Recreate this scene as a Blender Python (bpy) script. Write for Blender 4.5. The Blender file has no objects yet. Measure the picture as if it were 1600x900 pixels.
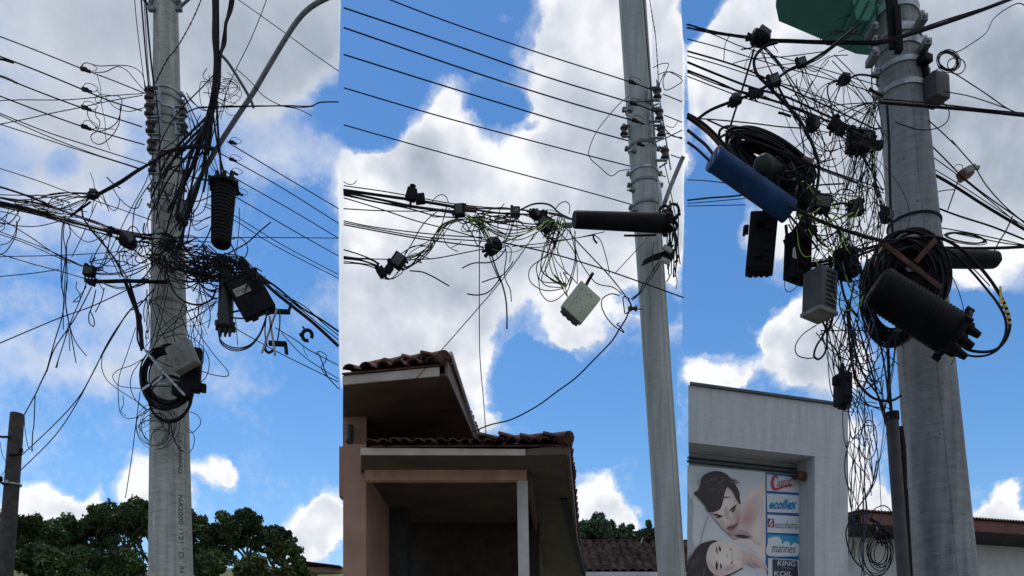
import bpy, bmesh, math, random
from mathutils import Vector, Matrix
R = math.radians
F = 1300.0; HZ = 1080.0; CZ = 1.6
scene = bpy.context.scene
C = scene.collection
# ---------------------------------------------------------------- camera
cam_d = bpy.data.cameras.new('camera'); cam = bpy.data.objects.new('camera', cam_d); C.objects.link(cam)
cam.location = (0, 0, CZ); cam.rotation_euler = (R(90), 0, 0)
cam_d.sensor_width = 36; cam_d.lens = 36 * F / 1600; cam_d.shift_y = (HZ - 450) / 1600
cam_d.clip_start = 0.05; cam_d.clip_end = 3000
scene.camera = cam
# ---------------------------------------------------------------- exposure
vs = scene.view_settings
vs.view_transform = 'Standard'; vs.look = 'None'; vs.exposure = 0.22; vs.gamma = 1.0; vs.use_curve_mapping = False
# ---------------------------------------------------------------- sun
SUN_EL, SUN_AZ = 68, -35          # high sun a little in front of the camera, left
sd = bpy.data.lights.new('sun', 'SUN'); sun = bpy.data.objects.new('sun', sd); C.objects.link(sun)
sd.energy = 2.0; sd.angle = R(0.5); sd.color = (1.0, 0.95, 0.88)
dirv = Vector((math.sin(R(SUN_AZ)) * math.cos(R(SUN_EL)), math.cos(R(SUN_AZ)) * math.cos(R(SUN_EL)), math.sin(R(SUN_EL))))
sun.rotation_euler = dirv.to_track_quat('Z', 'Y').to_euler()
# ---------------------------------------------------------------- sky with clouds
world = bpy.data.worlds.new("World"); scene.world = world; world.use_nodes = True
WN = world.node_tree; WN.nodes.clear()
def wn(t, **k):
    n = WN.nodes.new(t)
    for a, b in k.items(): setattr(n, a, b)
    return n
def wl(a, b): WN.links.new(a, b)
def wmath(op, a, b=None, c=None, clamp=False):
    n = wn('ShaderNodeMath', operation=op, use_clamp=clamp)
    for i, v in enumerate((a, b, c)):
        if v is None: continue
        if isinstance(v, (int, float)): n.inputs[i].default_value = v
        else: wl(v, n.inputs[i])
    return n.outputs[0]
def wvec(op, a, b=None, c=None, out=0):
    n = wn('ShaderNodeVectorMath', operation=op)
    for i, v in enumerate((a, b, c)):
        if v is None: continue
        if isinstance(v, tuple): n.inputs[i].default_value = v
        else: wl(v, n.inputs[i])
    return n.outputs[out]
def wmap(v, a, b, c, d, smooth=True):
    n = wn('ShaderNodeMapRange'); n.interpolation_type = 'SMOOTHSTEP' if smooth else 'LINEAR'
    wl(v, n.inputs[0])
    for i, q in enumerate((a, b, c, d)): n.inputs[1 + i].default_value = q
    return n.outputs[0]
tc = wn('ShaderNodeTexCoord'); DIR = wvec('NORMALIZE', tc.outputs['Generated'])
sep = wn('ShaderNodeSeparateXYZ'); wl(DIR, sep.inputs[0])
yy = wmath('MAXIMUM', sep.outputs[1], 0.05)
u_ = wmath('DIVIDE', sep.outputs[0], yy); w_ = wmath('DIVIDE', sep.outputs[2], yy)
com = wn('ShaderNodeCombineXYZ')
wl(wmath('MULTIPLY_ADD', u_, 13.0, 8.0), com.inputs[0]); wl(wmath('MULTIPLY_ADD', w_, -13.0, 10.8), com.inputs[1])
P0 = com.outputs[0]
def wnoise(vec, scale, detail=8, rough=.55, color=False, dist=0):
    n = wn('ShaderNodeTexNoise'); n.inputs['Scale'].default_value = scale; n.inputs['Detail'].default_value = detail
    n.inputs['Roughness'].default_value = rough; n.inputs['Distortion'].default_value = dist; wl(vec, n.inputs['Vector'])
    return n.outputs[1 if color else 0]
warp = wvec('SUBTRACT', wnoise(DIR, 11, 6, .6, True), (.5, .5, .5))
PW = wvec('MULTIPLY_ADD', warp, (1.3, 1.3, 0), P0)
def blobs(lst, start=None, src=None):
    acc = start
    for (x, y, rx, ry, a) in lst:
        ix, iy = 100.0 / rx, 100.0 / ry
        q = wvec('MULTIPLY_ADD', src or PW, (ix, iy, 0), (-x / 100 * ix, -y / 100 * iy, 0))
        t = wmath('SUBTRACT', 1.0, wvec('DOT_PRODUCT', q, q, out=1), clamp=True)
        acc = wmath('MULTIPLY_ADD', t, a, acc if acc is not None else 0.0)
    return acc
#BLOBS#
CLOUD = [
 # left picture: broad grey deck
 (120,60,270,190,1.1),(330,40,260,180,1.1),(480,20,150,170,.9),(60,230,150,110,.8),(190,250,150,90,.7),(60,330,130,60,.55),
 (190,350,110,70,.5),(95,262,38,34,-.6),(215,200,34,30,-.35),(440,225,120,80,.62),(500,180,60,40,-.35),(515,290,40,70,.35),(455,150,60,30,-.1),
 (40,480,90,40,.38),(60,560,110,52,.68),(150,590,60,35,.4),(215,500,110,120,.62),(190,590,60,50,.35),(330,590,70,40,.32),(265,420,70,90,.6),(300,330,80,60,.5),
 (430,480,90,60,.22),(430,600,60,26,.3),(60,400,120,60,.25),(330,500,60,60,.3),
 (80,785,62,46,1.4),(0,800,50,34,1.1),(130,795,40,32,1.1),(160,768,14,26,.9),(170,800,50,30,1.0),(225,750,50,42,1.2),(245,790,60,40,1.2),(320,750,46,26,1.0),
 (345,745,20,14,.5),(490,820,68,46,1.7),(520,800,60,40,1.0),(470,850,60,40,1.2),
 # middle picture
 (950,60,150,300,1.5),(900,190,120,120,.9),(1010,330,110,220,1.2),(880,420,150,140,1.1),(790,330,190,150,1.3),(680,190,85,90,1.1),(640,330,160,130,1.4),
 (590,480,150,130,1.3),(700,460,110,110,1.2),(640,570,130,70,.9),(750,600,45,120,.9),(770,665,40,25,.5),(560,290,60,60,.8),(890,505,55,40,.6),
 (705,5,170,115,-1.4),(590,110,110,110,-1.6),(780,150,55,32,-.9),(570,200,60,50,-.7),(560,385,22,16,-1.0),(838,195,34,18,-.5),(720,235,30,16,-.2),
 (850,600,90,75,-1.4),(930,640,110,90,-1.2),(1000,460,60,40,-1.2),(800,20,26,20,.9),
 (920,765,55,48,1.3),(945,810,60,50,1.4),(985,830,30,34,.8),(1030,640,40,120,-1.0),(1035,780,40,80,-1.0),
 # right picture
 (1230,130,170,210,1.5),(1150,110,70,110,.9),(1380,200,220,240,1.4),(1550,150,210,250,1.6),(1560,340,170,110,.9),(1500,420,70,40,.5),(1330,330,140,110,.9),
 (1090,30,45,50,-1.3),(1085,180,26,100,-.6),(1110,310,60,80,-.8),(1120,300,30,16,.55),(1180,350,70,40,.6),(1200,400,60,50,.3),(1130,440,90,80,-1.0),
 (1100,560,40,18,.6),(1120,585,60,26,.9),(1160,570,40,34,.8),(1250,540,68,80,1.5),(1275,480,46,50,1.2),(1210,520,30,34,.7),(1300,560,70,90,1.3),
 (1340,720,60,90,1.0),(1370,800,60,60,1.0),(1540,540,130,110,-1.4),(1590,520,34,40,.9),(1530,640,120,120,-1.0),
 (1578,770,30,32,1.3),(1560,800,50,26,1.2),(1590,810,60,34,1.2),(1530,808,30,12,.6),(1350,460,70,80,-.4),
]
# soft fill: the sky beyond the picture carries broken cloud too
outside = wmath('ADD', wmap(sep.outputs[1], .75, .35, 0, .55), wmap(sep.outputs[2], .62, .8, 0, .45))
D = blobs(CLOUD, outside)
def boxm(x0, x1, y0, y1, a, s=.03, sy=.4):
    h = wmath('MULTIPLY', wmap(sx0.outputs[0], x0 - (s if x0 > 5 else .7), x0 + (s if x0 > 5 else .7), 0, 1), wmap(sx0.outputs[0], x1 - (s if x1 in (5.31, 10.67) else .35), x1 + (s if x1 in (5.31, 10.67) else .35), 1, 0))
    v = wmath('MULTIPLY', wmap(sx0.outputs[1], y0 - sy, y0 + sy, 0, 1), wmap(sx0.outputs[1], y1 - sy, y1 + sy, 1, 0))
    return wmath('MULTIPLY', wmath('MULTIPLY', h, v), a)
sx0 = wn('ShaderNodeSeparateXYZ'); wl(wvec('MULTIPLY_ADD', warp, (.03, .8, 0), P0), sx0.inputs[0])
for bx in ((3.2, 5.31, -3, 1.6, .9), (5.31, 7.4, -.5, .7, -1.6), (5.31, 6.0, .2, 2.0, -1.4), (5.31, 6.4, 2.9, 5.9, .9), (4.6, 5.31, 2.9, 7.3, -.9), (10.2, 10.67, -2, 3.7, 1.2), (10.67, 11.4, 2.6, 5.2, -1.0), (10.67, 11.2, -2, .5, -1.5), (10.75, 11.7, .9, 1.9, .7), (13.6, 17, -2, 3.2, .9), (5.31, 6.0, 5.5, 8, -.3)):
    D = wmath('ADD', D, boxm(*bx))
n1 = wnoise(DIR, 14, 10, .6); n5 = wnoise(DIR, 130, 6, .65); n2 = wnoise(DIR, 45, 8, .6)
Dn = wmath('ADD', D, wmath('MULTIPLY_ADD', n1, 1.1, -.55)); Dn = wmath('ADD', Dn, wmath('MULTIPLY_ADD', n2, .46, -.23)); Dn = wmath('ADD', Dn, wmath('MULTIPLY_ADD', n5, .16, -.08))
# softness: wisps at left, crisp heaps elsewhere
leftm = wmap(P0 if False else com.outputs[0], 0, 1, 0, 1) if False else None
sx = wn('ShaderNodeSeparateXYZ'); wl(P0, sx.inputs[0])
wisp = wmath('MULTIPLY', wmap(sx.outputs[0], 5.2, 5.5, 1, 0), wmap(sx.outputs[1], 7.3, 6.7, 0, 1))
crisp = wmap(Dn, .26, .78, 0, 1); softc = wmap(Dn, .05, 1.25, 0, 1)
mixc = wn('ShaderNodeMix'); wl(wisp, mixc.inputs[0]); wl(crisp, mixc.inputs[2]); wl(softc, mixc.inputs[3])
haze_ = wmath('MULTIPLY', wmap(wmath('ADD', Dn, wmath('MULTIPLY_ADD', n5, .5, -.25)), -.15, .75, 0, 1), .5)
cover = wmath('MAXIMUM', mixc.outputs[0], haze_)
# self shading of the clouds
n3 = wnoise(DIR, 9, 9, .48); n4 = wnoise(wvec('ADD', DIR, (.012, .0, .02)), 9, 9, .48)
relief = wmath('MULTIPLY', wmath('SUBTRACT', n3, n4), 1.3)
core = wmap(Dn, .5, 1.9, 0, 1)
TONE = [(200,60,420,260,-.34),(130,330,260,120,-.1),(440,120,160,120,-.2),(560,300,60,60,.55),(700,60,10,10,0),(930,90,90,90,.4),(860,270,80,60,.1),(680,250,110,60,-.35),(700,440,200,120,-.12),(900,300,120,160,-.25),(620,350,90,60,.25),(770,300,80,60,.2),(1000,120,80,120,-.25),(560,420,60,80,.2),
        (1130,110,60,80,.35),(1180,190,60,40,.3),(1300,200,150,170,-.5),(1540,180,240,260,-.75),(1600,60,120,120,-.3),(1250,470,60,60,.4),(1110,600,80,40,.3),(1570,780,60,50,.4),(80,770,80,50,.35),(490,820,80,60,.35),
        (235,750,60,50,.35),(930,750,60,40,.3),(1280,590,60,50,-.3),(960,810,60,40,-.3)]
tone = blobs(TONE, src=P0)
br = wmath('MULTIPLY_ADD', core, -.22, .98); br = wmath('ADD', br, wmath('MULTIPLY_ADD', n2, .16, -.08)); br = wmath('SUBTRACT', br, wmath('MULTIPLY', wisp, .10)); br = wmath('ADD', br, wmath('MULTIPLY', relief, wmath('SUBTRACT', 1.0, wmath('MULTIPLY', wisp, .55))))
br = wmath('MULTIPLY_ADD', tone, .40, br)
br = wmath('MAXIMUM', wmath('MINIMUM', br, 1.0), .2)
rampc = wn('ShaderNodeValToRGB'); wl(br, rampc.inputs[0])
e = rampc.color_ramp.elements
e[0].position = 0.15; e[0].color = (.13, .17, .235, 1)
e[1].position = 1.0; e[1].color = (.84, .85, .87, 1)
m1 = e.new(.5); m1.color = (.36, .41, .49, 1)
m2 = e.new(.78); m2.color = (.58, .62, .69, 1)
STR = 0.10
world.cycles.sampling_method = 'MANUAL'; world.cycles.sample_map_resolution = 256
cl = wvec('MULTIPLY', rampc.outputs[0], (1 / STR,) * 3)
sky = wn('ShaderNodeTexSky', sky_type='NISHITA'); sky.sun_disc = False
sky.sun_elevation = R(SUN_EL); sky.sun_rotation = R(SUN_AZ); sky.air_density = 1.0; sky.dust_density = .3; sky.ozone_density = 2.5; sky.altitude = 700
hs = wn('ShaderNodeHueSaturation'); hs.inputs['Saturation'].default_value = 1.25; hs.inputs['Value'].default_value = 1.25; wl(sky.outputs[0], hs.inputs['Color'])
skyc = hs.outputs[0]
mx = wn('ShaderNodeMix', data_type='RGBA'); wl(cover, mx.inputs[0]); wl(skyc, mx.inputs[6]); wl(cl, mx.inputs[7])
bg = wn('ShaderNodeBackground'); bg.inputs[1].default_value = STR; wl(mx.outputs[2], bg.inputs[0])
wo = wn('ShaderNodeOutputWorld'); wl(bg.outputs[0], wo.inputs[0])
# ---------------------------------------------------------------- materials
def mat(name, col, rough=.6, metal=0.0, var=.25, vscale=6, bump=0.0, bscale=40, spec=.5, coat=0):
    m = bpy.data.materials.new(name); m.use_nodes = True; nt = m.node_tree; b = nt.nodes['Principled BSDF']
    b.inputs['Roughness'].default_value = rough; b.inputs['Metallic'].default_value = metal
    b.inputs['Specular IOR Level'].default_value = spec
    t = nt.nodes.new('ShaderNodeTexCoord'); n = nt.nodes.new('ShaderNodeTexNoise')
    n.inputs['Scale'].default_value = vscale; n.inputs['Detail'].default_value = 6; nt.links.new(t.outputs['Object'], n.inputs['Vector'])
    r = nt.nodes.new('ShaderNodeValToRGB'); nt.links.new(n.outputs[0], r.inputs[0])
    r.color_ramp.elements[0].position = .3; r.color_ramp.elements[1].position = .7
    r.color_ramp.elements[0].color = tuple(c * (1 - var) for c in col) + (1,)
    r.color_ramp.elements[1].color = tuple(min(1, c * (1 + var)) for c in col) + (1,)
    nt.links.new(r.outputs[0], b.inputs['Base Color'])
    if bump:
        n2 = nt.nodes.new('ShaderNodeTexNoise'); n2.inputs['Scale'].default_value = bscale; n2.inputs['Detail'].default_value = 5
        nt.links.new(t.outputs['Object'], n2.inputs['Vector'])
        bp = nt.nodes.new('ShaderNodeBump'); bp.inputs['Strength'].default_value = bump; bp.inputs['Distance'].default_value = .01
        nt.links.new(n2.outputs[0], bp.inputs['Height']); nt.links.new(bp.outputs[0], b.inputs['Normal'])
    return m
def concrete(name, c0, c1, pit=True, streak=.5):
    m = bpy.data.materials.new(name); m.use_nodes = True; nt = m.node_tree; b = nt.nodes['Principled BSDF']; L = nt.links.new
    b.inputs['Roughness'].default_value = .85; b.inputs['Specular IOR Level'].default_value = .25
    t = nt.nodes.new('ShaderNodeTexCoord')
    mp = nt.nodes.new('ShaderNodeMapping'); mp.inputs['Scale'].default_value = (9, 9, .7); L(t.outputs['Object'], mp.inputs[0])
    n1 = nt.nodes.new('ShaderNodeTexNoise'); n1.inputs['Scale'].default_value = 2; n1.inputs['Detail'].default_value = 8; L(mp.outputs[0], n1.inputs[0])
    mp2 = nt.nodes.new('ShaderNodeMapping'); mp2.inputs['Scale'].default_value = (2, 2, 8); L(t.outputs['Object'], mp2.inputs[0])
    n2 = nt.nodes.new('ShaderNodeTexNoise'); n2.inputs['Scale'].default_value = 5; n2.inputs['Detail'].default_value = 9; n2.inputs['Roughness'].default_value = .7; L(mp2.outputs[0], n2.inputs[0])
    mxx = nt.nodes.new('ShaderNodeMath'); mxx.operation = 'ADD'; 
    s = nt.nodes.new('ShaderNodeMath'); s.operation = 'MULTIPLY'; s.inputs[1].default_value = streak; L(n1.outputs[0], s.inputs[0])
    s2 = nt.nodes.new('ShaderNodeMath'); s2.operation = 'MULTIPLY'; s2.inputs[1].default_value = 1 - streak; L(n2.outputs[0], s2.inputs[0])
    L(s.outputs[0], mxx.inputs[0]); L(s2.outputs[0], mxx.inputs[1])
    r = nt.nodes.new('ShaderNodeValToRGB'); L(mxx.outputs[0], r.inputs[0])
    r.color_ramp.elements[0].position = .33; r.color_ramp.elements[0].color = (*c0, 1)
    r.color_ramp.elements[1].position = .66; r.color_ramp.elements[1].color = (*c1, 1)
    out = r.outputs[0]
    v = nt.nodes.new('ShaderNodeTexVoronoi'); v.inputs['Scale'].default_value = 42; L(t.outputs['Object'], v.inputs['Vector'])
    n3 = nt.nodes.new('ShaderNodeTexNoise'); n3.inputs['Scale'].default_value = 11; L(t.outputs['Object'], n3.inputs[0])
    gate = nt.nodes.new('ShaderNodeMapRange'); L(n3.outputs[0], gate.inputs[0]); gate.inputs[1].default_value = .5; gate.inputs[2].default_value = .7
    gate.inputs[3].default_value = 0; gate.inputs[4].default_value = .22
    cmp_ = nt.nodes.new('ShaderNodeMath'); cmp_.operation = 'LESS_THAN'; L(v.outputs['Distance'], cmp_.inputs[0]); L(gate.outputs[0], cmp_.inputs[1])
    if pit:
        mm = nt.nodes.new('ShaderNodeMix'); mm.data_type = 'RGBA'; L(cmp_.outputs[0], mm.inputs[0]); L(out, mm.inputs[6]); mm.inputs[7].default_value = (*[c * .35 for c in c0], 1)
        out = mm.outputs[2]
    L(out, b.inputs['Base Color'])
    bp = nt.nodes.new('ShaderNodeBump'); bp.inputs['Strength'].default_value = .5; bp.inputs['Distance'].default_value = .006
    L(n2.outputs[0], bp.inputs['Height']); L(bp.outputs[0], b.inputs['Normal'])
    return m
M = {}
M['conc1'] = concrete('pole_concrete', (.17, .18, .17), (.44, .45, .42))
M['conc2'] = concrete('pole_concrete_pale', (.22, .24, .235), (.38, .40, .39), streak=.7)
M['conc3'] = concrete('pole_concrete_dark', (.095, .102, .108), (.26, .275, .285), streak=.55)
M['letter'] = mat('embossed_letter', (.09, .095, .095), .9)
M['rubber'] = mat('black_sheath', (.005, .0055, .009), .55, var=.3, vscale=30, spec=.15)
M['rubber2'] = mat('grey_black_sheath', (.022, .024, .032), .5, var=.3, vscale=30)
M['bluewire'] = mat('blue_black_sheath', (.006, .013, .045), .45, var=.2, spec=.3)
M['plastic'] = mat('black_plastic', (.004, .0045, .007), .6, var=.5, vscale=9, bump=.25, spec=.12)
M['bluepl'] = mat('blue_plastic', (.006, .032, .098), .55, var=.4, vscale=12, bump=.25, spec=.15)
M['greenpl'] = mat('dark_green_plastic', (.010, .018, .017), .5, var=.3, spec=.3)
M['grey'] = mat('grey_plastic', (.13, .13, .122), .65, var=.3, vscale=14, bump=.15)
M['grey2'] = mat('dark_grey_plastic', (.030, .032, .036), .65, var=.35, vscale=14, bump=.15)
M['beige'] = mat('weathered_beige_plastic', (.40, .42, .33), .6, var=.14, vscale=9, bump=.2)
M['galv'] = mat('galvanised_steel', (.30, .32, .34), .5, .6, var=.35, vscale=25, bump=.15)
M['steel'] = mat('dull_steel', (.15, .165, .18), .55, .5, var=.35, vscale=20)
M['brownc'] = mat('brown_ceramic', (.022, .011, .012), .3, var=.3, spec=.5)
M['white'] = mat('white_tape', (.24, .24, .235), .7, var=.15)
M['yellow'] = mat('yellow_tape', (.55, .38, .05), .6, var=.2)
M['rust'] = mat('rusty_steel', (.06, .024, .016), .85, .1, var=.45, vscale=18, bump=.3)
M['copper'] = mat('red_brown_strip', (.07, .028, .02), .7, var=.3)
M['red'] = mat('red_plastic', (.13, .028, .02), .6, var=.4)
M['lime'] = mat('lime_sheath', (.22, .36, .04), .5, var=.3)
M['wood'] = mat('weathered_wood', (.032, .028, .027), .85, var=.5, vscale=14, bump=.5)
M['leaf'] = mat('dark_foliage', (.030, .060, .014), .7, var=.8, vscale=.35, spec=.3)
M['leaf2'] = mat('olive_foliage', (.045, .072, .017), .6, var=.5, vscale=.4, spec=.3)
M['leaf3'] = mat('blue_green_foliage', (.045, .085, .045), .6, var=.45, vscale=.35, spec=.3)
M['bark'] = mat('bark', (.06, .05, .04), .9, var=.4, bump=.4)
M['grass'] = mat('hill_grass', (.07, .085, .03), .9, var=.5, vscale=.6, bump=.3)
M['asphalt'] = mat('asphalt', (.05, .05, .052), .9, var=.25, vscale=8, bump=.3)
M['paving'] = mat('paving', (.22, .21, .2), .85, var=.2, vscale=4)
M['pinkwall'] = mat('pink_plaster', (.34, .195, .145), .85, var=.16, vscale=2.2, bump=.2)
M['beam'] = mat('faded_pink_paint', (.52, .32, .235), .8, var=.2, vscale=4)
M['browntrim'] = mat('brown_painted_wood', (.12, .075, .055), .7, var=.3, vscale=5)
M['soffit'] = mat('dark_soffit_boards', (.10, .066, .052), .75, var=.35, vscale=3)
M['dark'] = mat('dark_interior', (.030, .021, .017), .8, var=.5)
M['whitep'] = mat('white_paint', (.50, .52, .55), .6, var=.12, vscale=5)
M['palepaint'] = mat('pale_blue_paint', (.44, .44, .43), .6, var=.18, vscale=5)
M['tile'] = mat('clay_tile', (.080, .042, .033), .9, var=.65, vscale=7, bump=.4, bscale=25, spec=.1)
M['tile2'] = mat('old_clay_tile', (.020, .013, .013), .95, var=.8, vscale=3.2, bump=.4, bscale=25, spec=.05)
M['plaster'] = concrete('grey_plaster', (.33, .345, .365), (.46, .475, .50), pit=False, streak=.6)
M['trimdark'] = mat('dark_metal_trim', (.05, .055, .065), .5, .3)
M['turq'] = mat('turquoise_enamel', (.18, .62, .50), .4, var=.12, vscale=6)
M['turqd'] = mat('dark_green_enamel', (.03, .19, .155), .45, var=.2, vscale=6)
M['maroon'] = mat('maroon_roof', (.10, .032, .025), .6, var=.3)
# ---------------------------------------------------------------- geometry helpers
def W(px, py, Y): return Vector(((px - 800) * Y / F, Y, CZ + (HZ - py) * Y / F))
def pxm(p, Y): return p * Y / F
class MB:
    def __init__(s): s.v = []; s.f = []; s.mi = []; s.sm = []; s.cur = 0
    def add(s, vs, fs, smooth=False):
        o = len(s.v); s.v += [tuple(v) for v in vs]
        for f in fs: s.f.append([i + o for i in f]); s.mi.append(s.cur); s.sm.append(smooth)
    def box(s, c, X, Yv, Z, hx, hy, hz, ch=0.0):
        c = Vector(c)
        if ch <= 0:
            vs = [c + X * a * hx + Yv * b * hy + Z * d * hz for a in (-1, 1) for b in (-1, 1) for d in (-1, 1)]
            s.add(vs, [(0, 1, 3, 2), (4, 6, 7, 5), (0, 4, 5, 1), (2, 3, 7, 6), (0, 2, 6, 4), (1, 5, 7, 3)]); return
        bm = bmesh.new(); bmesh.ops.create_cube(bm, size=2)
        for v in bm.verts: v.co = Vector((v.co.x * hx, v.co.y * hy, v.co.z * hz))
        bmesh.ops.bevel(bm, geom=bm.edges[:], offset=ch, segments=2, affect='EDGES', profile=.6)
        bm.verts.index_update()
        vs = [c + X * v.co.x + Yv * v.co.y + Z * v.co.z for v in bm.verts]; fs = [[v.index for v in f.verts] for f in bm.faces]; bm.free()
        s.add(vs, fs, True)
    def tube(s, pts, r, n=6, cap=True):
        P = [Vector(p) for p in pts]; m = len(P)
        if m < 2: return
        rad = r if isinstance(r, (list, tuple)) else [r] * m
        T = [(P[min(i + 1, m - 1)] - P[max(i - 1, 0)]) for i in range(m)]
        T = [t.normalized() if t.length > 1e-9 else Vector((0, 0, 1)) for t in T]
        a = Vector((0, 0, 1)) if abs(T[0].z) < .9 else Vector((1, 0, 0)); Nn = (a - T[0] * a.dot(T[0])).normalized()
        vs = []
        for i in range(m):
            Nn = Nn - T[i] * Nn.dot(T[i]); Nn = Nn.normalized() if Nn.length > 1e-6 else T[i].orthogonal().normalized()
            B = T[i].cross(Nn)
            for k in range(n):
                an = 2 * math.pi * k / n; vs.append(P[i] + (Nn * math.cos(an) + B * math.sin(an)) * rad[i])
        fs = [(i * n + k, i * n + (k + 1) % n, (i + 1) * n + (k + 1) % n, (i + 1) * n + k) for i in range(m - 1) for k in range(n)]
        s.add(vs, fs, True)
        if cap: s.f += [[len(s.v) - m * n + k for k in reversed(range(n))], [len(s.v) - n + k for k in range(n)]]; s.mi += [s.cur] * 2; s.sm += [False] * 2
    def lathe(s, p0, ax, prof, n=20):
        ax = Vector(ax).normalized(); X = ax.orthogonal().normalized(); Yv = ax.cross(X); p0 = Vector(p0)
        vs = [p0 + ax * h + (X * math.cos(2 * math.pi * k / n) + Yv * math.sin(2 * math.pi * k / n)) * rr for (h, rr) in prof for k in range(n)]
        m = len(prof)
        fs = [(i * n + k, i * n + (k + 1) % n, (i + 1) * n + (k + 1) % n, (i + 1) * n + k) for i in range(m - 1) for k in range(n)]
        fs += [tuple(reversed(range(n))), tuple((m - 1) * n + k for k in range(n))]
        s.add(vs, fs, True)
    def prism(s, pts, ext):
        n = len(pts); P = [Vector(p) for p in pts]; ext = Vector(ext)
        s.add(P + [p + ext for p in P], [tuple(range(n)), tuple(reversed(range(n, 2 * n)))] + [(i, (i + 1) % n, n + (i + 1) % n, n + i) for i in range(n)])
    def quad(s, a, b, c, d, th=None):
        if th is None: s.add([a, b, c, d], [(0, 1, 2, 3)])
        else: s.prism([a, b, c, d], th)
    def build(s, name, mats, parent=None, sharp=40):
        off = Vector(parent.get('_o', (0, 0, 0))) if parent is not None else Vector((0, 0, 0))
        me = bpy.data.meshes.new(name)
        me.from_pydata([tuple(Vector(v) - off) for v in s.v], [], s.f)
        if not isinstance(mats, (list, tuple)): mats = [mats]
        for m_ in mats: me.materials.append(m_)
        for p, mi, sm in zip(me.polygons, s.mi, s.sm): p.material_index = mi; p.use_smooth = sm
        bm = bmesh.new(); bm.from_mesh(me); bmesh.ops.recalc_face_normals(bm, faces=bm.faces[:]); bm.to_mesh(me); bm.free()
        me.update(); me.set_sharp_from_angle(angle=R(sharp))
        o = bpy.data.objects.new(name, me); C.objects.link(o)
        if parent is not None: o.parent = parent; o['_o'] = list(off)
        return o
def tag(o, label=None, cat=None, group=None, kind=None):
    if label: o['label'] = label
    if cat: o['category'] = cat
    if group: o['group'] = group
    if kind: o['kind'] = kind
    return o
def thing(name, label, cat, loc=(0, 0, 0), group=None, kind=None):
    o = bpy.data.objects.new(name, None); C.objects.link(o); o.location = loc; o['_o'] = list(loc); o.empty_display_size = .05
    return tag(o, label, cat, group, kind)
def copy_tree(o, parent=None):
    c = o.copy(); C.objects.link(c)
    if parent is not None: c.parent = parent
    for ch in [x for x in o.children]: copy_tree(ch, c)
    return c
X3, Y3, Z3 = Vector((1, 0, 0)), Vector((0, 1, 0)), Vector((0, 0, 1))
def axes(roll=0, yaw=0, pitch=0):
    m = Matrix.Rotation(R(yaw), 3, 'Z') @ Matrix.Rotation(R(roll), 3, 'Y') @ Matrix.Rotation(R(pitch), 3, 'X')
    return m @ X3, m @ Y3, m @ Z3
def catmull(P, k=6, closed=False):
    out = []; n = len(P)
    if n < 3 and not closed: 
        return [P[0].lerp(P[-1], i / k) for i in range(k + 1)]
    g = (lambda i: P[i % n]) if closed else (lambda i: P[max(0, min(n - 1, i))])
    for i in range(n if closed else n - 1):
        a, b, c, d = g(i - 1), g(i), g(i + 1), g(i + 2)
        for j in range(k):
            t = j / k
            out.append(.5 * ((2 * b) + (c - a) * t + (2 * a - 5 * b + 4 * c - d) * t * t + (3 * b - a - 3 * c + d) * t ** 3))
    if not closed: out.append(P[-1].copy())
    return out
def path3(pts, Y, k=6, jit=0.0, rnd=None, flat=None):
    """pixel path at depth Y (a number or start/end pair); flat = pixel row of the anchor of a level span; a third value per point shifts depth"""
    n = len(pts); P = []
    for i, p in enumerate(pts):
        t = i / max(1, n - 1); y = Y if not isinstance(Y, tuple) else Y[0] + (Y[1] - Y[0]) * t
        if flat is not None: y = y * (HZ - flat) / (HZ - p[1])
        if len(p) > 2: y += p[2]
        q = W(p[0], p[1], y)
        if jit and 0 < i < n - 1: q += Vector((rnd.uniform(-jit, jit), rnd.uniform(-jit, jit) * 3, rnd.uniform(-jit, jit)))
        P.append(q)
    return catmull(P, k)
# ================================================================ SETTING
def sheet(name, x0, x1, y0, y1, z, m, th=0):
    b = MB(); b.add([(x0, y0, z), (x1, y0, z), (x1, y1, z), (x0, y1, z)], [(0, 1, 2, 3)]); return tag(b.build(name, m), kind='structure')
sheet('ground', -600, 600, -400, 900, 0, M['grass'])
sheet('road', -80, 80, -8, 2.6, .006, M['asphalt'])
b = MB(); b.box((0, 5.3, .065), X3, Y3, Z3, 80, 2.7, .065, .02); tag(b.build('pavement', M['paving']), kind='structure')
# wooded hill at the left
def hill_z(x, y):
    a = max(0, 1 - ((x + 28) / 42) ** 2) ; c = max(0, 1 - ((y - 78) / 40) ** 2)
    e = max(0, 1 - ((x - 14) / 22) ** 2) ; g = max(0, 1 - ((y - 100) / 45) ** 2)
    return 9.4 * min(1, a * 1.6) * min(1, c * 1.7) + 12 * min(1, e * 1.4) * min(1, g * 1.5) * (1 - .6 * a)
b = MB(); NX, NY = 70, 50; vs = []; rr = random.Random(3)
for j in range(NY):
    for i in range(NX):
        x = -80 + 130 * i / (NX - 1); y = 36 + 110 * j / (NY - 1); z = hill_z(x, y)
        vs.append((x, y, z + (rr.uniform(-.3, .3) if z > .5 else -.02)))
b.add(vs, [(j * NX + i, j * NX + i + 1, (j + 1) * NX + i + 1, (j + 1) * NX + i) for j in range(NY - 1) for i in range(NX - 1)], True)
tag(b.build('hill', M['grass']), kind='structure')
M['tan'] = mat('tan_fascia_paint', (.46, .39, .34), .7, var=.2, vscale=4)
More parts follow.
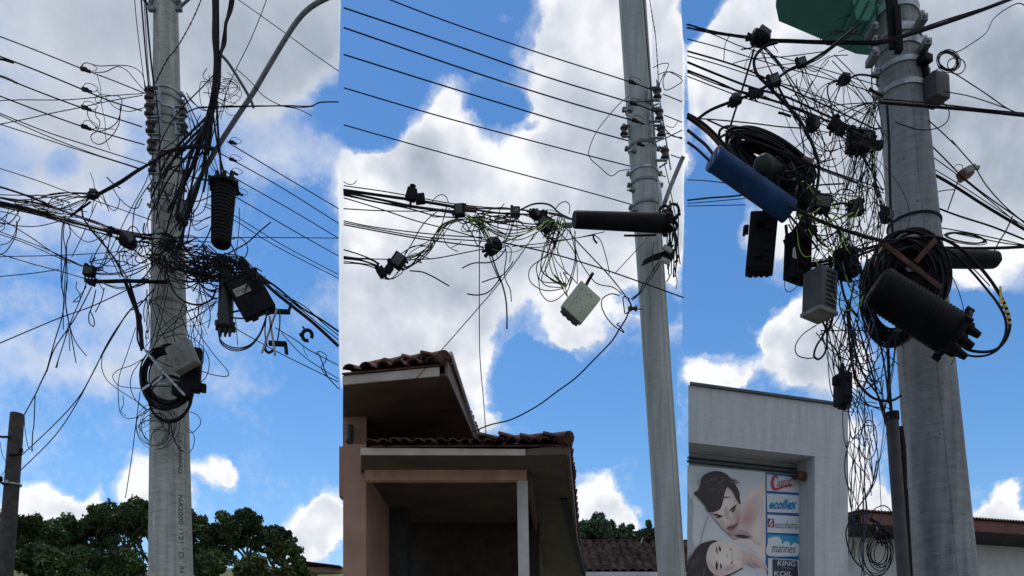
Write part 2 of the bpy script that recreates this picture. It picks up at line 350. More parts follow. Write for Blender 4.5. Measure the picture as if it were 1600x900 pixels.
# ================================================================ TREES
def make_tree(x, y, z0, h, w, seed, leafm, label, group, cat='tree', shrub=False, dens=1.0, ls=.12, low=-.3):
    rnd = random.Random(seed)
    t = thing('shrub' if shrub else 'tree', label, cat, (x, y, z0), group)
    tr = MB(); base = Vector((x, y, z0)); r0 = .045 * h if not shrub else .02 * h
    def limb(a, d, L, r, lvl):
        pts = [a]; dd = d.copy()
        for k in range(4):
            dd = (dd + Vector((rnd.uniform(-.25, .25), rnd.uniform(-.25, .25), rnd.uniform(-.05, .2)))).normalized(); pts.append(pts[-1] + dd * L / 4)
        tr.tube(pts, [r * (1 - .18 * k) for k in range(5)], 6)
        ends.append((pts[-1], lvl)); 
        if lvl < 2:
            for k in range(3): 
                nd = (dd + Vector((rnd.uniform(-1, 1), rnd.uniform(-1, 1), rnd.uniform(-.1, .7))) * .9).normalized(); limb(pts[rnd.choice((2, 3, 4))], nd, L * .62, r * .45, lvl + 1)
    ends = []
    if shrub:
        for k in range(4): limb(base, Vector((rnd.uniform(-.6, .6), rnd.uniform(-.6, .6), 1)).normalized(), h * .5, r0, 1)
    else:
        tr.tube([base + Vector((0, 0, -.5)), base + Vector((rnd.uniform(-.2, .2), 0, h * .25)), base + Vector((rnd.uniform(-.4, .4), 0, h * .45))], [r0, r0 * .8, r0 * .65], 8)
        for k in range(5):
            an = k * 1.26 + rnd.random(); limb(base + Vector((0, 0, h * rnd.uniform(.32, .45))), Vector((math.cos(an) * .8, math.sin(an) * .8, rnd.uniform(.5, 1.3))).normalized(), h * .34, r0 * .5, 0)
    tr.build('trunk', M['bark'], t)
    cr = MB(); vs = []; fs = []
    lobes = []
    for (e_, lvl) in ends:
        if lvl >= 1 or shrub: lobes.append((e_, w * rnd.uniform(.07, .15)))
    for k in range(int(17)):
        an = rnd.uniform(0, 6.28); el = rnd.uniform(low, 1); q = math.sqrt(max(.1, 1 - el * el)) * rnd.uniform(.45, 1)
        lobes.append((base + Vector((math.cos(an) * q * w * .42, math.sin(an) * q * w * .42, h * (.58 + (.34 * el)))), w * rnd.uniform(.09, .17)))
    for (c, r) in lobes:
        c = Vector(c); nl = int(340 * dens * (r / .9) ** 1.5) + 40
        for k in range(nl):
            d = Vector((rnd.gauss(0, 1), rnd.gauss(0, 1), rnd.gauss(0, .75))); d.normalize()
            p = c + d * r * (rnd.uniform(.35, 1.0) ** .5) * rnd.choice((1, 1, 1, 1.25))
            s_ = ls * rnd.uniform(.6, 1.5); a = Vector((rnd.gauss(0, 1), rnd.gauss(0, 1), rnd.gauss(0, .6))).normalized(); bb = a.orthogonal().normalized()
            bb.rotate(Matrix.Rotation(rnd.uniform(0, 6.28), 3, a)); o = len(vs)
            cc = a.cross(bb)
            vs += [p + bb * s_, p + cc * s_ * .55, p - bb * s_, p - cc * s_ * .55]; fs.append((o, o + 1, o + 2, o + 3))
    cr.add(vs, fs); 
    off = Vector((x, y, z0)); me = bpy.data.meshes.new('crown'); me.from_pydata([tuple(v - off) for v in vs], [], fs); me.materials.append(leafm)
    o = bpy.data.objects.new('crown', me); C.objects.link(o); o.parent = t
    return t
def tree_px(px, top, width, Y, seed, lm, label, group, base=None, **k):
    x = (px - 800) * Y / F; z0 = max(0, hill_z(x, Y)) if base is None else base
    zt = CZ + (HZ - top) * Y / F; h = zt - z0; 
    return make_tree(x, Y, z0, h, width * Y / F, seed, lm, label, group, **k)
GT = 'trees on the wooded hill'
tl = [
 (-6,800,90,62,'leaf','leftmost dark tree on the hill, behind the weathered wooden pole'),
 (42,788,72,58,'leaf','open dark tree just right of the weathered wooden pole, sky showing through its limbs'),
 (96,806,84,66,'leaf2','rounded tree left of the concrete pole, second tree right of the wooden pole'),
 (148,786,86,64,'leaf','dark tree in the middle of the hill trees left of the concrete pole'),
 (197,768,82,60,'leaf','tallest dark tree on the hill, left of the concrete pole'),
 (238,766,66,70,'leaf2','dark tree on the hill partly hidden by the left edge of the concrete pole'),
 (300,790,70,64,'leaf','dark tree on the hill just right of the concrete pole'),
 (345,802,66,60,'leaf','second tree right of the concrete pole, flat topped'),
 (388,784,70,62,'leaf','broad dark tree third to the right of the concrete pole'),
 (424,812,50,66,'leaf','dark tree fourth to the right of the concrete pole'),
 (446,838,40,60,'leaf2','small dark tree at the right end of the hill trees'),
 (120,846,80,54,'leaf','lower tree in front of the hill trees, left of the concrete pole'),
 (330,850,70,54,'leaf','lower tree in front of the hill trees, right of the concrete pole'),
]
for i, (px, top, w_, Y, lm, lab) in enumerate(tl):
    tree_px(px, top + 14, w_ * .86, Y, 11 + i, M[lm], lab, GT, dens=1.0, low=(-.25, -.9, -.35)[i % 3])
GS = 'shrubs at the foot of the hill'
for i, (px, top, w_, Y, lm, lab) in enumerate([
 (60,856,90,50,'leaf','wide low shrub right of the weathered wooden pole'),
 (118,868,50,47,'leaf2','light green shrub between the wooden pole and the concrete pole'),
 (180,864,90,50,'leaf','dark shrub just left of the foot of the left concrete pole'),
 (395,866,66,48,'leaf2','bushy shrub right of the concrete pole under the hill trees'),
 (466,868,44,47,'leaf2','bright green shrub beside the small hill house'),
 (330,870,60,50,'leaf','dark shrub just right of the foot of the left concrete pole')]):
    tree_px(px, top, w_, Y, 60 + i, M[lm], lab, GS, base=hill_z((px - 800) * Y / F, Y) - .4, cat='shrub', shrub=True, dens=2.2, ls=.15)
GM = 'trees beyond the small tiled roof'
for i, (px, top, w_, Y, lab) in enumerate([
 (912,808,62,64,'tallest leafy tree behind the dark porch roof edge'),
 (948,824,52,68,'leafy tree second from the porch above the small tiled roof'),
 (975,824,36,66,'middle leafy tree above the small tiled roof'),
 (998,824,26,64,'thin sparse tree left of the middle concrete pole'),
 (1019,838,26,70,'small tree touching the left edge of the middle concrete pole')]):
    tree_px(px, top, w_, Y, 90 + i, M['leaf3'], lab, GM, base=9, dens=1.0, ls=.17)
# ================================================================ SMALL HOUSE ON THE HILL
hx = W(500, 880, 52); t = thing('hill_house', 'small house with a low dark roof at the right end of the hill trees', 'house', (hx.x, 52, hill_z(hx.x, 52)))
z9 = CZ + (HZ - 884) * 52 / F
b = MB(); b.box((hx.x, 55, z9 - 1.9), X3, Y3, Z3, 1.35, 2.5, 1.9); b.build('wall', M['pinkwall'], t)
b = MB(); b.prism([(hx.x - 1.9, 52, z9 + .26), (hx.x + 1.25, 52, z9 - .12), (hx.x + 1.25, 52, z9 + .02), (hx.x - 1.9, 52, z9 + .42)], (0, 6, 0)); rf = b.build('roof', M['tile2'], t)
b = MB(); b.box((hx.x - .5, 54, z9 + .22), X3, Y3, Z3, .12, .12, .22, .02); b.build('chimney', M['tile2'], rf)
# ================================================================ UTILITY POLES
def pole(label, Y, xl0, xr0, xl1, xr1, mt, py_hi=-260, lean=0):
    c0, r0 = (xl0 + xr0) / 2, (xr0 - xl0) / 2; c1, r1 = (xl1 + xr1) / 2, (xr1 - xl1) / 2
    def at(py):
        t_ = py / 900; return W(c0 + (c1 - c0) * t_, py, Y), pxm(r0 + (r1 - r0) * t_, Y)
    top, rt = at(py_hi); pg = HZ + CZ * F / Y; bot, rb = at(pg)
    th = thing('concrete_utility_pole', label, 'utility pole', (bot.x, Y, 0), 'concrete utility poles')
    bm_ = MB(); n = 40; ax = (top - bot); prof = []
    N = 40
    for i in range(N + 1):
        tt = i / N; prof.append((ax.length * tt, rb + (rt - rb) * tt))
    bm_.lathe(bot, ax, prof, 48); bm_.build('shaft', mt, th)
    return th, at
def band(th, at, py, w, name='steel_band', m=None, bolts=True, r_add=.004, tilt=0, ears=True):
    c, r = at(py); mb = MB(); n = 40; h = w / 2
    for (zo, ro) in ((0, r_add),):
        vs = []
        for z_ in (-h, h):
            for rad in (r + ro - .003, r + ro + .006):
                for k in range(n):
                    a = 2 * math.pi * k / n; vs.append((c.x + math.cos(a) * rad, c.y + math.sin(a) * rad, c.z + z_ + math.cos(a) * tilt))
        fs = []
        for k in range(n):
            k2 = (k + 1) % n
            fs += [(k, k2, n + k2, n + k), (2 * n + k, 3 * n + k, 3 * n + k2, 2 * n + k2), (n + k, n + k2, 3 * n + k2, 3 * n + k), (k, 2 * n + k, 2 * n + k2, k2)]
        mb.add(vs, fs, True)
    if ears:
        for sx_ in (-1, 1):
            mb.box((c.x + sx_ * (r + .022), c.y - .02, c.z), X3, Y3, Z3, .02, .006, h * 1.1, .002)
            mb.box((c.x + sx_ * (r + .022), c.y + .012, c.z), X3, Y3, Z3, .02, .006, h * 1.1, .002)
            mb.tube([(c.x + sx_ * (r + .026), c.y - .045, c.z), (c.x + sx_ * (r + .026), c.y + .03, c.z)], .007, 6)
    return mb.build(name, m or M['galv'], th)
PY1, PY2, PY3 = 7.5, 8.0, 5.0
pole1, at1 = pole('grey concrete utility pole at the left, hill trees behind it', PY1, 241, 277, 234, 300, M['conc1'])
pole2, at2 = pole('slender leaning concrete utility pole in the middle, beside the brown tiled porch', PY2, 967, 1009, 1028, 1071, M['conc2'])
pole3, at3 = pole('thick concrete utility pole at the right, with a round black cable coil on its front', PY3, 1366, 1428, 1430, 1523, M['conc3'])
for py in (6, 148, 160, 178, 191, 204, 232, 297, 322): band(pole1, at1, py, .018 if py > 6 else .045, m=M['steel'] if py in (6, 160, 191, 204) else None)
for py in (477, 610): band(pole1, at1, py, .022, m=M['white'] if py == 477 else None, ears=False)
for py in (172, 233, 272, 290, 325): band(pole2, at2, py, .022, m=M['steel'] if py != 272 else None)
for py in (27, 66, 84): band(pole3, at3, py, .045)
for py in (115, 150): band(pole3, at3, py, .03)
band(pole3, at3, 352, .012, m=M['rubber'], ears=False, name='cable_tie')
# mould seam along each pole and embossed characters on the left one
def seam(th, at, fx, py0, py1, m, w=.004):
    mb = MB(); pts = []
    for i in range(16):
        py = py0 + (py1 - py0) * i / 15; c, r = at(py); a = fx; pts.append(Vector((c.x + r * a, c.y - math.sqrt(1 - a * a) * r, c.z)) + Vector((math.sin(i * 2.1) * .0012, 0, 0)))
    mb.tube(pts, w, 5); return mb.build('mould_seam', m, th)
seam(pole1, at1, .55, -200, 1300, M['conc1']); seam(pole2, at2, .45, -200, 1300, M['conc2'], .006); seam(pole3, at3, -.1, -200, 1300, M['conc3'])
seam(pole1, at1, .93, -200, 1300, M['conc1']); seam(pole2, at2, .82, -200, 1300, M['conc2'], .008)
def text_mesh(txt, size=1, shear=0, ext=0.0, bold=0.0):
    cu = bpy.data.curves.new('t', 'FONT'); cu.body = txt; cu.size = size; cu.shear = shear; cu.extrude = ext; cu.offset = bold; cu.resolution_u = 3
    o = bpy.data.objects.new('t', cu); C.objects.link(o); dg = bpy.context.evaluated_depsgraph_get(); dg.update()
    me = bpy.data.meshes.new_from_object(o.evaluated_get(dg)); vs = [v.co.copy() for v in me.vertices]; fs = [tuple(p.vertices) for p in me.polygons]
    bpy.data.objects.remove(o); bpy.data.meshes.remove(me); bpy.data.curves.remove(cu); return vs, fs
mb = MB()
for (txt, pa, pb) in (('LLB·AMEMAQ', 682, 745), ('NA2000·1121', 778, 852), ('D', 866, 876), ('R4', 888, 899)):
    vs, fs = text_mesh(txt, 1, 0, .04, .01)
    x0 = min(v.x for v in vs); x1 = max(v.x for v in vs); y0 = min(v.y for v in vs); y1 = max(v.y for v in vs); out = []
    for v in vs:
        s_ = (v.x - x0) / (x1 - x0); q = (v.y - y0) / (y1 - y0); py = pa + (pb - pa) * s_; c, r = at1(py); a = .70 + .15 * q
        out.append((c.x + r * a, c.y - math.sqrt(1 - a * a) * r - .001 - .003 * (v.z > 0), c.z))
    mb.add(out, fs)
mb.build('embossed_lettering', M['letter'], pole1)
# wooden pole at far left
a0 = W(27, 646, 11); a1 = W(7, 905, 11); ax = (a0 - a1).normalized(); g0 = a1 - ax * ((a1.z + .3) / ax.z)
t = thing('wooden_utility_pole', 'weathered dark wooden pole cut off square at the far left', 'utility pole', tuple(g0))
mb = MB(); mb.lathe(g0, ax, [(0, .13), ((a0 - g0).length - .02, .088), ((a0 - g0).length, .08)], 14); mb.build('shaft', M['wood'], t)
for (py, sx_, L) in ((686, -1, 22), (714, 1, 18), (758, -1, 10)):
    c = W(27 - (py - 646) * .077, py, 11); mb = MB(); e_ = c + Vector((sx_ * L * 11 / F, -.02, .01)); mb.tube([c + Vector((0, -.1, 0)), (c + e_) / 2 + Vector((0, -.1, -.012)), e_ + Vector((0, -.08, 0)), e_ + Vector((0, -.08, .05))], .016, 6)
    mb.lathe(e_ + Vector((0, -.08, .02)), Z3, [(0, .02), (.015, .032), (.03, .02), (.045, .03), (.06, .015)], 10); mb.build('insulator_bracket', M['plastic'], t)
c = W(19, 757, 11); mb = MB(); mb.lathe(c - Vector((0, 0, .012)), Z3, [(0, .105), (0, .116), (.022, .116), (.022, .105)], 16); mb.box(c + Vector((.0, -.12, .01)), X3, Y3, Z3, .02, .01, .02); mb.build('metal_strap', M['galv'], t)
# ================================================================ HOUSE WITH PORCH
def tile_slope(mb, A, B, up, rows, tw=.2, trimA=0, trimB=0, rnd=None):
    """courses of half round tiles between eave corners A and B, climbing by vector up per row; trims shorten each row"""
    A, B = Vector(A), Vector(B); e = (B - A).normalized(); nrm = e.cross(up).normalized(); nrm = nrm if nrm.z > 0 else -nrm
    for r_ in range(rows):
        a = A + up * r_ + e * trimA * r_; b_ = B + up * r_ - e * trimB * r_; L = (b_ - a).dot(e)
        if L < tw: break
        n = int(L / tw)
        for k in range(n + 1):
            c = a + e * (k * tw + rnd.uniform(-.015, .015)) + nrm * rnd.uniform(-.008, .014)
            m = 7; vs = []; w0, w1 = tw * .40, tw * .33; d = up * 1.12; d = d + nrm * rnd.uniform(.0, .02)
            for (o, ww, hh) in ((-up * .04 * rnd.uniform(.2, 2.2), w0, .055 * tw / .19), (d, w1, .045 * tw / .19)):
                for q in range(m):
                    an = math.pi * q / (m - 1); vs.append(c + o + e * math.cos(an) * ww + nrm * (math.sin(an) * hh + .012))
                for q in range(m):
                    an = math.pi * q / (m - 1); vs.append(c + o + e * math.cos(an) * (ww - .014) + nrm * (math.sin(an) * (hh - .014) + .012))
            fs = []
            for q in range(m - 1):
                fs += [(q, q + 1, 2 * m + q + 1, 2 * m + q), (m + q, 3 * m + q, 3 * m + q + 1, m + q + 1), (q, m + q, m + q + 1, q + 1)]
            mb.add(vs, fs, True)
            # channel tile between two caps
            mb.add([c + e * tw * .5 + o2 + e * s2 * tw * .34 + nrm * h2 for o2 in (-up * .02, d) for (s2, h2) in ((-1, .018), (-.5, -.004), (.5, -.004), (1, .018))], [(0, 1, 5, 4), (1, 2, 6, 5), (2, 3, 7, 6)], True)
rt_ = random.Random(5)
hs_ = thing('house', 'brown and pink house with two clay tiled eaves in front of the middle pole', 'house', (-1.8, 9.5, 0))
zf = 5.0
UA = Vector((-1.875, 9.23, zf)); UB = Vector((-.72, 8.97, zf)); UC = Vector((-.50, 11.5, zf)); UD = Vector((-2.38, 11.7, zf))
mb = MB(); mb.quad(UA, UB, UC, UD, Vector((0, 0, .03))); mb.build('upper_soffit', M['soffit'], hs_)
mb = MB(); dn = (UB - UA).normalized(); mb.prism([UA + Vector((0, -.03, -.01)), UB + Vector((-.06, -.03, -.01)), UB + Vector((-.06, -.03, .085)), UA + Vector((0, -.03, .085))], (0, .025, 0)); mb.build('fascia', M['tan'], hs_)
mb = MB(); mb.prism([UB + Vector((.002, -.05, -.02)), UC + Vector((.002, 0, -.02)), UC + Vector((.002, 0, .22)), UB + Vector((.002, -.05, .22))], (.03, 0, 0)); 
mb.build('side_fascia', M['browntrim'], hs_)
mb = MB(); mb.tube([UB + Vector((.065, -.06, .22)), UC + Vector((.06, 0, .02))], .022, 8); mb.build('gutter', M['palepaint'], hs_)
rf = MB(); up = Vector((.06, .27, .075)); 
tile_slope(rf, UA + Vector((.09, -.09, .115)), UB + Vector((0, -.09, .125)), up, 6, .19, 0, .25, rt_)
rf.quad(UA + Vector((0, -.06, .09)), UB + Vector((.02, -.06, .09)), UB + Vector((-1.1, 1.3, .45)), UA + Vector((0, 1.6, .5)), Vector((0, 0, .02)))
tile_slope(rf, UB + Vector((.03, -.0, .125)), UC + Vector((.03, 0, .125)), Vector((-.27, .03, .075)), 5, .19, .25, 0, rt_)
# hip ridge of bigger capping tiles
for k in range(4): rf.tube([UB + Vector((0, -.08, .17)) + Vector((-.26, .3, .09)) * k, UB + Vector((0, -.08, .17)) + Vector((-.26, .3, .09)) * (k + 1.15)], [.075, .055], 10)
rf.build('upper_tiled_roof', M['tile'], hs_)
mb = MB(); mb.prism([(-2.095, 10.3, 4.2), (-1.80, 10.3, 4.2), (-1.80, 10.3, zf - .002), (-2.095, 10.3, zf - .002)], (-.24, 1.2, 0))
mb.prism([(-2.4, 11.55, 4.3), (-.5, 11.5, 4.3), (-.5, 11.5, zf - .002), (-2.4, 11.55, zf - .002)], (0, .2, 0)); mb.build('upper_wall', M['pinkwall'], hs_)
c = W(547, 680, 10.2); mb = MB(); mb.tube([c + Vector((0, .0, .12)), c + Vector((0, -.0, -.04)), c + Vector((.005, -.05, -.09))], .047, 12); mb.build('drain_pipe', M['grey2'], hs_)
# porch
zp = 4.155; PA = W(564, 711, 9); PA.z = zp; PB = W(884, 711, 9); PB.z = zp; PC = Vector((1.50, 18.6, zp)); PD = Vector((-3.4, 18.6, zp))
mb = MB(); mb.quad(PA, PB, PC, PD, Vector((0, 0, .03))); mb.build('porch_soffit', M['soffit'], hs_)
mb = MB(); mb.prism([PA + Vector((0, -.03, -.005)), PA + Vector((1.78, -.03, -.01)), PA + Vector((1.78, -.03, .055)), PA + Vector((0, -.03, .07))], (0, .025, 0)); mb.build('porch_fascia', M['tan'], hs_)
mb = MB(); mb.prism([PA + Vector((1.79, -.03, -.01)), PB + Vector((0, -.03, .0)), PB + Vector((0, -.03, .10)), PA + Vector((1.79, -.03, .055))], (0, .025, 0)); 
mb.prism([PB + Vector((0, -.03, -.01)), PC + Vector((0, 0, -.01)), PC + Vector((0, 0, .12)), PB + Vector((0, -.03, .12))], (.04, 0, 0)); mb.build('side_fascia', M['browntrim'], hs_)
rf = MB(); tile_slope(rf, PA + Vector((.12, -.09, .10)), PB + Vector((-.05, -.09, .12)), Vector((0, .27, .07)), 5, .125, 0, .28, rt_)
tile_slope(rf, PB + Vector((.05, 0, .12)), PC + Vector((.05, 0, .12)), Vector((-.27, .0, .07)), 4, .19, .25, 0, rt_)
rf.quad(PA + Vector((.1, -.05, .07)), PB + Vector((.02, -.05, .08)), PB + Vector((-1.1, 1.3, .42)), PA + Vector((.1, 1.5, .45)), Vector((0, 0, .02)))
rf.quad(PB + Vector((.02, -.05, .08)), PC + Vector((.02, 0, .08)), PC + Vector((-1.1, 0, .4)), PB + Vector((-1.1, 1.3, .42)), Vector((0, 0, .02)))
for k in range(5): rf.tube([PB + Vector((.03, -.12, .15)) + Vector((-.24, .30, .075)) * k, PB + Vector((.03, -.12, .15)) + Vector((-.24, .30, .075)) * (k + 1.12)], [.075, .06], 10)
rf.build('porch_tiled_roof', M['tile'], hs_)
mb = MB(); q0 = W(570, 750, 9.6); q1 = W(823, 750, 9.6)
mb.prism([q0, Vector((q1.x, 9.6, q0.z)), Vector((q1.x, 9.6, zp)), Vector((q0.x, 9.6, zp))], (0, .12, 0)); 
for k in range(9): 
    xk = q0.x + (q1.x - q0.x) * (k + .5) / 9; mb.prism([(xk - .004, 9.594, q0.z + .01), (xk + .004, 9.594, q0.z + .01), (xk + .004, 9.594, zp - .01), (xk - .004, 9.594, zp - .01)], (0, .01, 0))
bmn = mb.build('porch_beam', M['beam'], hs_)
mb = MB(); mb.prism([(q1.x, 9.73, zp), (q1.x, 9.73, q0.z), (.62, 17.5, q0.z), (.62, 17.5, zp)], (.05, 0, 0)); mb.build('side_beam', M['browntrim'], hs_)
mb = MB(); cx_ = W(816, 750, 9.68); cb = W(820, 900, 9.68); mb.prism([(cx_.x - .062, 9.62, q0.z - .002), (cx_.x + .062, 9.62, q0.z - .002), (cb.x + .066 + .04, 9.62, 0), (cb.x - .066 + .04, 9.62, 0)], (0, .13, 0)); mb.build('porch_column', M['palepaint'], hs_)
mb = MB(); l0 = W(536, 700, 9.75); l1 = W(572, 700, 9.75); zt_ = CZ + (HZ - 694) * 9.75 / F
mb.prism([(l0.x, 9.75, 0), (l1.x, 9.75, 0), (l1.x, 9.75, zt_), (l0.x, 9.75, zt_)], (-.264, 1.3, 0)); mb.build('front_wall', M['pinkwall'], hs_)
mb = MB(); mb.prism([(-1.712, 9.755, 0), (-1.712, 11.6, 0), (-1.712, 11.6, zp - .002), (-1.712, 9.755, zp - .002)], (-.12, 0, 0)); mb.build('side_wall', M['pinkwall'], hs_)
mb = MB(); mb.prism([(-1.80, 11.6, 0), (-1.46, 11.6, 0), (-1.46, 11.6, zp - .01), (-1.80, 11.6, zp - .01)], (0, .4, 0)); mb.build('inner_pilaster', M['grey2'], hs_)
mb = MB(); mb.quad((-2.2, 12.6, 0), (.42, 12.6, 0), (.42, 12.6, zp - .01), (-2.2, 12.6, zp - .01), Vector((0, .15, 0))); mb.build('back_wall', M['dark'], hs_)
mb = MB(); d0 = W(686, 780, 12.5); 
for px in (640, 686, 735): mb.box((W(px, 0, 12.56).x, 12.56, 1.5), X3, Y3, Z3, .018, .03, 1.5)
mb.box((W(686, 0, 12.56).x, 12.56, 3.0), X3, Y3, Z3, .5, .03, .03); mb.build('door_frame', M['browntrim'], hs_)
mb = MB(); e_ = PB + Vector((.09, 1.95, .05)); mb.box(e_, X3, Y3, Z3, .06, .06, .02, .005); mb.build('gutter_clip', M['white'], hs_)
mb = MB(); mb.prism([PB + Vector((.06, 2.0, -.02)), PC + Vector((.06, 0, -.02)), PC + Vector((.06, 0, .1)), PB + Vector((.06, 2.0, .1))], (.09, 0, 0)); mb.build('gutter', M['plastic'], hs_)
# small tiled roof beyond
t = thing('outbuilding', 'low outbuilding with a dark clay tiled roof between the porch and the middle pole', 'outbuilding', (3, 22, 0))
mb = MB(); xl = W(880, 0, 20).x; xr = W(1060, 0, 20).x + .8; ze = CZ + (HZ - 893) * 20 / F; up = Vector((0, .28, .135))
tile_slope(mb, (xl, 20, ze), (xr, 20, ze), up, 8, .21, 0, 0, rt_)
mb.quad((xl, 20, ze - .02), (xr, 20, ze - .02), (xr, 22.3, ze + 1.07), (xl, 22.3, ze + 1.07)); 
for k in range(20): mb.tube([(xl + k * .2, 22.35, ze + 1.13), (xl + k * .2 + .23, 22.35, ze + 1.13)], [.07, .06], 8)
for k in range(3): mb.tube([(xr - 1.45 + .1 * k, 22.3, ze + 1.16 + .02 * k), (xr - 1.25 + .1 * k, 22.3, ze + 1.2)], [.08, .05], 8)
mb.build('roof', M['tile2'], t)
mb = MB(); mb.box(((xl + xr) / 2, 22.3, (ze - .05) / 2), X3, Y3, Z3, (xr - xl) / 2 - .2, 2.0, (ze - .05) / 2); mb.build('wall', M['whitep'], t)
mb = MB(); mb.box(((xl + xr) / 2, 19.94, ze - .07), X3, Y3, Z3, (xr - xl) / 2, .03, .05); mb.build('fascia', M['palepaint'], t)
mb = MB(); g_ = W(1001, 852, 22.2); mb.tube([g_, g_ + Vector((.03, 0, .12)), g_ + Vector((.07, 0, .2))], .02, 6); mb.build('roof_vent', M['white'], t)
# ================================================================ SHOP BUILDING WITH BILLBOARD
A3 = Vector((1.890, 9.0, 0)); U3 = Vector((2.027, .70, 0)).normalized(); N3 = Vector((-U3.y, U3.x, 0))
def onw(px, py, w=0.0):
    """point of the facade plane (moved w metres into the building) seen at this pixel"""
    d = Vector(((px - 800) / F, 1, (HZ - py) / F)); o = Vector((0, 0, CZ)); P = A3 + N3 * w
    t_ = (P - o).dot(N3) / d.dot(N3); return o + d * t_
def uz(p, w): q = p - A3 - N3 * w; return q.dot(U3), p.z
def wp(u, z, w): return A3 + U3 * u + N3 * w + Z3 * z
sh = thing('shop_building', 'plain grey plastered shop building with a recess for a mattress billboard', 'building', (1.9, 9, 0))
uR, zT = uz(onw(1325, 636), 0); uL = 0.02
ru, rz = uz(onw(1273, 713), 0); wr = .30
mb = MB()
SK = Vector((.22, 1, 0)) / Vector((.22, 1, 0)).dot(N3)      # the walls run back a little askew to the facade
def wallpiece(u0, u1, z0, z1, w0, w1, K=None):
    K = K or SK; mb.prism([wp(u0, z0, 0) + K * w0, wp(u1, z0, 0) + K * w0, wp(u1, z1, 0) + K * w0, wp(u0, z1, 0) + K * w0], K * (w1 - w0))
wallpiece(uL, uR, rz, zT, 0, .6); wallpiece(ru, uR, 0, rz - .001, 0, .58, N3); wallpiece(uL, ru, 0, rz, wr + .05, .6)

bl, br_ = wp(uL + .03, 0, 0) + SK * .602, wp(uR - .03, 0, 0) + SK * .602; bk = Vector((.9, 3.4, 0))
mb.prism([bl, br_, br_ + bk, bl + bk], (0, 0, zT - .35))
mb.build('facade', M['plaster'], sh)
mb = MB(); mb.prism([wp(uL, zT + .002, -.03), wp(uR + .02, zT + .002, -.03), wp(uR + .02, zT + .03, -.03), wp(uL, zT + .03, -.03)], SK * .6); mb.build('coping', M['trimdark'], sh)
mb = MB(); q = uz(onw(1160, 728, wr), wr); mb.box(wp((uL + ru) / 2 + .10, q[1] + .0, wr + .02), U3, N3, Z3, (ru - uL) / 2 - .085, .025, .012); mb.box(wp((uL + ru) / 2 + .10, q[1] + .04, wr + .02), U3, N3, Z3, (ru - uL) / 2 - .085, .02, .006); mb.build('recess_rail', M['trimdark'], sh)
mb = MB(); c = onw(1250, 743, .16); 
for (dx, dz, s_, dw) in ((0, 0, .055, 0), (-.02, .028, .035, .02), (.025, -.02, .04, -.01)): mb.box(c + U3 * dx + Z3 * dz + N3 * dw, *axes(20 * dx * 30, 20, 12), s_, s_ * .9, s_ * .85, s_ * .4)
mb.tube([c, c + N3 * .16], .02, 8); mb.build('floodlight', M['rust'], sh)
mb = MB(); mb.box(onw(1262, 860, .2), U3, N3, Z3, .012, .01, .62, .003); mb.build('jamb_strip', M['palepaint'], sh)
# billboard: flat print, made of thin layers
bb = thing('billboard', 'mattress shop billboard with a reclining couple and five brand panels', 'billboard', tuple(onw(1160, 820, wr)))
WPL = wr - .012
def flat(mb, pts, lay, smooth=True, k=5):
    P = [onw(x, y, WPL - lay * .0016) for (x, y) in pts]
    if smooth: P = catmull(P, k, closed=True)
    q = [((p - A3).dot(U3), p.z) for p in P]
    from mathutils.geometry import tessellate_polygon
    tri = tessellate_polygon([[Vector((a, b_, 0)) for a, b_ in q]]); mb.add(P, [tuple(t_) for t_ in tri])
pm = lambda n, c: mat('print_' + n, c, .5, var=.10, vscale=3, spec=.3)
PC_ = [pm('backdrop', (.50, .52, .55)), pm('skin', (.54, .41, .375)), pm('skin_shade', (.37, .255, .245)), pm('hair', (.032, .024, .03)), pm('lips', (.22, .09, .09)), pm('cloth', (.50, .50, .52)), pm('skin_light', (.62, .51, .47)), pm('soft_shade', (.33, .34, .37)), pm('blush', (.42, .30, .29)), pm('hair_sheen', (.07, .055, .06))]
mb = MB()
def S(ci, lay, pts, smooth=True): mb.cur = ci; flat(mb, pts, lay, smooth)
S(0, 0, [(1074, 727), (1196, 738), (1198, 930), (1074, 930)], False)
S(7, 1, [(1076, 760), (1084, 790), (1082, 840), (1090, 870), (1078, 900), (1074, 860), (1074, 800)])
# man's shoulder and chest
S(6, 1, [(1150, 795), (1164, 778), (1180, 765), (1195, 760), (1196, 880), (1180, 862), (1160, 850), (1142, 842), (1150, 820)])
S(1, 2, [(1158, 800), (1168, 782), (1182, 775), (1190, 790), (1186, 815), (1172, 830), (1160, 838), (1152, 826)])
S(8, 3, [(1157, 806), (1163, 790), (1168, 800), (1172, 820), (1178, 832), (1166, 836), (1157, 828)])
S(2, 4, [(1138, 834), (1150, 828), (1164, 829), (1176, 838), (1172, 842), (1158, 841), (1148, 843)])
S(3, 5, [(1148, 837), (1158, 835), (1172, 839), (1160, 841)])
# man's raised arm outline
S(7, 2, [(1093, 852), (1098, 830), (1105, 808), (1107, 809), (1100, 830), (1095, 853)])
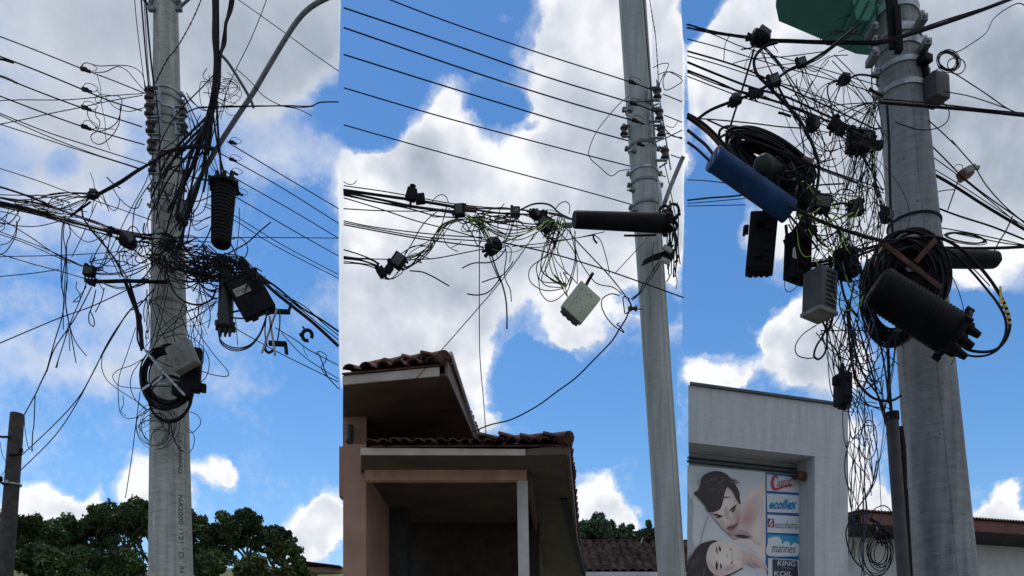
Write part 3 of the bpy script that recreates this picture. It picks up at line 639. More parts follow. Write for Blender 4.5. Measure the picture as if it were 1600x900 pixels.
# man's head
S(1, 6, [(1106, 790), (1110, 772), (1124, 760), (1140, 764), (1152, 776), (1157, 792), (1158, 812), (1156, 824), (1146, 834), (1136, 832), (1126, 822), (1114, 808)])
S(6, 7, [(1115, 798), (1126, 782), (1137, 768), (1144, 778), (1148, 796), (1140, 812), (1132, 818), (1122, 806)])
S(2, 8, [(1134, 792), (1139, 801), (1141, 812), (1136, 811), (1132, 802)])
S(8, 8, [(1150, 800), (1156, 800), (1157, 816), (1152, 828), (1146, 832), (1150, 818)])
S(3, 10, [(1085, 770), (1091, 766), (1094, 758), (1098, 745), (1108, 738), (1120, 736), (1132, 739), (1142, 747), (1149, 757), (1155, 768), (1156, 778), (1157, 788), (1151, 780), (1145, 768), (1138, 760), (1133, 768), (1130, 782), (1126, 794), (1116, 800), (1107, 799), (1102, 790), (1094, 780)])
for (x, y) in ((1104, 752), (1116, 746), (1128, 750), (1112, 764), (1124, 766)): S(9, 11, [(x - 6, y + 4), (x, y - 1), (x + 8, y - 1), (x + 2, y + 1.5)])
S(3, 11, [(1113, 803), (1121, 803), (1129, 807), (1121, 806)]); S(3, 11, [(1139, 798), (1145, 792), (1151, 788), (1147, 795)])
S(3, 12, [(1119, 808), (1125, 806), (1130, 805), (1125, 809)]); S(3, 12, [(1142, 800), (1147, 796), (1150, 793), (1147, 799)])
S(4, 12, [(1135, 825), (1142, 821), (1146, 820), (1153, 816), (1152, 821), (1147, 827), (1140, 828)]); S(3, 13, [(1137, 824.5), (1145, 822.5), (1152, 818), (1145, 824)])
S(2, 12, [(1136, 831), (1146, 829), (1152, 824), (1148, 832), (1141, 834)])
# woman's head, lying
S(3, 6, [(1092, 852), (1106, 846), (1120, 846), (1112, 868), (1112, 890), (1122, 930), (1074, 930), (1074, 885), (1082, 866)])
S(6, 8, [(1104, 866), (1112, 850), (1128, 846), (1145, 848), (1157, 858), (1160, 872), (1156, 888), (1144, 896), (1126, 900), (1112, 894), (1105, 882)])
S(1, 9, [(1106, 878), (1112, 890), (1126, 898), (1144, 894), (1155, 886), (1140, 890), (1122, 888)])
S(3, 10, [(1119, 853), (1121, 860), (1122, 866), (1119, 861)]); S(3, 10, [(1124, 853), (1127, 858), (1125, 862), (1123, 857)])
S(3, 10, [(1120, 876), (1122, 884), (1120, 891), (1118, 884)]); S(3, 10, [(1126, 880), (1128, 885), (1127, 890), (1125, 885)])
S(5, 10, [(1144, 860), (1146, 868), (1145, 877), (1142, 871)]); S(4, 11, [(1142, 856), (1144, 860), (1141, 858)]); S(4, 11, [(1144, 877), (1145, 881), (1142, 880)])
S(2, 10, [(1136, 866), (1138, 869), (1136, 871)])
S(1, 7, [(1158, 862), (1178, 866), (1196, 882), (1197, 892), (1170, 880), (1156, 892), (1160, 876)]); S(8, 8, [(1172, 872), (1196, 888), (1196, 894), (1178, 884)])
S(5, 9, [(1140, 898), (1160, 890), (1180, 888), (1197, 894), (1197, 930), (1110, 930), (1125, 905)])
S(3, 10, [(1124, 902), (1142, 896), (1158, 888), (1160, 889), (1144, 898), (1128, 905)])
def soft(lay, pts, ca, cb, n=6, f0=1.0, f1=.3, shift=(0, 0)):
    cx0 = sum(p[0] for p in pts) / len(pts) + shift[0]; cy0 = sum(p[1] for p in pts) / len(pts) + shift[1]
    for k in range(n):
        t_ = k / (n - 1); f = f0 + (f1 - f0) * t_; PC_.append(mat('print_tone', tuple(a + (b_ - a) * t_ for a, b_ in zip(ca, cb)), .5, var=.08, vscale=3, spec=.3))
        mb.cur = len(PC_) - 1; flat(mb, [(cx0 + (p[0] - cx0) * f, cy0 + (p[1] - cy0) * f) for p in pts], lay + k * .14)
SKL, SKM, SKD = (.62, .51, .47), (.50, .40, .38), (.40, .28, .265)
soft(3.2, [(1158, 800), (1168, 782), (1184, 774), (1192, 790), (1188, 815), (1174, 834), (1160, 838), (1152, 826)], (.54, .46, .44), (.44, .265, .235), 8, 1.05, .2, (-6, 4))
soft(3.4, [(1176, 812), (1190, 800), (1195, 830), (1190, 850), (1178, 846), (1172, 832)], (.54, .455, .435), (.60, .53, .51), 6)
soft(7.2, [(1114, 799), (1126, 782), (1137, 768), (1145, 779), (1149, 796), (1142, 812), (1132, 820), (1121, 808)], SKL, (.70, .58, .53), 6, 1.0, .25, (-2, -6))
soft(8.4, [(1146, 790), (1155, 788), (1157, 806), (1155, 824), (1146, 831), (1144, 812)], (.51, .42, .40), (.40, .25, .215), 6, 1.0, .3, (5, 4))
soft(8.5, [(1120, 812), (1128, 810), (1134, 820), (1136, 829), (1128, 824)], (.53, .45, .43), (.43, .33, .32), 5)
soft(8.5, [(1133, 790), (1138, 800), (1140, 812), (1134, 811), (1131, 802)], (.52, .44, .42), (.42, .32, .30), 5)
soft(8.2, [(1108, 866), (1116, 852), (1130, 849), (1145, 851), (1154, 860), (1156, 874), (1150, 886), (1136, 892), (1120, 893), (1110, 884)], SKL, (.72, .61, .55), 7, 1.0, .2, (-2, -4))
soft(9.2, [(1128, 886), (1142, 882), (1152, 884), (1144, 893), (1130, 896)], (.54, .46, .44), (.43, .33, .32), 5)
soft(8.4, [(1164, 874), (1180, 878), (1194, 888), (1192, 892), (1174, 884)], (.50, .40, .385), (.36, .22, .22), 5)
soft(2.2, [(1076, 735), (1110, 732), (1120, 736), (1090, 760), (1078, 780)], (.50, .52, .55), (.40, .43, .46), 6)
soft(9.3, [(1150, 899), (1170, 893), (1190, 897), (1196, 915), (1160, 925), (1135, 915)], (.50, .50, .52), (.60, .60, .62), 5)
rh = random.Random(4)
for k in range(46):      # locks of hair catching light
    x = rh.uniform(1090, 1148); y = 738 + abs(x - 1120) * .25 + rh.uniform(2, 40 if x < 1132 else 14); L = rh.uniform(5, 13); a = rh.uniform(-.9, -.1) + (x - 1120) * .03
    v = rh.choice((.055, .08, .10, .02)); PC_.append(mat('print_hair', (v, v * .8, v * .85), .5, var=.1)) if k < 8 else None; mb.cur = len(PC_) - 1 - (k % 8) if k >= 8 else len(PC_) - 1
    c_, s_ = math.cos(a), math.sin(a); flat(mb, [(x, y), (x + c_ * L * .4 + .5, y + s_ * L * .4 - .9), (x + c_ * L, y + s_ * L), (x + c_ * L * .5, y + s_ * L * .5 + .6)], 11 + .05 * k, True, 3)
for k in range(22):
    x = rh.uniform(1080, 1104); y = rh.uniform(862, 925); L = rh.uniform(10, 22); a = rh.uniform(1.5, 2.1); c_, s_ = math.cos(a), math.sin(a); mb.cur = len(PC_) - 1 - (k % 8)
    flat(mb, [(x, y), (x + c_ * L * .5 + .8, y + s_ * L * .5), (x + c_ * L, y + s_ * L), (x + c_ * L * .5 - .5, y + s_ * L * .5)], 7.0 + .05 * k, True, 3)
mb.cur = 0; mb.build('printed_picture', PC_, bb)
mb = MB(); qa = [onw(1196, 738, WPL + .003), onw(1253, 744, WPL + .003)]; u0 = (qa[0] - A3).dot(U3); u1 = (qa[1] - A3).dot(U3)
mb.prism([wp(u0, 1.2, WPL + .003), wp(u1, 1.2, WPL + .003), wp(u1, qa[1].z, WPL + .003), wp(u0, qa[0].z, WPL + .003)], N3 * -.006); mb.build('panel_frame', pm('blue', (.02, .10, .30)), bb)
logoM = dict(red=pm('red', (.42, .03, .06)), blue=pm('logo_blue', (.02, .14, .42)), dk=pm('dark', (.04, .04, .06)), wh=pm('white', (.52, .55, .60)), gr=pm('grey', (.13, .12, .15)), mar=pm('maroon', (.16, .025, .04)), cy=pm('cyan', (.03, .27, .42)))
LAY = 6
def lettering(parent, txt, quad, m, shear=0, bold=.0, lay=10):
    """fit a word into the pixel quad (left-top, right-top, right-bottom, left-bottom)"""
    vs, fs = text_mesh(txt, 1, shear, 0, bold); x0 = min(v.x for v in vs); x1 = max(v.x for v in vs); y0 = min(v.y for v in vs); y1 = max(v.y for v in vs)
    a, b_, c_, d_ = [Vector((x, y)) for x, y in quad]; out = []
    for v in vs:
        s_ = (v.x - x0) / (x1 - x0); t_ = 1 - (v.y - y0) / (y1 - y0); p = a.lerp(b_, s_).lerp(d_.lerp(c_, s_), t_); out.append(onw(p.x, p.y, WPL - lay * .0016))
    mm_ = MB(); mm_.add(out, fs); return mm_.build('lettering', m, parent)
def shape(parent, name, pts, m, lay=9, smooth=True):
    mm_ = MB(); flat(mm_, pts, lay, smooth); return mm_.build(name, m, parent)
def panel(pts, m, label):
    mm_ = MB(); flat(mm_, pts, LAY, False); o = mm_.build('logo_panel', m, bb); o['label'] = label; o['_o'] = list(bb['_o']); return o
# children of a panel share the billboard's origin
p = panel([(1198, 741), (1248, 747), (1249, 770), (1198, 767)], logoM['wh'], 'white panel reading Castor in red')
lettering(p, 'astor', [(1214.5, 751), (1237, 747), (1237.5, 757.5), (1214.5, 760.5)], logoM['red'], .3, -.004)
shape(p, 'letter_stroke', [(1216, 746), (1213, 742.5), (1208.5, 743), (1205.5, 749), (1205, 757), (1207, 764), (1211, 766.5), (1217, 765), (1226, 761.5), (1237, 760), (1237.5, 757), (1226, 758.5), (1217, 761.5), (1212, 762.5), (1209.5, 759), (1209, 752), (1211, 746.5), (1213.5, 746), (1214.5, 748)], logoM['red'], 10)
p = panel([(1198, 771), (1249, 774), (1250, 802), (1199, 800)], logoM['wh'], 'white panel with slanting blue script word')
lettering(p, 'ecoflex', [(1202, 781), (1245, 780), (1246, 796), (1202, 795)], logoM['blue'], .4, .03)
lettering(p, 'ecoflex', [(1202.8, 780.4), (1245.6, 779.6), (1246, 794.5), (1202, 793.5)], logoM['cy'], .4, .004, 11)
p = panel([(1199, 804), (1250, 807), (1251, 834), (1199, 832)], logoM['wh'], 'white panel reading estofama in grey')
lettering(p, 'estofama', [(1211.5, 814), (1247, 815), (1247, 826), (1211.5, 825)], logoM['gr'], 0, -.008)
s1 = shape(p, 'emblem', [(1200, 810), (1209.5, 811), (1209.5, 824), (1200, 823)], logoM['mar'], 9, False); 
shape(p, 'emblem_stroke', [(1201, 822), (1203, 814), (1206, 811.5), (1207, 814), (1204, 817), (1207, 818), (1206, 822), (1203, 822.5), (1205.5, 819), (1203, 818.5)], logoM['wh'], 10)
p = panel([(1199, 835), (1251, 838), (1252, 871), (1200, 869)], logoM['cy'], 'blue panel reading mannes on a white cloud')
shape(p, 'white_cloud', [(1199.5, 848), (1200, 842), (1208, 839), (1216, 839), (1221, 843), (1222, 850), (1227, 846), (1233, 847), (1235, 853), (1241, 848), (1248, 851), (1250, 858), (1247, 866), (1242, 868.5), (1200, 868)], logoM['wh'], 8)
lettering(p, 'mannes', [(1206, 853), (1243, 855), (1243, 864), (1206, 863)], logoM['dk'], .25, 0)
p = panel([(1200, 872), (1252, 875), (1254, 930), (1200, 930)], logoM['wh'], 'white panel with black KING KOIL block')
shape(p, 'black_block', [(1207, 873.5), (1246, 876), (1248, 930), (1207, 930)], logoM['dk'], 8, False)
lettering(p, 'KING', [(1215, 875.5), (1243, 877), (1243, 885), (1215, 884)], logoM['wh'], .05, .01)
lettering(p, 'KOIL', [(1209.5, 892), (1238, 893), (1238, 901), (1209.5, 900)], logoM['wh'], .05, .01)
shape(p, 'silver_arc', [(1217, 888), (1225, 886), (1234, 887), (1241, 891), (1233, 889), (1225, 888)], logoM['gr'], 10)
# ================================================================ LOW WHITE BUILDING AT RIGHT
t = thing('low_white_building', 'low white building with a maroon corrugated roof behind the right pole', 'building', (7, 11.5, 0))
R0 = W(1336, 806, 11); R1 = W(1515, 812, 11.2); R2 = W(1700, 824, 11.6)
zt0 = R1.z; dirr = (W(1600, 818, 11.35) - R1).normalized()
P_ = R1 - dirr * 1.62; Q_ = R1 + dirr * 2.6
mb = MB(); mb.prism([P_, Q_, Q_ + Vector((0, .0, -.02)), P_ + Vector((0, 0, -.02))], (-.15, 3.2, .35))
n = 90
vs = []
for k in range(n * 4 + 1):
    q = P_.lerp(Q_, k / (n * 4)); a = math.sin(k * math.pi / 2) * .012
    vs += [q + Vector((0, -.05, .02 + a)), q + Vector((-.15, 3.15, .37 + a)), q + Vector((0, -.05, .012 + a)), q + Vector((-.15, 3.15, .362 + a))]
mb.add(vs, [f for k in range(n * 4) for f in ((4 * k, 4 * k + 4, 4 * k + 5, 4 * k + 1), (4 * k + 2, 4 * k + 3, 4 * k + 7, 4 * k + 6), (4 * k, 4 * k + 2, 4 * k + 6, 4 * k + 4))], True)
mb.build('corrugated_roof', M['maroon'], t)
mb = MB(); mb.prism([P_ + Vector((0, -.01, -.02)), Q_ + Vector((0, -.01, -.02)), Q_ + Vector((0, -.01, -.15)), P_ + Vector((0, -.01, -.15))], (0, .03, 0)); mb.build('fascia', M['maroon'], t)
sb = .42
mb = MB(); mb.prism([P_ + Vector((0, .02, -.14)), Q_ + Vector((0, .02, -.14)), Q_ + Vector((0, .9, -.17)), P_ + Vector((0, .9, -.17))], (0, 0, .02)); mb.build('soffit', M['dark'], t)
P2, Q2 = P_ + Vector((-.25, .75, 0)), Q_ + Vector((0, .75, 0))
mb = MB(); mb.prism([P2 + Vector((0, 0, -.16)), Q2 + Vector((0, 0, -.16)), Vector((Q2.x, Q2.y, 0)), Vector((P2.x, P2.y, 0))], (0, 2.2, 0)); mb.build('wall', M['whitep'], t)
mb = MB(); mb.box(P2 + Vector((.06, .1, .02)), X3, Y3, Z3, .16, .3, .03, .01); mb.build('wall_coping', M['grey2'], t)
# ================================================================ HARDWARE PROTOTYPES
def ordn(i): return ['topmost', 'second from the top', 'third from the top', 'fourth from the top', 'fifth from the top', 'sixth from the top', 'seventh from the top', 'eighth from the top'][i]
BOOT = {}
def place(proto, loc, rot=(0, 0, 0), sc=1.0, label=None, group=None, cat=None):
    if proto not in BOOT: BOOT[proto] = 1; o = proto
    else: o = copy_tree(proto)
    o.location = loc; o.rotation_euler = tuple(R(a) for a in rot); o.scale = (sc,) * 3 if not isinstance(sc, tuple) else sc
    if label: o['label'] = label
    if group: o['group'] = group
    if cat: o['category'] = cat
    return o
# spool insulator on a steel rack
spool = thing('spool_insulator', '', 'insulator')
mb = MB(); mb.lathe((0, 0, -.042), Z3, [(0, .026), (.008, .036), (.02, .036), (.027, .026), (.034, .024), (.05, .024), (.057, .026), (.064, .036), (.076, .036), (.084, .026)], 18); mb.build('spool', M['brownc'], spool)
mb = MB(); mb.box((.03, 0, .052), X3, Y3, Z3, .05, .016, .003); mb.box((.03, 0, -.052), X3, Y3, Z3, .05, .016, .003); mb.box((.078, 0, 0), X3, Y3, Z3, .004, .016, .055); mb.build('bracket', M['galv'], spool)
mb = MB(); mb.tube([(0, 0, -.062), (0, 0, .062)], .007, 8); mb.lathe((0, 0, .057), Z3, [(0, .013), (.012, .013)], 6); mb.build('bolt', M['steel'], spool)
GI = 'spool insulators on the poles'
sp = [(233,148,7.28,1,0,'brown spool insulator at the top left of the left pole'),(233,173,7.28,1,0,'brown spool insulator second down on the left side of the left pole'),(235,200,7.28,1,0,'brown spool insulator third down on the left side of the left pole'),(237,229,7.28,1,0,'brown spool insulator fourth down on the left side of the left pole'),
 (286,176,7.4,.85,180,'spool insulator at the upper right side of the left pole'),(288,202,7.4,.85,180,'spool insulator lower on the right side of the left pole'),(238,262,7.25,.9,0,'dark spool insulator low on the left side of the left pole'),
 (1027,147,7.85,1,180,'topmost brown spool insulator on the right of the middle pole'),(1030,180,7.85,1,180,'second brown spool insulator on the right of the middle pole'),(1033,206,7.85,1,180,'third brown spool insulator on the right of the middle pole'),(1039,241,7.85,1,180,'lowest brown spool insulator on the right of the middle pole'),
 (975,205,7.95,.9,0,'single brown spool insulator on the left side of the middle pole')]
for px, py, Y, s_, rz, lab in sp: place(spool, W(px, py, Y), (0, 0, rz), s_ * (1.15 if px < 240 else 1.12), lab, GI)
# dead-end clamp with its wire bail
clamp = thing('wire_clamp', '', 'clamp')
mb = MB(); mb.box((0, 0, 0), X3, Y3, Z3, .026, .012, .014, .004); mb.box((.04, 0, -.008), X3, Y3, Z3, .016, .010, .010, .003); mb.build('wedge', M['plastic'], clamp)
mb = MB(); mb.tube(catmull([Vector(p) for p in ((-.02, 0, .0), (-.01, 0, .045), (.035, 0, .055), (.09, 0, .038), (.10, 0, .02), (.07, 0, -.004), (.03, 0, -.008))], 5), .0026, 5); mb.build('bail', M['rubber'], clamp)
GC = 'small dead-end clamps on the thin lines'
for px, py, Y, rx, s_, lab in [(131,108,7,0,1,'topmost clamp on the thin lines left of the left pole'),(133,140,7,0,1,'second clamp down on the thin lines left of the left pole'),(132,168,7,0,1,'third clamp down on the thin lines left of the left pole'),(132,198,7,0,1,'fourth clamp down on the thin lines left of the left pole'),
 (362,222,7.2,0,.9,'topmost clamp on the lines right of the left pole'),(362,249,7.2,0,.9,'second clamp on the lines right of the left pole'),(364,270,7.2,0,.9,'third clamp on the lines right of the left pole'),(372,302,7.3,0,.9,'lowest clamp, beside the hanging ribbed closure'),
 (986,128,7.7,0,1,'topmost clamp across the face of the middle pole'),(988,161,7.7,0,1,'second clamp across the face of the middle pole'),(991,188,7.7,0,1,'third clamp across the face of the middle pole'),(999,225,7.7,0,1,'lowest clamp across the face of the middle pole')]:
    place(clamp, W(px, py, Y), (0, rx + 12, 0), s_ * (.9 if px > 150 else 1.05), lab, GC)
# little optical splitter / drop boxes strung on the cables
def drop_proto(kind):
    t = thing('splitter_box', '', 'splitter box'); mb = MB()
    if kind == 0:
        mb.box((0, 0, 0), X3, Y3, Z3, .05, .028, .045, .008); mb.box((-.035, 0, .05), X3, Y3, Z3, .014, .018, .012, .003); mb.build('body', M['plastic'], t)
        mb = MB(); mb.box((.0, -.03, -.005), X3, Y3, Z3, .04, .006, .03, .004); mb.build('lid', M['grey2'], t)
        mb = MB(); 
        for a in (-.03, 0, .03): mb.tube([(a, 0, -.04), (a, 0, -.065)], .009, 6)
        mb.build('cable_glands', M['rubber'], t)
    elif kind == 1:
        mb.lathe((-.055, 0, 0), X3, [(0, .03), (.01, .043), (.05, .046), (.09, .040), (.105, .022)], 14); mb.build('body', M['plastic'], t)
        mb = MB(); mb.box((0, 0, .045), X3, Y3, Z3, .02, .016, .012, .003); mb.box((.01, -.03, .02), *axes(25), .035, .012, .018, .004); mb.build('hanger', M['grey2'], t)
        mb = MB(); mb.tube([(-.05, 0, -.01), (-.085, 0, -.02)], .012, 6); mb.build('cable_gland', M['rubber'], t); mb = MB(); mb.tube([(-.05, .01, .012), (-.08, .01, .02)], .010, 6); mb.build('cable_gland', M['rubber'], t)
    else:
        mb.box((-.022, 0, .004), *axes(8), .03, .022, .036, .005); mb.box((.035, .004, -.012), *axes(-14), .03, .022, .026, .005); mb.build('body', M['plastic'], t)
        mb = MB(); mb.tube([(-.02, 0, -.03), (-.02, 0, -.055), (-.012, 0, -.075)], .008, 6); mb.lathe((-.02, 0, .036), Z3, [(0, .012), (.012, .012), (.02, .02), (.026, .02)], 8); mb.build('hook', M['rubber'], t)
    return t
protos = [drop_proto(0), drop_proto(1), drop_proto(2)]
GB = 'small splitter boxes strung among the cables'
# px, py, Y, kind, roll, scale, label
drops = [
 (147,304,7.0,1,-20,.85,'small splice where the left cables fan out above the main bundle'),
 (172,361,7.0,2,80,.7,'narrow black clip standing on the main bundle left of the left pole'),
 (201,378,7.0,1,30,1.35,'round black lump under the main bundle, just left of the left pole'),
 (140,424,7.0,0,10,1.0,'black box at the left end of the dark horizontal bar by the left pole'),
 (262,378,7.1,0,20,1.2,'dark box in the thick of the tangle on the left pole'),
 (285,345,7.1,1,50,1.0,'small dark splice over the right edge of the left pole'),
 (242,405,7.1,2,10,.8,'small dark clip low on the left edge of the left pole'),
 (345,412,7.1,1,10,1.3,'long dark splice in the net of wires right of the left pole'),
 (648,306,6.6,2,8,1.35,'pair of black boxes side by side on the upper bundle, nearest the left'),
 (718,329,6.7,0,86,1.0,'upright black splitter box where the upper bundle meets drooping lime wires'),
 (805,331,6.9,0,0,.85,'square black splitter box in the middle of the bundle'),
 (836,336,6.9,1,40,.9,'left black box of the clump left of the long tube closure'),
 (853,350,6.9,0,30,1.25,'lower black box of the clump left of the long tube closure'),
 (848,338,6.95,2,60,.9,'upper black box of the clump left of the long tube closure'),
 (772,385,6.8,1,-35,1.35,'black wedge shaped box hanging mid air with cut wires below'),
 (622,408,6.5,0,-55,1.15,'right half of the lower left splice pair with lime wires'),
 (600,423,6.5,2,-40,1.1,'left half of the lower left splice pair'),
 (1189,60,4.3,1,10,.95,'grey black splice box on the twisted cable at the top of the right picture'),
 (1252,98,4.2,0,-20,.62,'small black box highest on the slanting cable below the turquoise tank'),
 (1209,126,4.2,0,-24,.62,'small black box second down the slanting cable below the turquoise tank'),
 (1180,146,4.2,2,-24,.62,'small black box third down the slanting cable below the turquoise tank'),
 (1150,157,4.2,1,-24,.62,'small black box lowest on the slanting cable below the turquoise tank'),
 (1269,195,4.3,1,80,.9,'upright egg shaped splice in the web of wires left of the right pole'),
 (1307,197,4.3,2,25,1.0,'black box in the web of wires, level with the egg shaped splice'),
 (1341,222,4.4,0,5,1.25,'biggest black box beside the upper left side of the right pole'),
 (1365,222,4.45,2,15,1.0,'black box touching the upper left side of the right pole'),
 (1320,125,4.4,1,-15,.75,'grey black splice with a smooth cable running to the right pole'),
 (1284,318,4.3,0,10,1.15,'squarish black box in the dense tangle above the hanging boxes'),
 (1337,325,4.4,0,80,1.0,'upright black box halfway to the right pole in the tangle'),
 (1384,338,4.45,1,80,.9,'black box against the left edge of the right pole above the coil'),
 (1240,292,4.42,2,30,1.9,'large dark bracket block beside the lower end of the blue tube closure'),
 (1222,268,4.45,2,-20,1.7,'dark block wedged behind the round domed closure'),
 (1262,352,4.3,2,30,1.0,'small black clip above the hanging grey slotted box'),
]
for px, py, Y, k, roll, s_, lab in drops: place(protos[k], W(px, py, Y), (0, roll, 0), s_ * (.78 if px > 1240 and px != 1341 else .95), lab, GB)
# ================================================================ CLOSURES
RD = .94
def closure(name, label, cat, p0, p1, r0, r1, m, ribs=0, collar=True, ports=2, group=None, dome=True, portm=None, plen=.07, flatend=False):
    ax = (p1 - p0); L = ax.length; d = ax.normalized(); t = thing(name, label, cat, tuple(p0), group)
    mb = MB(); prof = [(0, r0 * .9)]
    n = max(ribs, 6)
    for i in range(n):
        a = L * (.03 + .92 * i / n); b_ = L * (.03 + .92 * (i + 1) / n); rr_ = r0 + (r1 - r0) * a / L
        if ribs: prof += [(a, rr_ * RD), (a + (b_ - a) * .35, rr_ * RD), (a + (b_ - a) * .45, rr_), (b_ - .0005, rr_)]
        else: prof += [(a, rr_)]
    if flatend: prof += [(L * .99, r1), (L, r1 * .94)]
    else: prof += [(L * .96, r1 * .97), (L * .985, r1 * .86), (L, r1 * .6)]
    mb.lathe(p0, d, prof, 24); mb.build('body', m, t)
    if collar:
        mb = MB(); mb.lathe(p0 + d * (-.005), d, [(0, r0 * 1.02), (.006, r0 * 1.17), (.028, r0 * 1.17), (.035, r0 * 1.04)], 24)
        o1 = d.orthogonal().normalized(); o2 = d.cross(o1)
        for k in range(6): an = k * math.pi / 3; mb.box(p0 + d * .012 + (o1 * math.cos(an) + o2 * math.sin(an)) * r0 * 1.18, o1, o2, d, .012, .012, .022, .002)
        mb.build('collar', m, t)
    o1 = X3 if abs(d.x) < .7 else Z3; o1 = (o1 - d * o1.dot(d)).normalized()
    for k in range(ports):
        s_ = (k - (ports - 1) / 2) * (r0 * 1.2 / max(1, ports - 1)) if ports > 1 else 0
        mb = MB(); q = p0 + o1 * s_; mb.tube([q + d * .01, q - d * plen * .6, q - d * plen * .75, q - d * plen * 1.3], [r0 * .34, r0 * .32, r0 * .2, r0 * .15], 10); mb.build('port', portm or m, t)
    return t
closure('splice_closure', 'ribbed black splice closure hanging nearly upright right of the left pole', 'splice closure', W(350, 288, 7.0), W(345, 385, 6.95), pxm(19, 7), pxm(14.5, 7), M['plastic'], 17, ports=3, plen=.09)
closure('splice_closure', 'smooth dark green splice closure hanging beside the black box with a white label', 'splice closure', W(352, 512, 6.95), W(354, 432, 7.0), pxm(12, 7), pxm(11, 7), M['greenpl'], 0, ports=3, plen=.06)
closure('splice_closure', 'long thin dark tube closure lying across the middle pole', 'splice closure', W(1042, 349, 7.55), W(897, 343, 7.35), pxm(14.5, 7.5), pxm(12.5, 7.5), M['plastic'], 0, collar=True, ports=2, flatend=True)
bc = closure('splice_closure', 'slanting blue tube closure at the upper left of the right pole', 'splice closure', W(1116, 248, 4.1), W(1234, 331, 4.2), pxm(18, 4.2), pxm(18.5, 4.2), M['bluepl'], 0, collar=False, ports=0, flatend=True)
d_ = (W(1232, 329, 4.25) - W(1116, 248, 4.1)).normalized(); mb = MB(); mb.lathe(W(1116, 248, 4.1) - d_ * .012, d_, [(0, pxm(15, 4.1)), (.004, pxm(19.3, 4.1)), (.03, pxm(19.3, 4.1)), (.034, pxm(18, 4.1))], 24); mb.build('end_cap', M['bluepl'], bc)
RD = .965
big = closure('splice_closure', 'big black finned splice closure slanting across the front of the right pole', 'splice closure', W(1492, 524, 4.35), W(1366, 446, 4.35), pxm(33, 4.35), pxm(31, 4.35), M['plastic'], 22, ports=3, plen=.085)
closure('splice_closure', 'smooth black tube closure pointing right from behind the right pole', 'splice closure', W(1450, 404, 4.75), W(1558, 406, 4.85), pxm(14, 4.8), pxm(13.5, 4.8), M['plastic'], 0, collar=False, ports=1)
mb = MB(); mb.lathe(W(1556, 406, 4.85), X3, [(0, .028), (.012, .028), (.014, .014), (.03, .014)], 12); nub = mb.build('end_knob', M['plastic'], bpy.data.objects['splice_closure.005'])
# dome closure seen end-on inside the cable coil
closure('dome_closure', 'round grey domed closure seen end on inside the black cable coil', 'splice closure', W(1222, 282, 4.45), W(1191, 256, 4.12), pxm(17, 4.2), pxm(16, 4.1), M['greenpl'], 10, collar=True, ports=0, flatend=False)
# ================================================================ BOXES
t = thing('terminal_box', 'flat black terminal box with a white label, tipped sideways right of the left pole', 'terminal box', tuple(W(392, 462, 6.95)))
ax_ = axes(-30, 15, 0); c = W(392, 463, 6.95); mb = MB(); mb.box(c, *ax_, pxm(26, 7), .05, pxm(30, 7), .012); mb.build('body', M['plastic'], t)
mb = MB(); mb.box(c + ax_[2] * pxm(31, 7), *ax_, pxm(28, 7), .055, .012, .004); mb.box(c - ax_[0] * pxm(16, 7) + ax_[2] * pxm(41, 7), *ax_, .03, .03, .05, .006); mb.box(c + ax_[0] * pxm(14, 7) + ax_[2] * pxm(41, 7), *ax_, .035, .035, .06, .006); mb.build('cable_entries', M['plastic'], t)
mb = MB(); mb.box(c - ax_[1] * .0525 - ax_[0] * .05 + ax_[2] * .05, *ax_, .068, .0012, .032); lb = mb.build('label_sticker', M['white'], t); lb['_o'] = list(t['_o'])
mb = MB()
rq = random.Random(9)
for (x, z, w_, h_) in ((-.045, .008, .014, .006), (-.045, -.012, .014, .004), (-.018, .01, .006, .012), (.0, -.004, .005, .018), (.014, .006, .008, .008), (.03, -.004, .006, .016), (.045, .01, .008, .008), (.045, -.014, .01, .004)):
    mb.box(c - ax_[1] * .0542 + ax_[0] * (-.05 + x) + ax_[2] * (.05 + z), *ax_, w_, .0008, h_ * .8)
mb.build('print', M['letter'], lb)
for k in range(2):
    mb = MB(); mb.box(c - ax_[2] * pxm(31, 7) + ax_[0] * (-.06 + .12 * k), *ax_, .028, .03, .018, .005); mb.build('latch', M['plastic'], t)
# grey cover box on the coil of the left pole
t = thing('wireless_access_box', 'tilted pale grey box on the cable coil at the front of the left pole', 'equipment box', tuple(W(285, 560, 7.0)))
ax_ = axes(-24, -10, 0); c = W(286, 557, 6.92); mb = MB(); mb.box(c, *ax_, pxm(20, 7), .045, pxm(21, 7), .012); mb.build('cover', M['grey'], t)
mb = MB(); mb.tube(catmull([c - ax_[1] * .046 + ax_[0] * a + ax_[2] * b_ for a, b_ in ((-.05, -.02), (-.062, -.05), (-.045, -.075), (-.03, -.05), (-.04, -.025))], 5, True), .003, 5)
for k in range(5): mb.box(c - ax_[1] * .0455 + ax_[0] * (.0 + .006 * k) + ax_[2] * (.05 - .03 * k), *ax_, .010, .001, .003)
mb.build('moulded_mark', M['grey2'], t)
t = thing('equipment_box', 'black box with rounded corner behind the pale grey box on the left pole', 'equipment box', tuple(W(300, 585, 7.0)))
ax_ = axes(4, 15, 0); c = W(299, 578, 7.08); mb = MB(); mb.box(c, *ax_, pxm(15, 7), .06, pxm(34, 7), .02); mb.build('body', M['plastic'], t)
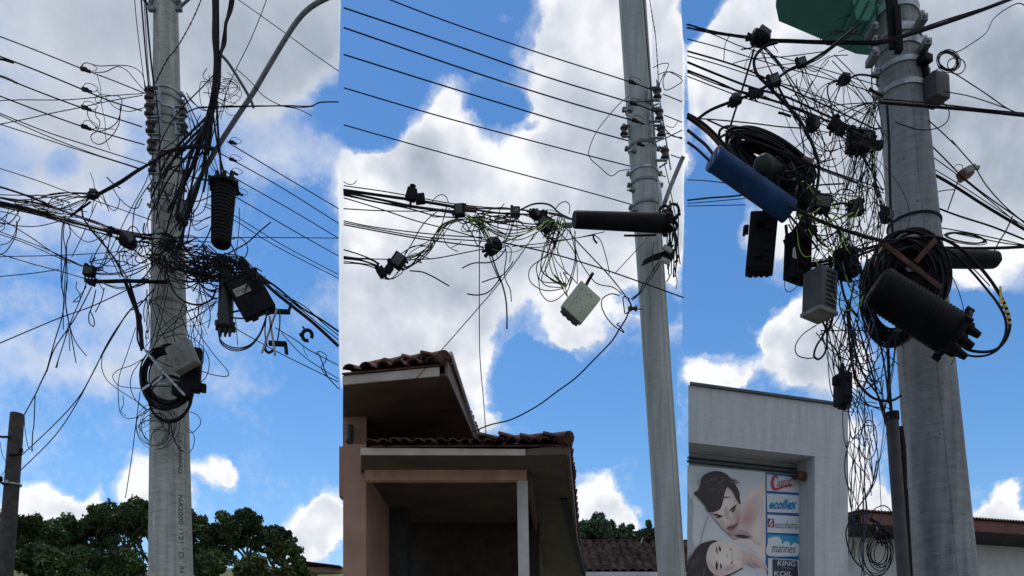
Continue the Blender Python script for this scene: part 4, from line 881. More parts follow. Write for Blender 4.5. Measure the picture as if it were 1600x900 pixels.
mb = MB(); mb.box(c - ax_[2] * pxm(34, 7) - ax_[0] * .02, *ax_, .05, .05, .03, .008); mb.box(c - ax_[2] * pxm(26, 7) + ax_[0] * .10, *ax_, .03, .03, .035, .01); mb.tube([c - ax_[2] * .2, c - ax_[2] * .27 + ax_[0] * .01], .018, 8); mb.tube([c - ax_[2] * .2 - ax_[0] * .05, c - ax_[2] * .28 - ax_[0] * .05], .014, 8); mb.build('cable_glands', M['plastic'], t)
mb = MB(); mb.box(W(286, 610, 7.05), *axes(12), pxm(15, 7), .05, pxm(11, 7), .02); mb.build('side_body', M['plastic'], t)
# beige box in the middle
t = thing('beige_junction_box', 'weathered pale beige junction box dangling tilted left of the middle pole', 'junction box', tuple(W(908, 480, 6.9)))
ax_ = axes(38, 12, 12); c = W(907, 474, 6.9); mb = MB(); mb.box(c, *ax_, pxm(20.5, 6.9), .05, pxm(24, 6.9), .010); mb.build('body', M['beige'], t)
mb = MB(); mb.box(c - ax_[2] * pxm(26.5, 6.9), *ax_, pxm(17, 6.9), .036, .014, .004); 
for a in (-.05, .0, .05): mb.tube([c - ax_[2] * .13 + ax_[0] * a, c - ax_[2] * .165 + ax_[0] * a], .018, 8)
mb.build('cable_entries', M['grey2'], t)
mb = MB()
for (x, z) in ((-.06, .08), (-.03, .09), (0, .07), (.04, .085), (-.05, -.0), (-.02, .01), (.03, -.03), (-.06, -.02), (.05, -.07), (-.03, -.03), (-.07, .06), (.02, .09)): mb.box(c - ax_[1] * .0505 + ax_[0] * x + ax_[2] * z, *ax_, .004, .0012, .005)
mb.build('scuff_marks', M['letter'], t)
mb = MB(); q = c + ax_[2] * pxm(24, 6.9) - ax_[0] * pxm(10, 6.9); mb.tube([q, q + ax_[2] * .05 - ax_[0] * .01, q + ax_[2] * .12 - ax_[0] * .02], .014, 8); mb.build('cable_gland', M['rubber'], t)
# black latch box at right
def latchbox(px, py, Y, hw, hh, roll, yaw, label, m, pitch=0):
    t = thing('terminal_box', label, 'terminal box', tuple(W(px, py, Y))); A = axes(roll, yaw, pitch); c = W(px, py, Y)
    a, h_ = pxm(hw, Y), pxm(hh, Y); mb = MB(); mb.box(c, *A, a, .04, h_, .008); mb.build('body', m, t)
    mb = MB(); mb.box(c - A[1] * .042, *A, a * .86, .008, h_ * .93, .006)
    for k in range(5): mb.box(c - A[1] * .051 + A[0] * a * .4 + A[2] * h_ * (.75 - .35 * k), *A, a * .32, .005, h_ * .10, .003)
    mb.build('lid', m, t)
    for k in (.55, -.55):
        mb = MB(); mb.box(c - A[1] * .058 - A[0] * a * .25 + A[2] * h_ * k, *A, a * .30, .012, h_ * .09, .004); mb.build('latch', m, t)
    mb = MB(); mb.box(c - A[0] * (a + .014) + A[2] * h_ * .5, *A, .012, .012, .022, .003); mb.tube([c - A[0] * (a + .024) + A[2] * h_ * .62, c - A[0] * (a + .024) + A[2] * h_ * .3], .008, 6); mb.build('padlock', M['plastic'], t)
    mb = MB()
    for k in (-.6, -.2, .2, .6): mb.tube([c + A[0] * a * k - A[2] * h_, c + A[0] * a * k - A[2] * (h_ + .018)], .010, 8)
    mb.tube([c + A[2] * (h_ - .01), c + A[2] * (h_ + .05)], .012, 8); mb.build('cable_glands', m, t)
    return t
latchbox(1190, 381, 4.42, 21, 46, 5, -14, 'upright black box with latches hanging below the blue tube closure', M['plastic'])
latchbox(1246, 403, 4.4, 18, 36, 3, 28, 'black box with a small white sticker, second hanging box left of the right pole', M['plastic'])
mb = MB(); mb.prism([W(1238, 402, 4.2), W(1245, 405, 4.2), W(1242, 386, 4.2), W(1239, 388, 4.2)], (0, -.002, 0)); mb.build('sticker', M['white'], bpy.data.objects['terminal_box.002'])
t = thing('slotted_box', 'grey slotted equipment box hanging in the tangle left of the cable coil', 'equipment box', tuple(W(1280, 460, 4.25)))
A = axes(3, 30, 0); c = W(1281, 458, 4.3); mb = MB(); mb.box(c, *A, pxm(19, 4.3), .06, pxm(33, 4.3), .008); mb.build('body', M['grey2'], t)
mb = MB(); mb.box(c - A[2] * pxm(34, 4.3), *A, pxm(21, 4.3), .064, .010, .003); mb.build('base_plate', M['grey'], t)
mb = MB()
for k in range(8): mb.box(c - A[1] * .061 + A[0] * .01 + A[2] * (.085 - .024 * k), *A, .034, .002, .0035)
mb.build('slots', M['plastic'], t)
latchbox(1316, 609, 4.3, 8.5, 25, 0, 15, 'small narrow black box hanging low left of the right pole over the shop roof', M['plastic'])
latchbox(1322, 412, 4.35, 13, 22, -6, 30, 'small dark box buried in the tangle beside the grey slotted box', M['plastic'])
# box behind the right pole's top right
t = thing('meter_housing', 'grey equipment housing with a curved top bolted to the right side of the right pole', 'equipment box', tuple(W(1460, 140, 4.9)))
c = W(1460, 141, 4.88); A = axes(-4, 25, 0); mb = MB(); mb.box(c, *A, pxm(16, 4.9), .06, pxm(19, 4.9), .014); mb.build('body', M['grey2'], t)
mb = MB(); mb.tube(catmull([W(1448, 120, 4.88), W(1446, 105, 4.88), W(1444, 92, 4.9), W(1441, 75, 4.9)], 5), pxm(5, 4.9), 8); mb.box(W(1445, 93, 4.86), *A, .035, .03, .022, .006); mb.build('conduit', M['plastic'], t)
GBK = 'bolt plates of the pole bands'
for (px, py, lab) in ((1361, 50, 'bolt plate at the upper left of the right pole beside the turquoise tank'), (1363, 92, 'bolt plate at the left of the right pole under the turquoise tank'), (1438, 36, 'bolt plate at the upper right of the right pole under the thick cable'), (1444, 74, 'bolt plate at the right of the right pole above the curved conduit')):
    t = thing('bolt_plate', lab, 'bracket', tuple(W(px, py, 4.85)), GBK); c = W(px, py, 4.85); mb = MB(); mb.box(c, X3, Y3, Z3, .022, .05, .02, .003); mb.build('plate', M['steel'], t)
    mb = MB(); mb.lathe(c + Vector((0, -.066, 0)), Y3, [(0, .009), (.016, .009), (.017, .013), (.024, .013)], 6); mb.build('bolt', M['galv'], t)
t = thing('pole_bracket', 'dark bracket plate running up the face of the right pole at the top', 'bracket', tuple(W(1396, 40, 4.7)))
mb = MB(); p0, p1 = W(1389, -60, 4.62), W(1398, 76, 4.66); d_ = (p1 - p0).normalized(); xx = (X3 - d_ * X3.dot(d_)).normalized(); mb.box((p0 + p1) / 2, xx, d_.cross(xx), d_, pxm(8, 4.65), .014, (p1 - p0).length / 2, .003); mb.build('plate', M['plastic'], t)
mb = MB(); mb.box(W(1402, 47, 4.64), xx, d_.cross(xx), d_, pxm(5, 4.65), .02, pxm(33, 4.65), .003); mb.build('side_rib', M['plastic'], t)
# pole 1 top bracket, lamp arm
t = thing('cross_bracket', 'V shaped steel bracket clamped round the very top of the left pole', 'bracket', tuple(W(259, 8, 7.3)))
for (a, b_) in (((279, 13), (318, -22)), ((237, 13), (205, -22))):
    mb = MB(); mb.tube([W(a[0], a[1], 7.4), W(b_[0], b_[1], 7.3)], .013, 6); mb.box(W(a[0], a[1] + 1, 7.4), X3, Y3, Z3, .03, .02, .018, .004); mb.build('arm', M['steel'], t)
t = thing('street_lamp_arm', 'curved grey street lamp arm rising right from the left pole', 'lamp arm', tuple(W(285, 330, 7.3)))
mb = MB(); mb.tube(path3([(283,335),(300,302),(325,256),(345,222),(370,183),(395,146),(415,112),(440,70),(462,36),(482,14),(508,-2),(540,-14)], (7.35, 6.6), 6), .021, 10); mb.build('tube_arm', M['steel'], t)
mb = MB(); mb.box(W(284, 328, 7.36), *axes(25), .03, .03, .08, .006); mb.build('mounting', M['steel'], t)
t = thing('street_lamp_arm', 'straight grey lamp arm rising from the right side of the middle pole', 'lamp arm', tuple(W(1038, 325, 7.9)))
mb = MB(); mb.tube(path3([(1037,322),(1041,310),(1050,286),(1063,255),(1068,244)], (7.8, 7.7), 4), .021, 10); mb.build('tube_arm', M['steel'], t)
mb = MB(); mb.box(W(1031, 306, 7.78), *axes(-6), .016, .02, .125, .003); mb.build('mounting', M['galv'], t)
for (px, py, lab) in ((984, 172, 'band bolt at the left edge of the middle pole, upper'), (990, 236, 'band bolt at the left edge of the middle pole, middle'), (988, 297, 'greenish band bolt at the left edge of the middle pole, lower'), (992, 329, 'band bolt at the left edge of the middle pole above the tube closure')):
    t = thing('band_bolt', lab, 'bolt', tuple(W(px, py, 7.75)), 'band bolts of the middle pole'); c = W(px, py, 7.72); mb = MB(); mb.box(c, *axes(10, 20), .026, .02, .012, .002); mb.box(c + Vector((.015, 0, .02)), *axes(-20), .01, .016, .022, .002); mb.build('ears', M['steel'], t)
    mb = MB(); mb.lathe(c - X3 * .05, X3, [(0, .008), (.03, .008), (.032, .014), (.05, .014)], 6); mb.build('bolt', M['galv'], t)
t = thing('insulator_rod', 'long galvanised rod joining the spool insulators of the middle pole', 'rod', tuple(W(1035, 200, 7.85)), None)
mb = MB(); mb.tube([W(1026, 125, 7.84), W(1048, 265, 7.84)], .008, 8); mb.build('rod', M['galv'], t)
mb = MB(); mb.tube([W(1019, 166, 7.82), W(1029, 162, 7.82)], .009, 6); mb.tube([W(1024, 222, 7.82), W(1037, 216, 7.82)], .009, 6); mb.tube([W(1030, 262, 7.82), W(1042, 254, 7.82)], .009, 6); mb.build('stays', M['steel'], t)
t = thing('reel_insulator', 'small white and black reel insulator on the left edge of the middle pole', 'insulator', tuple(W(990, 482, 7.7)))
mb = MB(); mb.lathe(W(983, 482, 7.7), X3, [(0, .02), (.005, .027), (.02, .027), (.026, .016), (.05, .016), (.056, .027), (.068, .027), (.075, .02)], 14); mb.build('spool', M['brownc'], t)
mb = MB(); mb.lathe(W(981, 482, 7.7), X3, [(0, .018), (.014, .020)], 12); mb.build('face', M['white'], t)
mb = MB(); mb.tube([W(984, 482, 7.7), W(1004, 483, 7.8)], .007, 6); mb.build('bolt', M['steel'], t)
# ring, clip, straps near the left pole
t = thing('cable_ring', 'small open black ring hanging from the lower cable right of the left pole', 'ring', tuple(W(480, 524, 7.2)))
mb = MB(); cc = W(480, 524, 7.2); mb.tube([cc + Vector((math.cos(R(a)) * .042, 0, math.sin(R(a)) * .046)) for a in range(-30, 300, 15)], .016, 8); mb.build('ring', M['plastic'], t)
mb = MB(); mb.tube([W(476, 515, 7.2), W(473, 510, 7.2)], .007, 6); mb.box(W(470, 523, 7.2), X3, Y3, Z3, .012, .012, .012, .003); mb.build('hook', M['plastic'], t)
t = thing('cable_bracket', 'black angle bracket hanging below the terminal box with crossed pale straps', 'bracket', tuple(W(432, 540, 7)))
mb = MB(); mb.box(W(434, 537, 7), *axes(3), pxm(14, 7), .02, .018, .004); mb.box(W(447, 545, 7), *axes(-6), .012, .02, .045, .004); mb.tube(path3([(415,535),(414,545),(420,551),(427,547)], 7, 4), .012, 6); mb.build('body', M['plastic'], t)
for (lab, a, b_) in (('strap', (433, 482), (409, 552)), ('strap', (421, 494), (430, 556))):
    mb = MB(); p0, p1 = W(*a, 6.93), W(*b_, 6.93); d_ = (p1 - p0).normalized(); mb.box((p0 + p1) / 2, d_.cross(Y3), Y3, d_, .009, .003, (p1 - p0).length / 2); mb.build('pale_strap', M['white'], t)
t = thing('suspension_clamp', 'short black bar clamp on the cable bundle right of the terminal box', 'clamp', tuple(W(440, 487, 7)))
mb = MB(); mb.box(W(438, 487, 7), *axes(2), pxm(15, 7), .02, .016, .004); mb.build('bar', M['plastic'], t); mb = MB(); mb.tube([W(455, 474, 7), W(452, 484, 7)], .013, 6); mb.build('hook', M['plastic'], t)
t = thing('dark_cross_bar', 'dark straight bar lying across the left pole with cables tied along it', 'bar', tuple(W(200, 438, 7)))
mb = MB(); mb.tube(path3([(132,438),(160,440),(200,439),(262,441)], (7.0, 7.1), 4), .017, 8); mb.build('bar', M['plastic'], t); 
for px in (150, 196, 226): mb = MB(); mb.lathe(W(px, 439, 7.03) - X3 * .01, X3, [(0, .022), (.02, .022)], 8); mb.build('cable_tie', M['rubber'], t)
mb = MB(); mb.box(W(143, 442, 7), *axes(20), .03, .02, .02, .004); mb.build('end_clip', M['rubber'], t)
mb = MB()
t = thing('red_brown_tag', 'small red brown strip stuck in the tangle at the left pole', 'tag', tuple(W(277, 396, 7)))
mb.box(W(272, 420, 6.98), *axes(-35), .05, .01, .018, .003); mb.build('strip', M['copper'], t); mb = MB(); mb.tube([W(276, 417, 6.98), W(282, 410, 6.98)], .004, 5); mb.build('tie', M['rubber'], t)
t = thing('tape_strip', 'red brown strip wrapping the bundle beside the upright splitter box', 'tag', tuple(W(735, 327, 6.7)))
mb = MB(); mb.box(W(735, 327, 6.7), *axes(4), pxm(10, 6.7), .016, .018, .004); mb.build('strip', M['copper'], t)
t = thing('tape_strip', 'red brown strip on the thin wires left of the right pole', 'tag', tuple(W(1262, 250, 4.2)))
mb = MB(); mb.box(W(1262, 252, 4.2), *axes(20), pxm(9, 4.2), .012, .014, .003); mb.build('strip', M['copper'], t)
t = thing('terminal_tag', 'small pale tag at the left end of the long tube closure', 'tag', tuple(W(886, 352, 7.2)))
mb = MB(); mb.box(W(886, 352, 7.15), X3, Y3, Z3, pxm(8, 7.2), .01, .02, .003); mb.build('plate', M['grey'], t)
# black tape flag with white bits on the middle pole
t = thing('tape_knot', 'frayed black tape and white scraps tied on the front of the middle pole', 'tape', tuple(W(1025, 405, 7.6)))
mb = MB(); mb.prism([W(1002, 416, 7.55), W(1006, 406, 7.55), W(1022, 397, 7.6), (W(1040, 392, 7.6)), W(1034, 404, 7.6), W(1018, 408, 7.58)], (0, .01, 0)); mb.box(W(1044, 398, 7.62), *axes(12), .05, .03, .05, .01); mb.build('black_tape', M['plastic'], t)
for (a, b_, r_) in ((1043, 389, 30), (1040, 408, 25)):
    mb = MB(); mb.box(W(a, b_, 7.55), *axes(r_), .045, .012, .022, .006); mb.build('white_scrap', M['white'], t)
t = thing('red_junction_box', 'small red and white junction box hung on the cables right of the right pole', 'junction box', tuple(W(1510, 270, 5.2)))
mb = MB(); mb.box(W(1508, 272, 5.2), *axes(-28), .04, .03, .03, .008); mb.build('body', M['red'], t); mb = MB(); mb.box(W(1514, 267, 5.18), *axes(-28), .035, .031, .016, .005); mb.lathe(W(1522, 262, 5.2), X3, [(0, .014), (.03, .014)], 8); mb.build('lid', M['white'], t)
# mast ladder like conduit beside right pole
t = thing('riser_conduit', 'dark grey riser pipe standing against the left side of the right pole', 'pipe', (W(1412, 900, 4.75).x + .1, 4.75, 0))
p0 = W(1393, 646, 4.75); p1 = W(1412, 900, 4.75); d_ = (p1 - p0).normalized(); pe = p0 + d_ * ((0.0 - p0.z) / d_.z)
mb = MB(); mb.tube([p0, pe], pxm(9.5, 4.75), 16); mb.build('pipe', M['grey2'], t); mb = MB(); mb.lathe(p0 + d_ * -.01, d_, [(0, pxm(7, 4.75)), (.005, pxm(11, 4.75)), (.05, pxm(11, 4.75))], 14); mb.build('pipe_cap', M['plastic'], t)
mb = MB(); q0, q1 = W(1403, 668, 4.85), W(1412, 800, 4.85); mb.tube([q0, W(1406, 700, 4.85), W(1409, 740, 4.85), q1], [.03, .035, .03, .02], 8); q2 = W(1418, 900, 4.85); mb.tube([W(1410, 765, 4.85), q2, q2 + (q2 - q1) * 1.5], pxm(8, 4.85), 10); mb.build('side_sleeve', M['plastic'], t)
mb = MB(); 
t = thing('riser_cable', 'thick straight black cable dropping from the coil into the riser pipe', 'cable', tuple(W(1390, 600, 4.7)))
mb.tube(path3([(1386,520),(1388,560),(1390,610),(1393,650)], 4.74, 5), pxm(2.6, 4.7), 8); mb.build('cable_run', M['rubber'], t)
# ================================================================ TURQUOISE TANK
t = thing('transformer_tank', 'turquoise enamel transformer tank seen from below at the top of the right pole', 'transformer', tuple(W(1300, 40, 5.0)))
zb = CZ + (HZ - 40) * 5.0 / F
def wz(px, py, z): Yq = (z - CZ) * F / (HZ - py); return W(px, py, Yq)
hexp = [wz(1212, 10, zb), wz(1217, 33, zb), wz(1337, 84, zb), wz(1372, 88, zb), wz(1372, -60, zb), wz(1228, -60, zb)]
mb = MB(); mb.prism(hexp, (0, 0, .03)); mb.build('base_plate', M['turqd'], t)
cen = sum(hexp, Vector()) / 6; inn = [p + (cen - p) * .045 + Vector((0, 0, .03)) for p in hexp]
mb = MB(); mb.prism(inn, (0, 0, .9)); 
mb.build('tank', M['turq'], t)
mb = MB(); mb.prism([wz(1338, 30, zb - .012), wz(1368, 34, zb - .012), wz(1368, -10, zb - .012), wz(1330, -10, zb - .012)], (0, 0, .010)); mb.build('tank_side_patch', M['turq'], t)  # turquoise plate added on the underside to stand for the tank's side
mb = MB(); q = wz(1345, 20, zb); 
for k in range(3): mb.box(wz(1330 + 14 * k, 22 + 6 * k, zb - .012), X3, Y3, Z3, .006, .12, .008, .002)
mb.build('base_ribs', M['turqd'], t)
# ================================================================ COILS
def coil(name, label, cx, cy, rx, ry, Y, n, spread, w, m, seed, cat='cable coil', tilt=0, a0=0, a1=360, dep=.04):
    rnd = random.Random(seed); t = thing(name, label, cat, tuple(W(cx, cy, Y)))
    mb = MB()
    for i in range(n):
        ox, oy = rnd.uniform(-spread, spread) * .5, rnd.uniform(-spread, spread) * .5; f = 1 + rnd.uniform(-spread, spread) / max(rx, ry); ph = rnd.uniform(0, 6.28); dy = rnd.uniform(-dep, dep)
        P = []; full = (a1 - a0) >= 360; N = 30
        for k in range(N + (0 if full else 1)):
            a = R(a0 + (a1 - a0) * k / N); wob = 1 + .03 * math.sin(3 * a + ph); x = math.cos(a) * rx * f * wob; y = math.sin(a) * ry * f * wob
            x, y = x * math.cos(R(tilt)) - y * math.sin(R(tilt)), x * math.sin(R(tilt)) + y * math.cos(R(tilt))
            P.append(W(cx + ox + x, cy + oy + y, Y + dy + .02 * math.sin(a * 2 + ph)))
        mb.tube(catmull(P, 2, full) + ([] if not full else [P[0]]), pxm(w / 2, Y), 6, cap=not full)
    mb.build('loops', m, t); return t
c1 = coil('cable_coil', 'thick black cable coil strapped to the front of the left pole', 262, 590, 37, 44, 7.12, 22, 6, 2.6, M['rubber'], 1)
for (a, b_) in (((226, 546), (252, 578)), ((254, 580), (289, 618)), ((220, 610), (234, 601)), ((238, 602), (254, 588))):
    mb = MB(); p0, p1 = W(*a, 7.0), W(*b_, 7.0); d_ = (p1 - p0).normalized(); mb.box((p0 + p1) / 2, d_.cross(Y3), Y3, d_, .010, .003, (p1 - p0).length / 2, .002); mb.build('metal_strap', M['galv'], c1)
coil('cable_coil', 'thinner black cable coil hanging low round the left pole', 264, 622, 34, 36, 7.1, 4, 3, 2.4, M['rubber'], 2)
coil('wire_coil', 'loose blue black wire loops low on the left edge of the left pole', 246, 668, 24, 26, 7.15, 6, 9, 1.0, M['bluewire'], 3)
c3 = coil('cable_coil', 'big round black cable coil held by rusty crossed bars on the right pole', 1423, 432, 45, 53, 4.52, 40, 15, 4.0, M['rubber'], 4, dep=.05)
for (a, b_) in (((1374, 376), (1470, 450)), ((1462, 374), (1430, 410))):
    mb = MB(); p0, p1 = W(*a, 4.44), W(*b_, 4.44); d_ = (p1 - p0).normalized(); mb.box((p0 + p1) / 2, d_.cross(Y3), Y3, d_, .014, .005, (p1 - p0).length / 2, .002); mb.build('rusty_bar', M['rust'], c3)
mb = MB(); mb.lathe(W(1424, 430, 4.60), Y3, [(0, pxm(36, 4.6)), (.03, pxm(37, 4.6))], 30); mb.build('back_disc', M['grey2'], c3)
mb = MB(); mb.box(W(1424, 421, 4.56), *axes(-4), .03, .005, .014, .003); mb.box(W(1440, 420, 4.56), *axes(-4), .012, .005, .01, .003); mb.build('holder_plate', M['galv'], c3)
coil('cable_coil', 'black cable coil behind the finned closure at the left edge of the right pole', 1392, 470, 38, 60, 4.6, 22, 11, 3.8, M['rubber'], 5, tilt=-8)
coil('cable_coil', 'flattened black cable coil hanging tilted behind the blue tube closure', 1200, 250, 58, 22, 4.5, 44, 20, 4.2, M['rubber'], 6, tilt=30, dep=.09)
coil('wire_coil', 'small black coil of thin wire with stray loops right of the right pole top', 1482, 96, 15, 13, 5.0, 9, 4, 1.3, M['rubber'], 7, tilt=35)
coil('wire_coil', 'large stray loop of thin wire around the small coil right of the right pole', 1496, 100, 18, 16, 5.0, 2, 6, .9, M['rubber'], 8, tilt=20)
coil('cable_coil', 'tangled wire coil hanging under the low roof left of the right pole', 1374, 862, 20, 30, 4.9, 9, 12, 1.5, M['rubber'], 9)
coil('cable_bundle', 'flattened dark coil tied along the cables just right of the right pole', 1508, 372, 32, 7, 5.0, 9, 3, 1.4, M['rubber'], 10, tilt=9)
coil('cable_coil', 'wide black cable loops round the lower left of the finned closure', 1402, 452, 52, 76, 4.56, 6, 5, 2.8, M['rubber'], 12, a0=85, a1=215)
# ================================================================ WIRES AND CABLES
RW = random.Random(77)
def wire(pts, w=1.6, Y=7.1, label=None, group=None, m='rubber', cat=None, flat=None, jit=0.0, k=5, twist=0, name=None):
    P = path3(pts, Y, k, jit, RW, flat); yr = Y if not isinstance(Y, tuple) else (Y[0] + Y[1]) / 2
    mb = MB(); r = pxm(w / 2, yr) * 1.12
    if twist:
        for s_ in (0, math.pi):
            Q = []; d = 0
            for i, p in enumerate(P):
                if i: d += (p - P[i - 1]).length
                a = d * twist + s_; Q.append(p + Vector((math.cos(a) * r * .7, math.sin(a) * r * .7, math.sin(a) * r * .6)))
            mb.tube(Q, r * .62, 5)
    else: mb.tube(P, r, 5 if w < 2.2 else 7)
    thick = w >= 2.6
    over = (not thick) and group is not None and ('lines' in group.split()[:3])
    nm = 'overhead_line' if over else ('cable' if thick else 'wire')
    o = mb.build(name or nm, M[m])
    return tag(o, label, cat or nm.replace('_', ' '), group)
def wires(lst, group=None, **kw):
    for e in lst:
        lab, w, pts = e[0], e[1], e[2]; d = dict(kw); d.update(e[3] if len(e) > 3 else {}); wire(pts, w, label=lab, group=group, **d)
# ---------------- LEFT PICTURE
G = 'feeder cables dropping to the left pole'
wires([('thin outermost wire dropping to the top left insulator of the left pole', 1.2, [(209,-20),(213,30),(219,80),(225,125),(227,146)]),
 ('thick wire dropping left of the left pole, second from its left', 2.2, [(219,-20),(224,40),(229,100),(233,142)]),
 ('thin wire between the two thick drops left of the left pole', 1.2, [(224,-20),(228,50),(232,110),(236,142)]),
 ('thick wire dropping nearest the left edge of the left pole', 2.6, [(226,-20),(231,40),(236,95),(241,135)]),
 ('thick wire continuing down along the left edge of the left pole', 1.7, [(241,132),(245,160),(249,200),(250,240),(248,300),(244,350)], dict(Y=7.22)),
 ('thin wire along the left insulators of the left pole', 1.3, [(233,150),(234,190),(238,240),(241,300),(240,360),(236,420)], dict(Y=7.2))], G, Y=(7.1, 7.25))
G = 'thin lines coming in from the left to the left pole'
L1 = [(1.5,[(-20,50),(0,57),(60,80),(125,106),(180,127),(227,146)],222),(1.9,[(-20,80),(0,88),(60,111),(125,138),(170,157),(222,173)],0),(1.9,[(-20,111),(0,119),(60,143),(130,169),(175,183),(222,198)],0),(1.9,[(-20,142),(0,150),(60,173),(130,198),(180,213),(226,226)],0),(1.6,[(-20,169),(0,177),(70,205),(140,228),(190,244),(232,257)],0),(1.5,[(-20,173),(0,180),(70,211),(140,238),(190,254),(218,263)],0),(1.5,[(-20,187),(0,194),(50,210),(110,230),(190,255),(217,264)],0)]
for i, (w, p, _) in enumerate(L1): wire(p, w, Y=7.2, flat=200, label='%s of the seven thin lines rising leftward from the left pole' % ordn(i), group=G, k=4)
wire([(-10,90),(8,94),(21,98)], 3, 7.0, 'thicker sleeve at the far left of the second line', m='rubber'); wire([(-10,116),(10,122),(27,130)], 3, 7.0, 'thicker sleeve at the far left of the third line')
wire([(-15,158),(30,156),(100,156),(150,152),(180,149),(224,146)], 1.9, 7.0, 'twisted pair running level across the thin lines left of the left pole', twist=60)
wire([(-15,197),(40,186),(80,177),(125,168),(170,158),(222,149)], 1.9, 7.0, 'twisted pair slanting up to the top insulator of the left pole', twist=60)
G = 'jumper wires by the clamps left of the left pole'
wires([('jumper arching from the topmost clamp over to the left pole', 1.2, [(127,103),(135,98),(155,103),(180,102),(205,104),(222,116),(228,140)]),
 ('jumper dipping from the topmost clamp then down to the left pole', 1.2, [(148,113),(165,112),(183,104),(198,110),(210,124),(225,141)]),
 ('thin wire hanging from the topmost clamp past the lower clamps', .9, [(152,118),(157,138),(159,165),(164,190),(165,215),(172,235)]),
 ('small looped tail at the second clamp', 1.1, [(150,140),(158,150),(157,158),(151,160),(149,153),(157,148),(180,150)]),
 ('big drooping loop right of the lower clamps', 1.3, [(182,149),(190,155),(189,172),(182,192),(165,203),(150,206),(142,213),(146,222),(158,225),(175,212),(186,192),(188,165)]),
 ('thin wire sagging between second clamp and the pole', 1.1, [(165,152),(180,168),(200,174),(215,171),(226,168)]),
 ('wire linking the third clamp to the fourth clamp', 1.2, [(137,170),(137,180),(144,192),(152,200)]),
 ('curled wire right of the third clamp', 1.2, [(149,170),(150,182),(156,190),(153,203),(149,198)]),
 ('short tail beside the fourth clamp', 1.0, [(152,200),(165,201),(180,202)])], G, Y=6.95)
G = 'cables of the main bundle left of the left pole'
wires([('upper cable of the main bundle left of the left pole', 2.8, [(-15,288),(0,292),(40,305),(100,330),(150,347),(190,363),(237,367)]),
 ('second cable of the main bundle left of the left pole', 2.8, [(-15,307),(0,309),(60,318),(110,333),(170,355),(237,369)]),
 ('thick cable in the heart of the main bundle', 4.0, [(-15,313),(0,316),(50,327),(100,341),(160,358),(238,374)]),
 ('lower thick cable of the main bundle', 3.6, [(-15,317),(0,320),(50,331),(110,346),(165,361),(200,368)]),
 ('thin cable on the underside of the main bundle', 2.0, [(0,323),(60,336),(110,351),(160,365),(195,374),(238,380)]),
 ('thin cable riding on top of the main bundle', 1.6, [(-15,305),(30,316),(90,327),(140,346),(200,364),(238,372)])], G, Y=(6.8, 7.2), m='rubber')
G = 'cables of the branch rising to the right of the small splice'
for i, (dy, w) in enumerate(((0, 2.4), (2.5, 2.0), (-2, 1.6))):
    wire([(150,305+dy),(165,297+dy),(190,283+dy*1.2),(212,268+dy),(238,253+dy*.5),(265,236+dy),(300,229+dy),(335,232+dy)], w, (7.0, 6.9), '%s strand of the branch from the small splice across the left pole' % ('middle', 'lower', 'upper')[i], G)
G = 'thin strands fanning left from the small splice'
wires([('strand fanning left from the small splice, highest', 1.4, [(140,302),(110,301),(75,305),(35,305),(-10,304)]),
 ('strand fanning left from the small splice, second', 1.4, [(140,304),(105,301),(80,303),(60,310),(35,317),(-10,307)]),
 ('strand fanning left from the small splice, third', 1.3, [(139,307),(110,308),(85,315),(60,322),(20,318)]),
 ('strand fanning left from the small splice, wavy one', 1.2, [(138,309),(118,308),(100,306),(83,310),(75,318)]),
 ('short crinkled strand under the small splice', 1.0, [(136,312),(124,314),(114,318),(103,322),(98,325)])], G, Y=6.95)
wires([('doubled cable from the small splice down to the main bundle', 3, [(142,315),(128,325),(110,338)]),
 ('thick wire falling from the main bundle to the dark bar', 2.4, [(128,323),(131,342),(148,365),(165,385),(182,410),(192,432)]),
 ('second wire falling from the main bundle to the dark bar', 2.0, [(137,354),(158,378),(178,402),(200,436)]),
 ('third wire falling from the main bundle to the dark bar', 1.5, [(145,357),(160,376),(174,404),(188,434)]),
 ('curled wire between the branch and the left pole', 1.4, [(176,293),(185,308),(200,322),(214,325),(222,310)]),
 ('short crossed stick of cable on the branch', 2.0, [(167,277),(176,286),(188,294)]), ('hooked thin tail above the small splice', 1.0, [(148,295),(146,283),(141,270)]),
 ('thin tail drooping right of the small splice', 1.3, [(160,303),(166,318),(170,330)]), ('curl of wire right of the small splice', 1.2, [(152,302),(160,310),(168,321),(178,329),(185,322),(187,310)]),
 ('long thin diagonal wire down left from the small splice', 1.2, [(151,317),(140,342),(128,370),(112,402)]), ('long thin diagonal wire up from the dark bar to the left pole', 1.2, [(160,418),(182,372),(200,335),(225,290),(233,270)]),
 ('wire curving from the bundle up to the left pole edge', 1.5, [(207,365),(208,345),(212,322),(225,300),(240,280)]),
 ('thin line slanting down right to the left pole at mid height', 1.4, [(-10,260),(0,263),(55,281),(110,301),(153,315),(180,324),(240,345)])], None, Y=6.98)
G = 'thin lines low on the left running to the black end box'
wires([('upper of the thin lines low left running to the black end box', 1.7, [(-10,335),(0,340),(47,370),(92,400),(128,416)]), ('second of the thin lines low left to the black end box', 1.5, [(-10,358),(0,362),(60,384),(100,402),(130,416)]),
 ('third of the thin lines low left to the black end box', 1.4, [(-10,363),(0,366),(40,380),(90,402),(110,412)]), ('lowest of the thin lines low left, passing under the black end box', 1.5, [(-10,394),(0,397),(50,412),(95,424),(132,435)]),
 ('level thin line low left crossing the hanging strands', 1.2, [(-10,402),(0,401),(90,399),(150,396),(197,392)]), ('thin line at far left rising gently right', 1.3, [(-10,434),(0,432),(50,427),(92,421)])], G, Y=6.9)
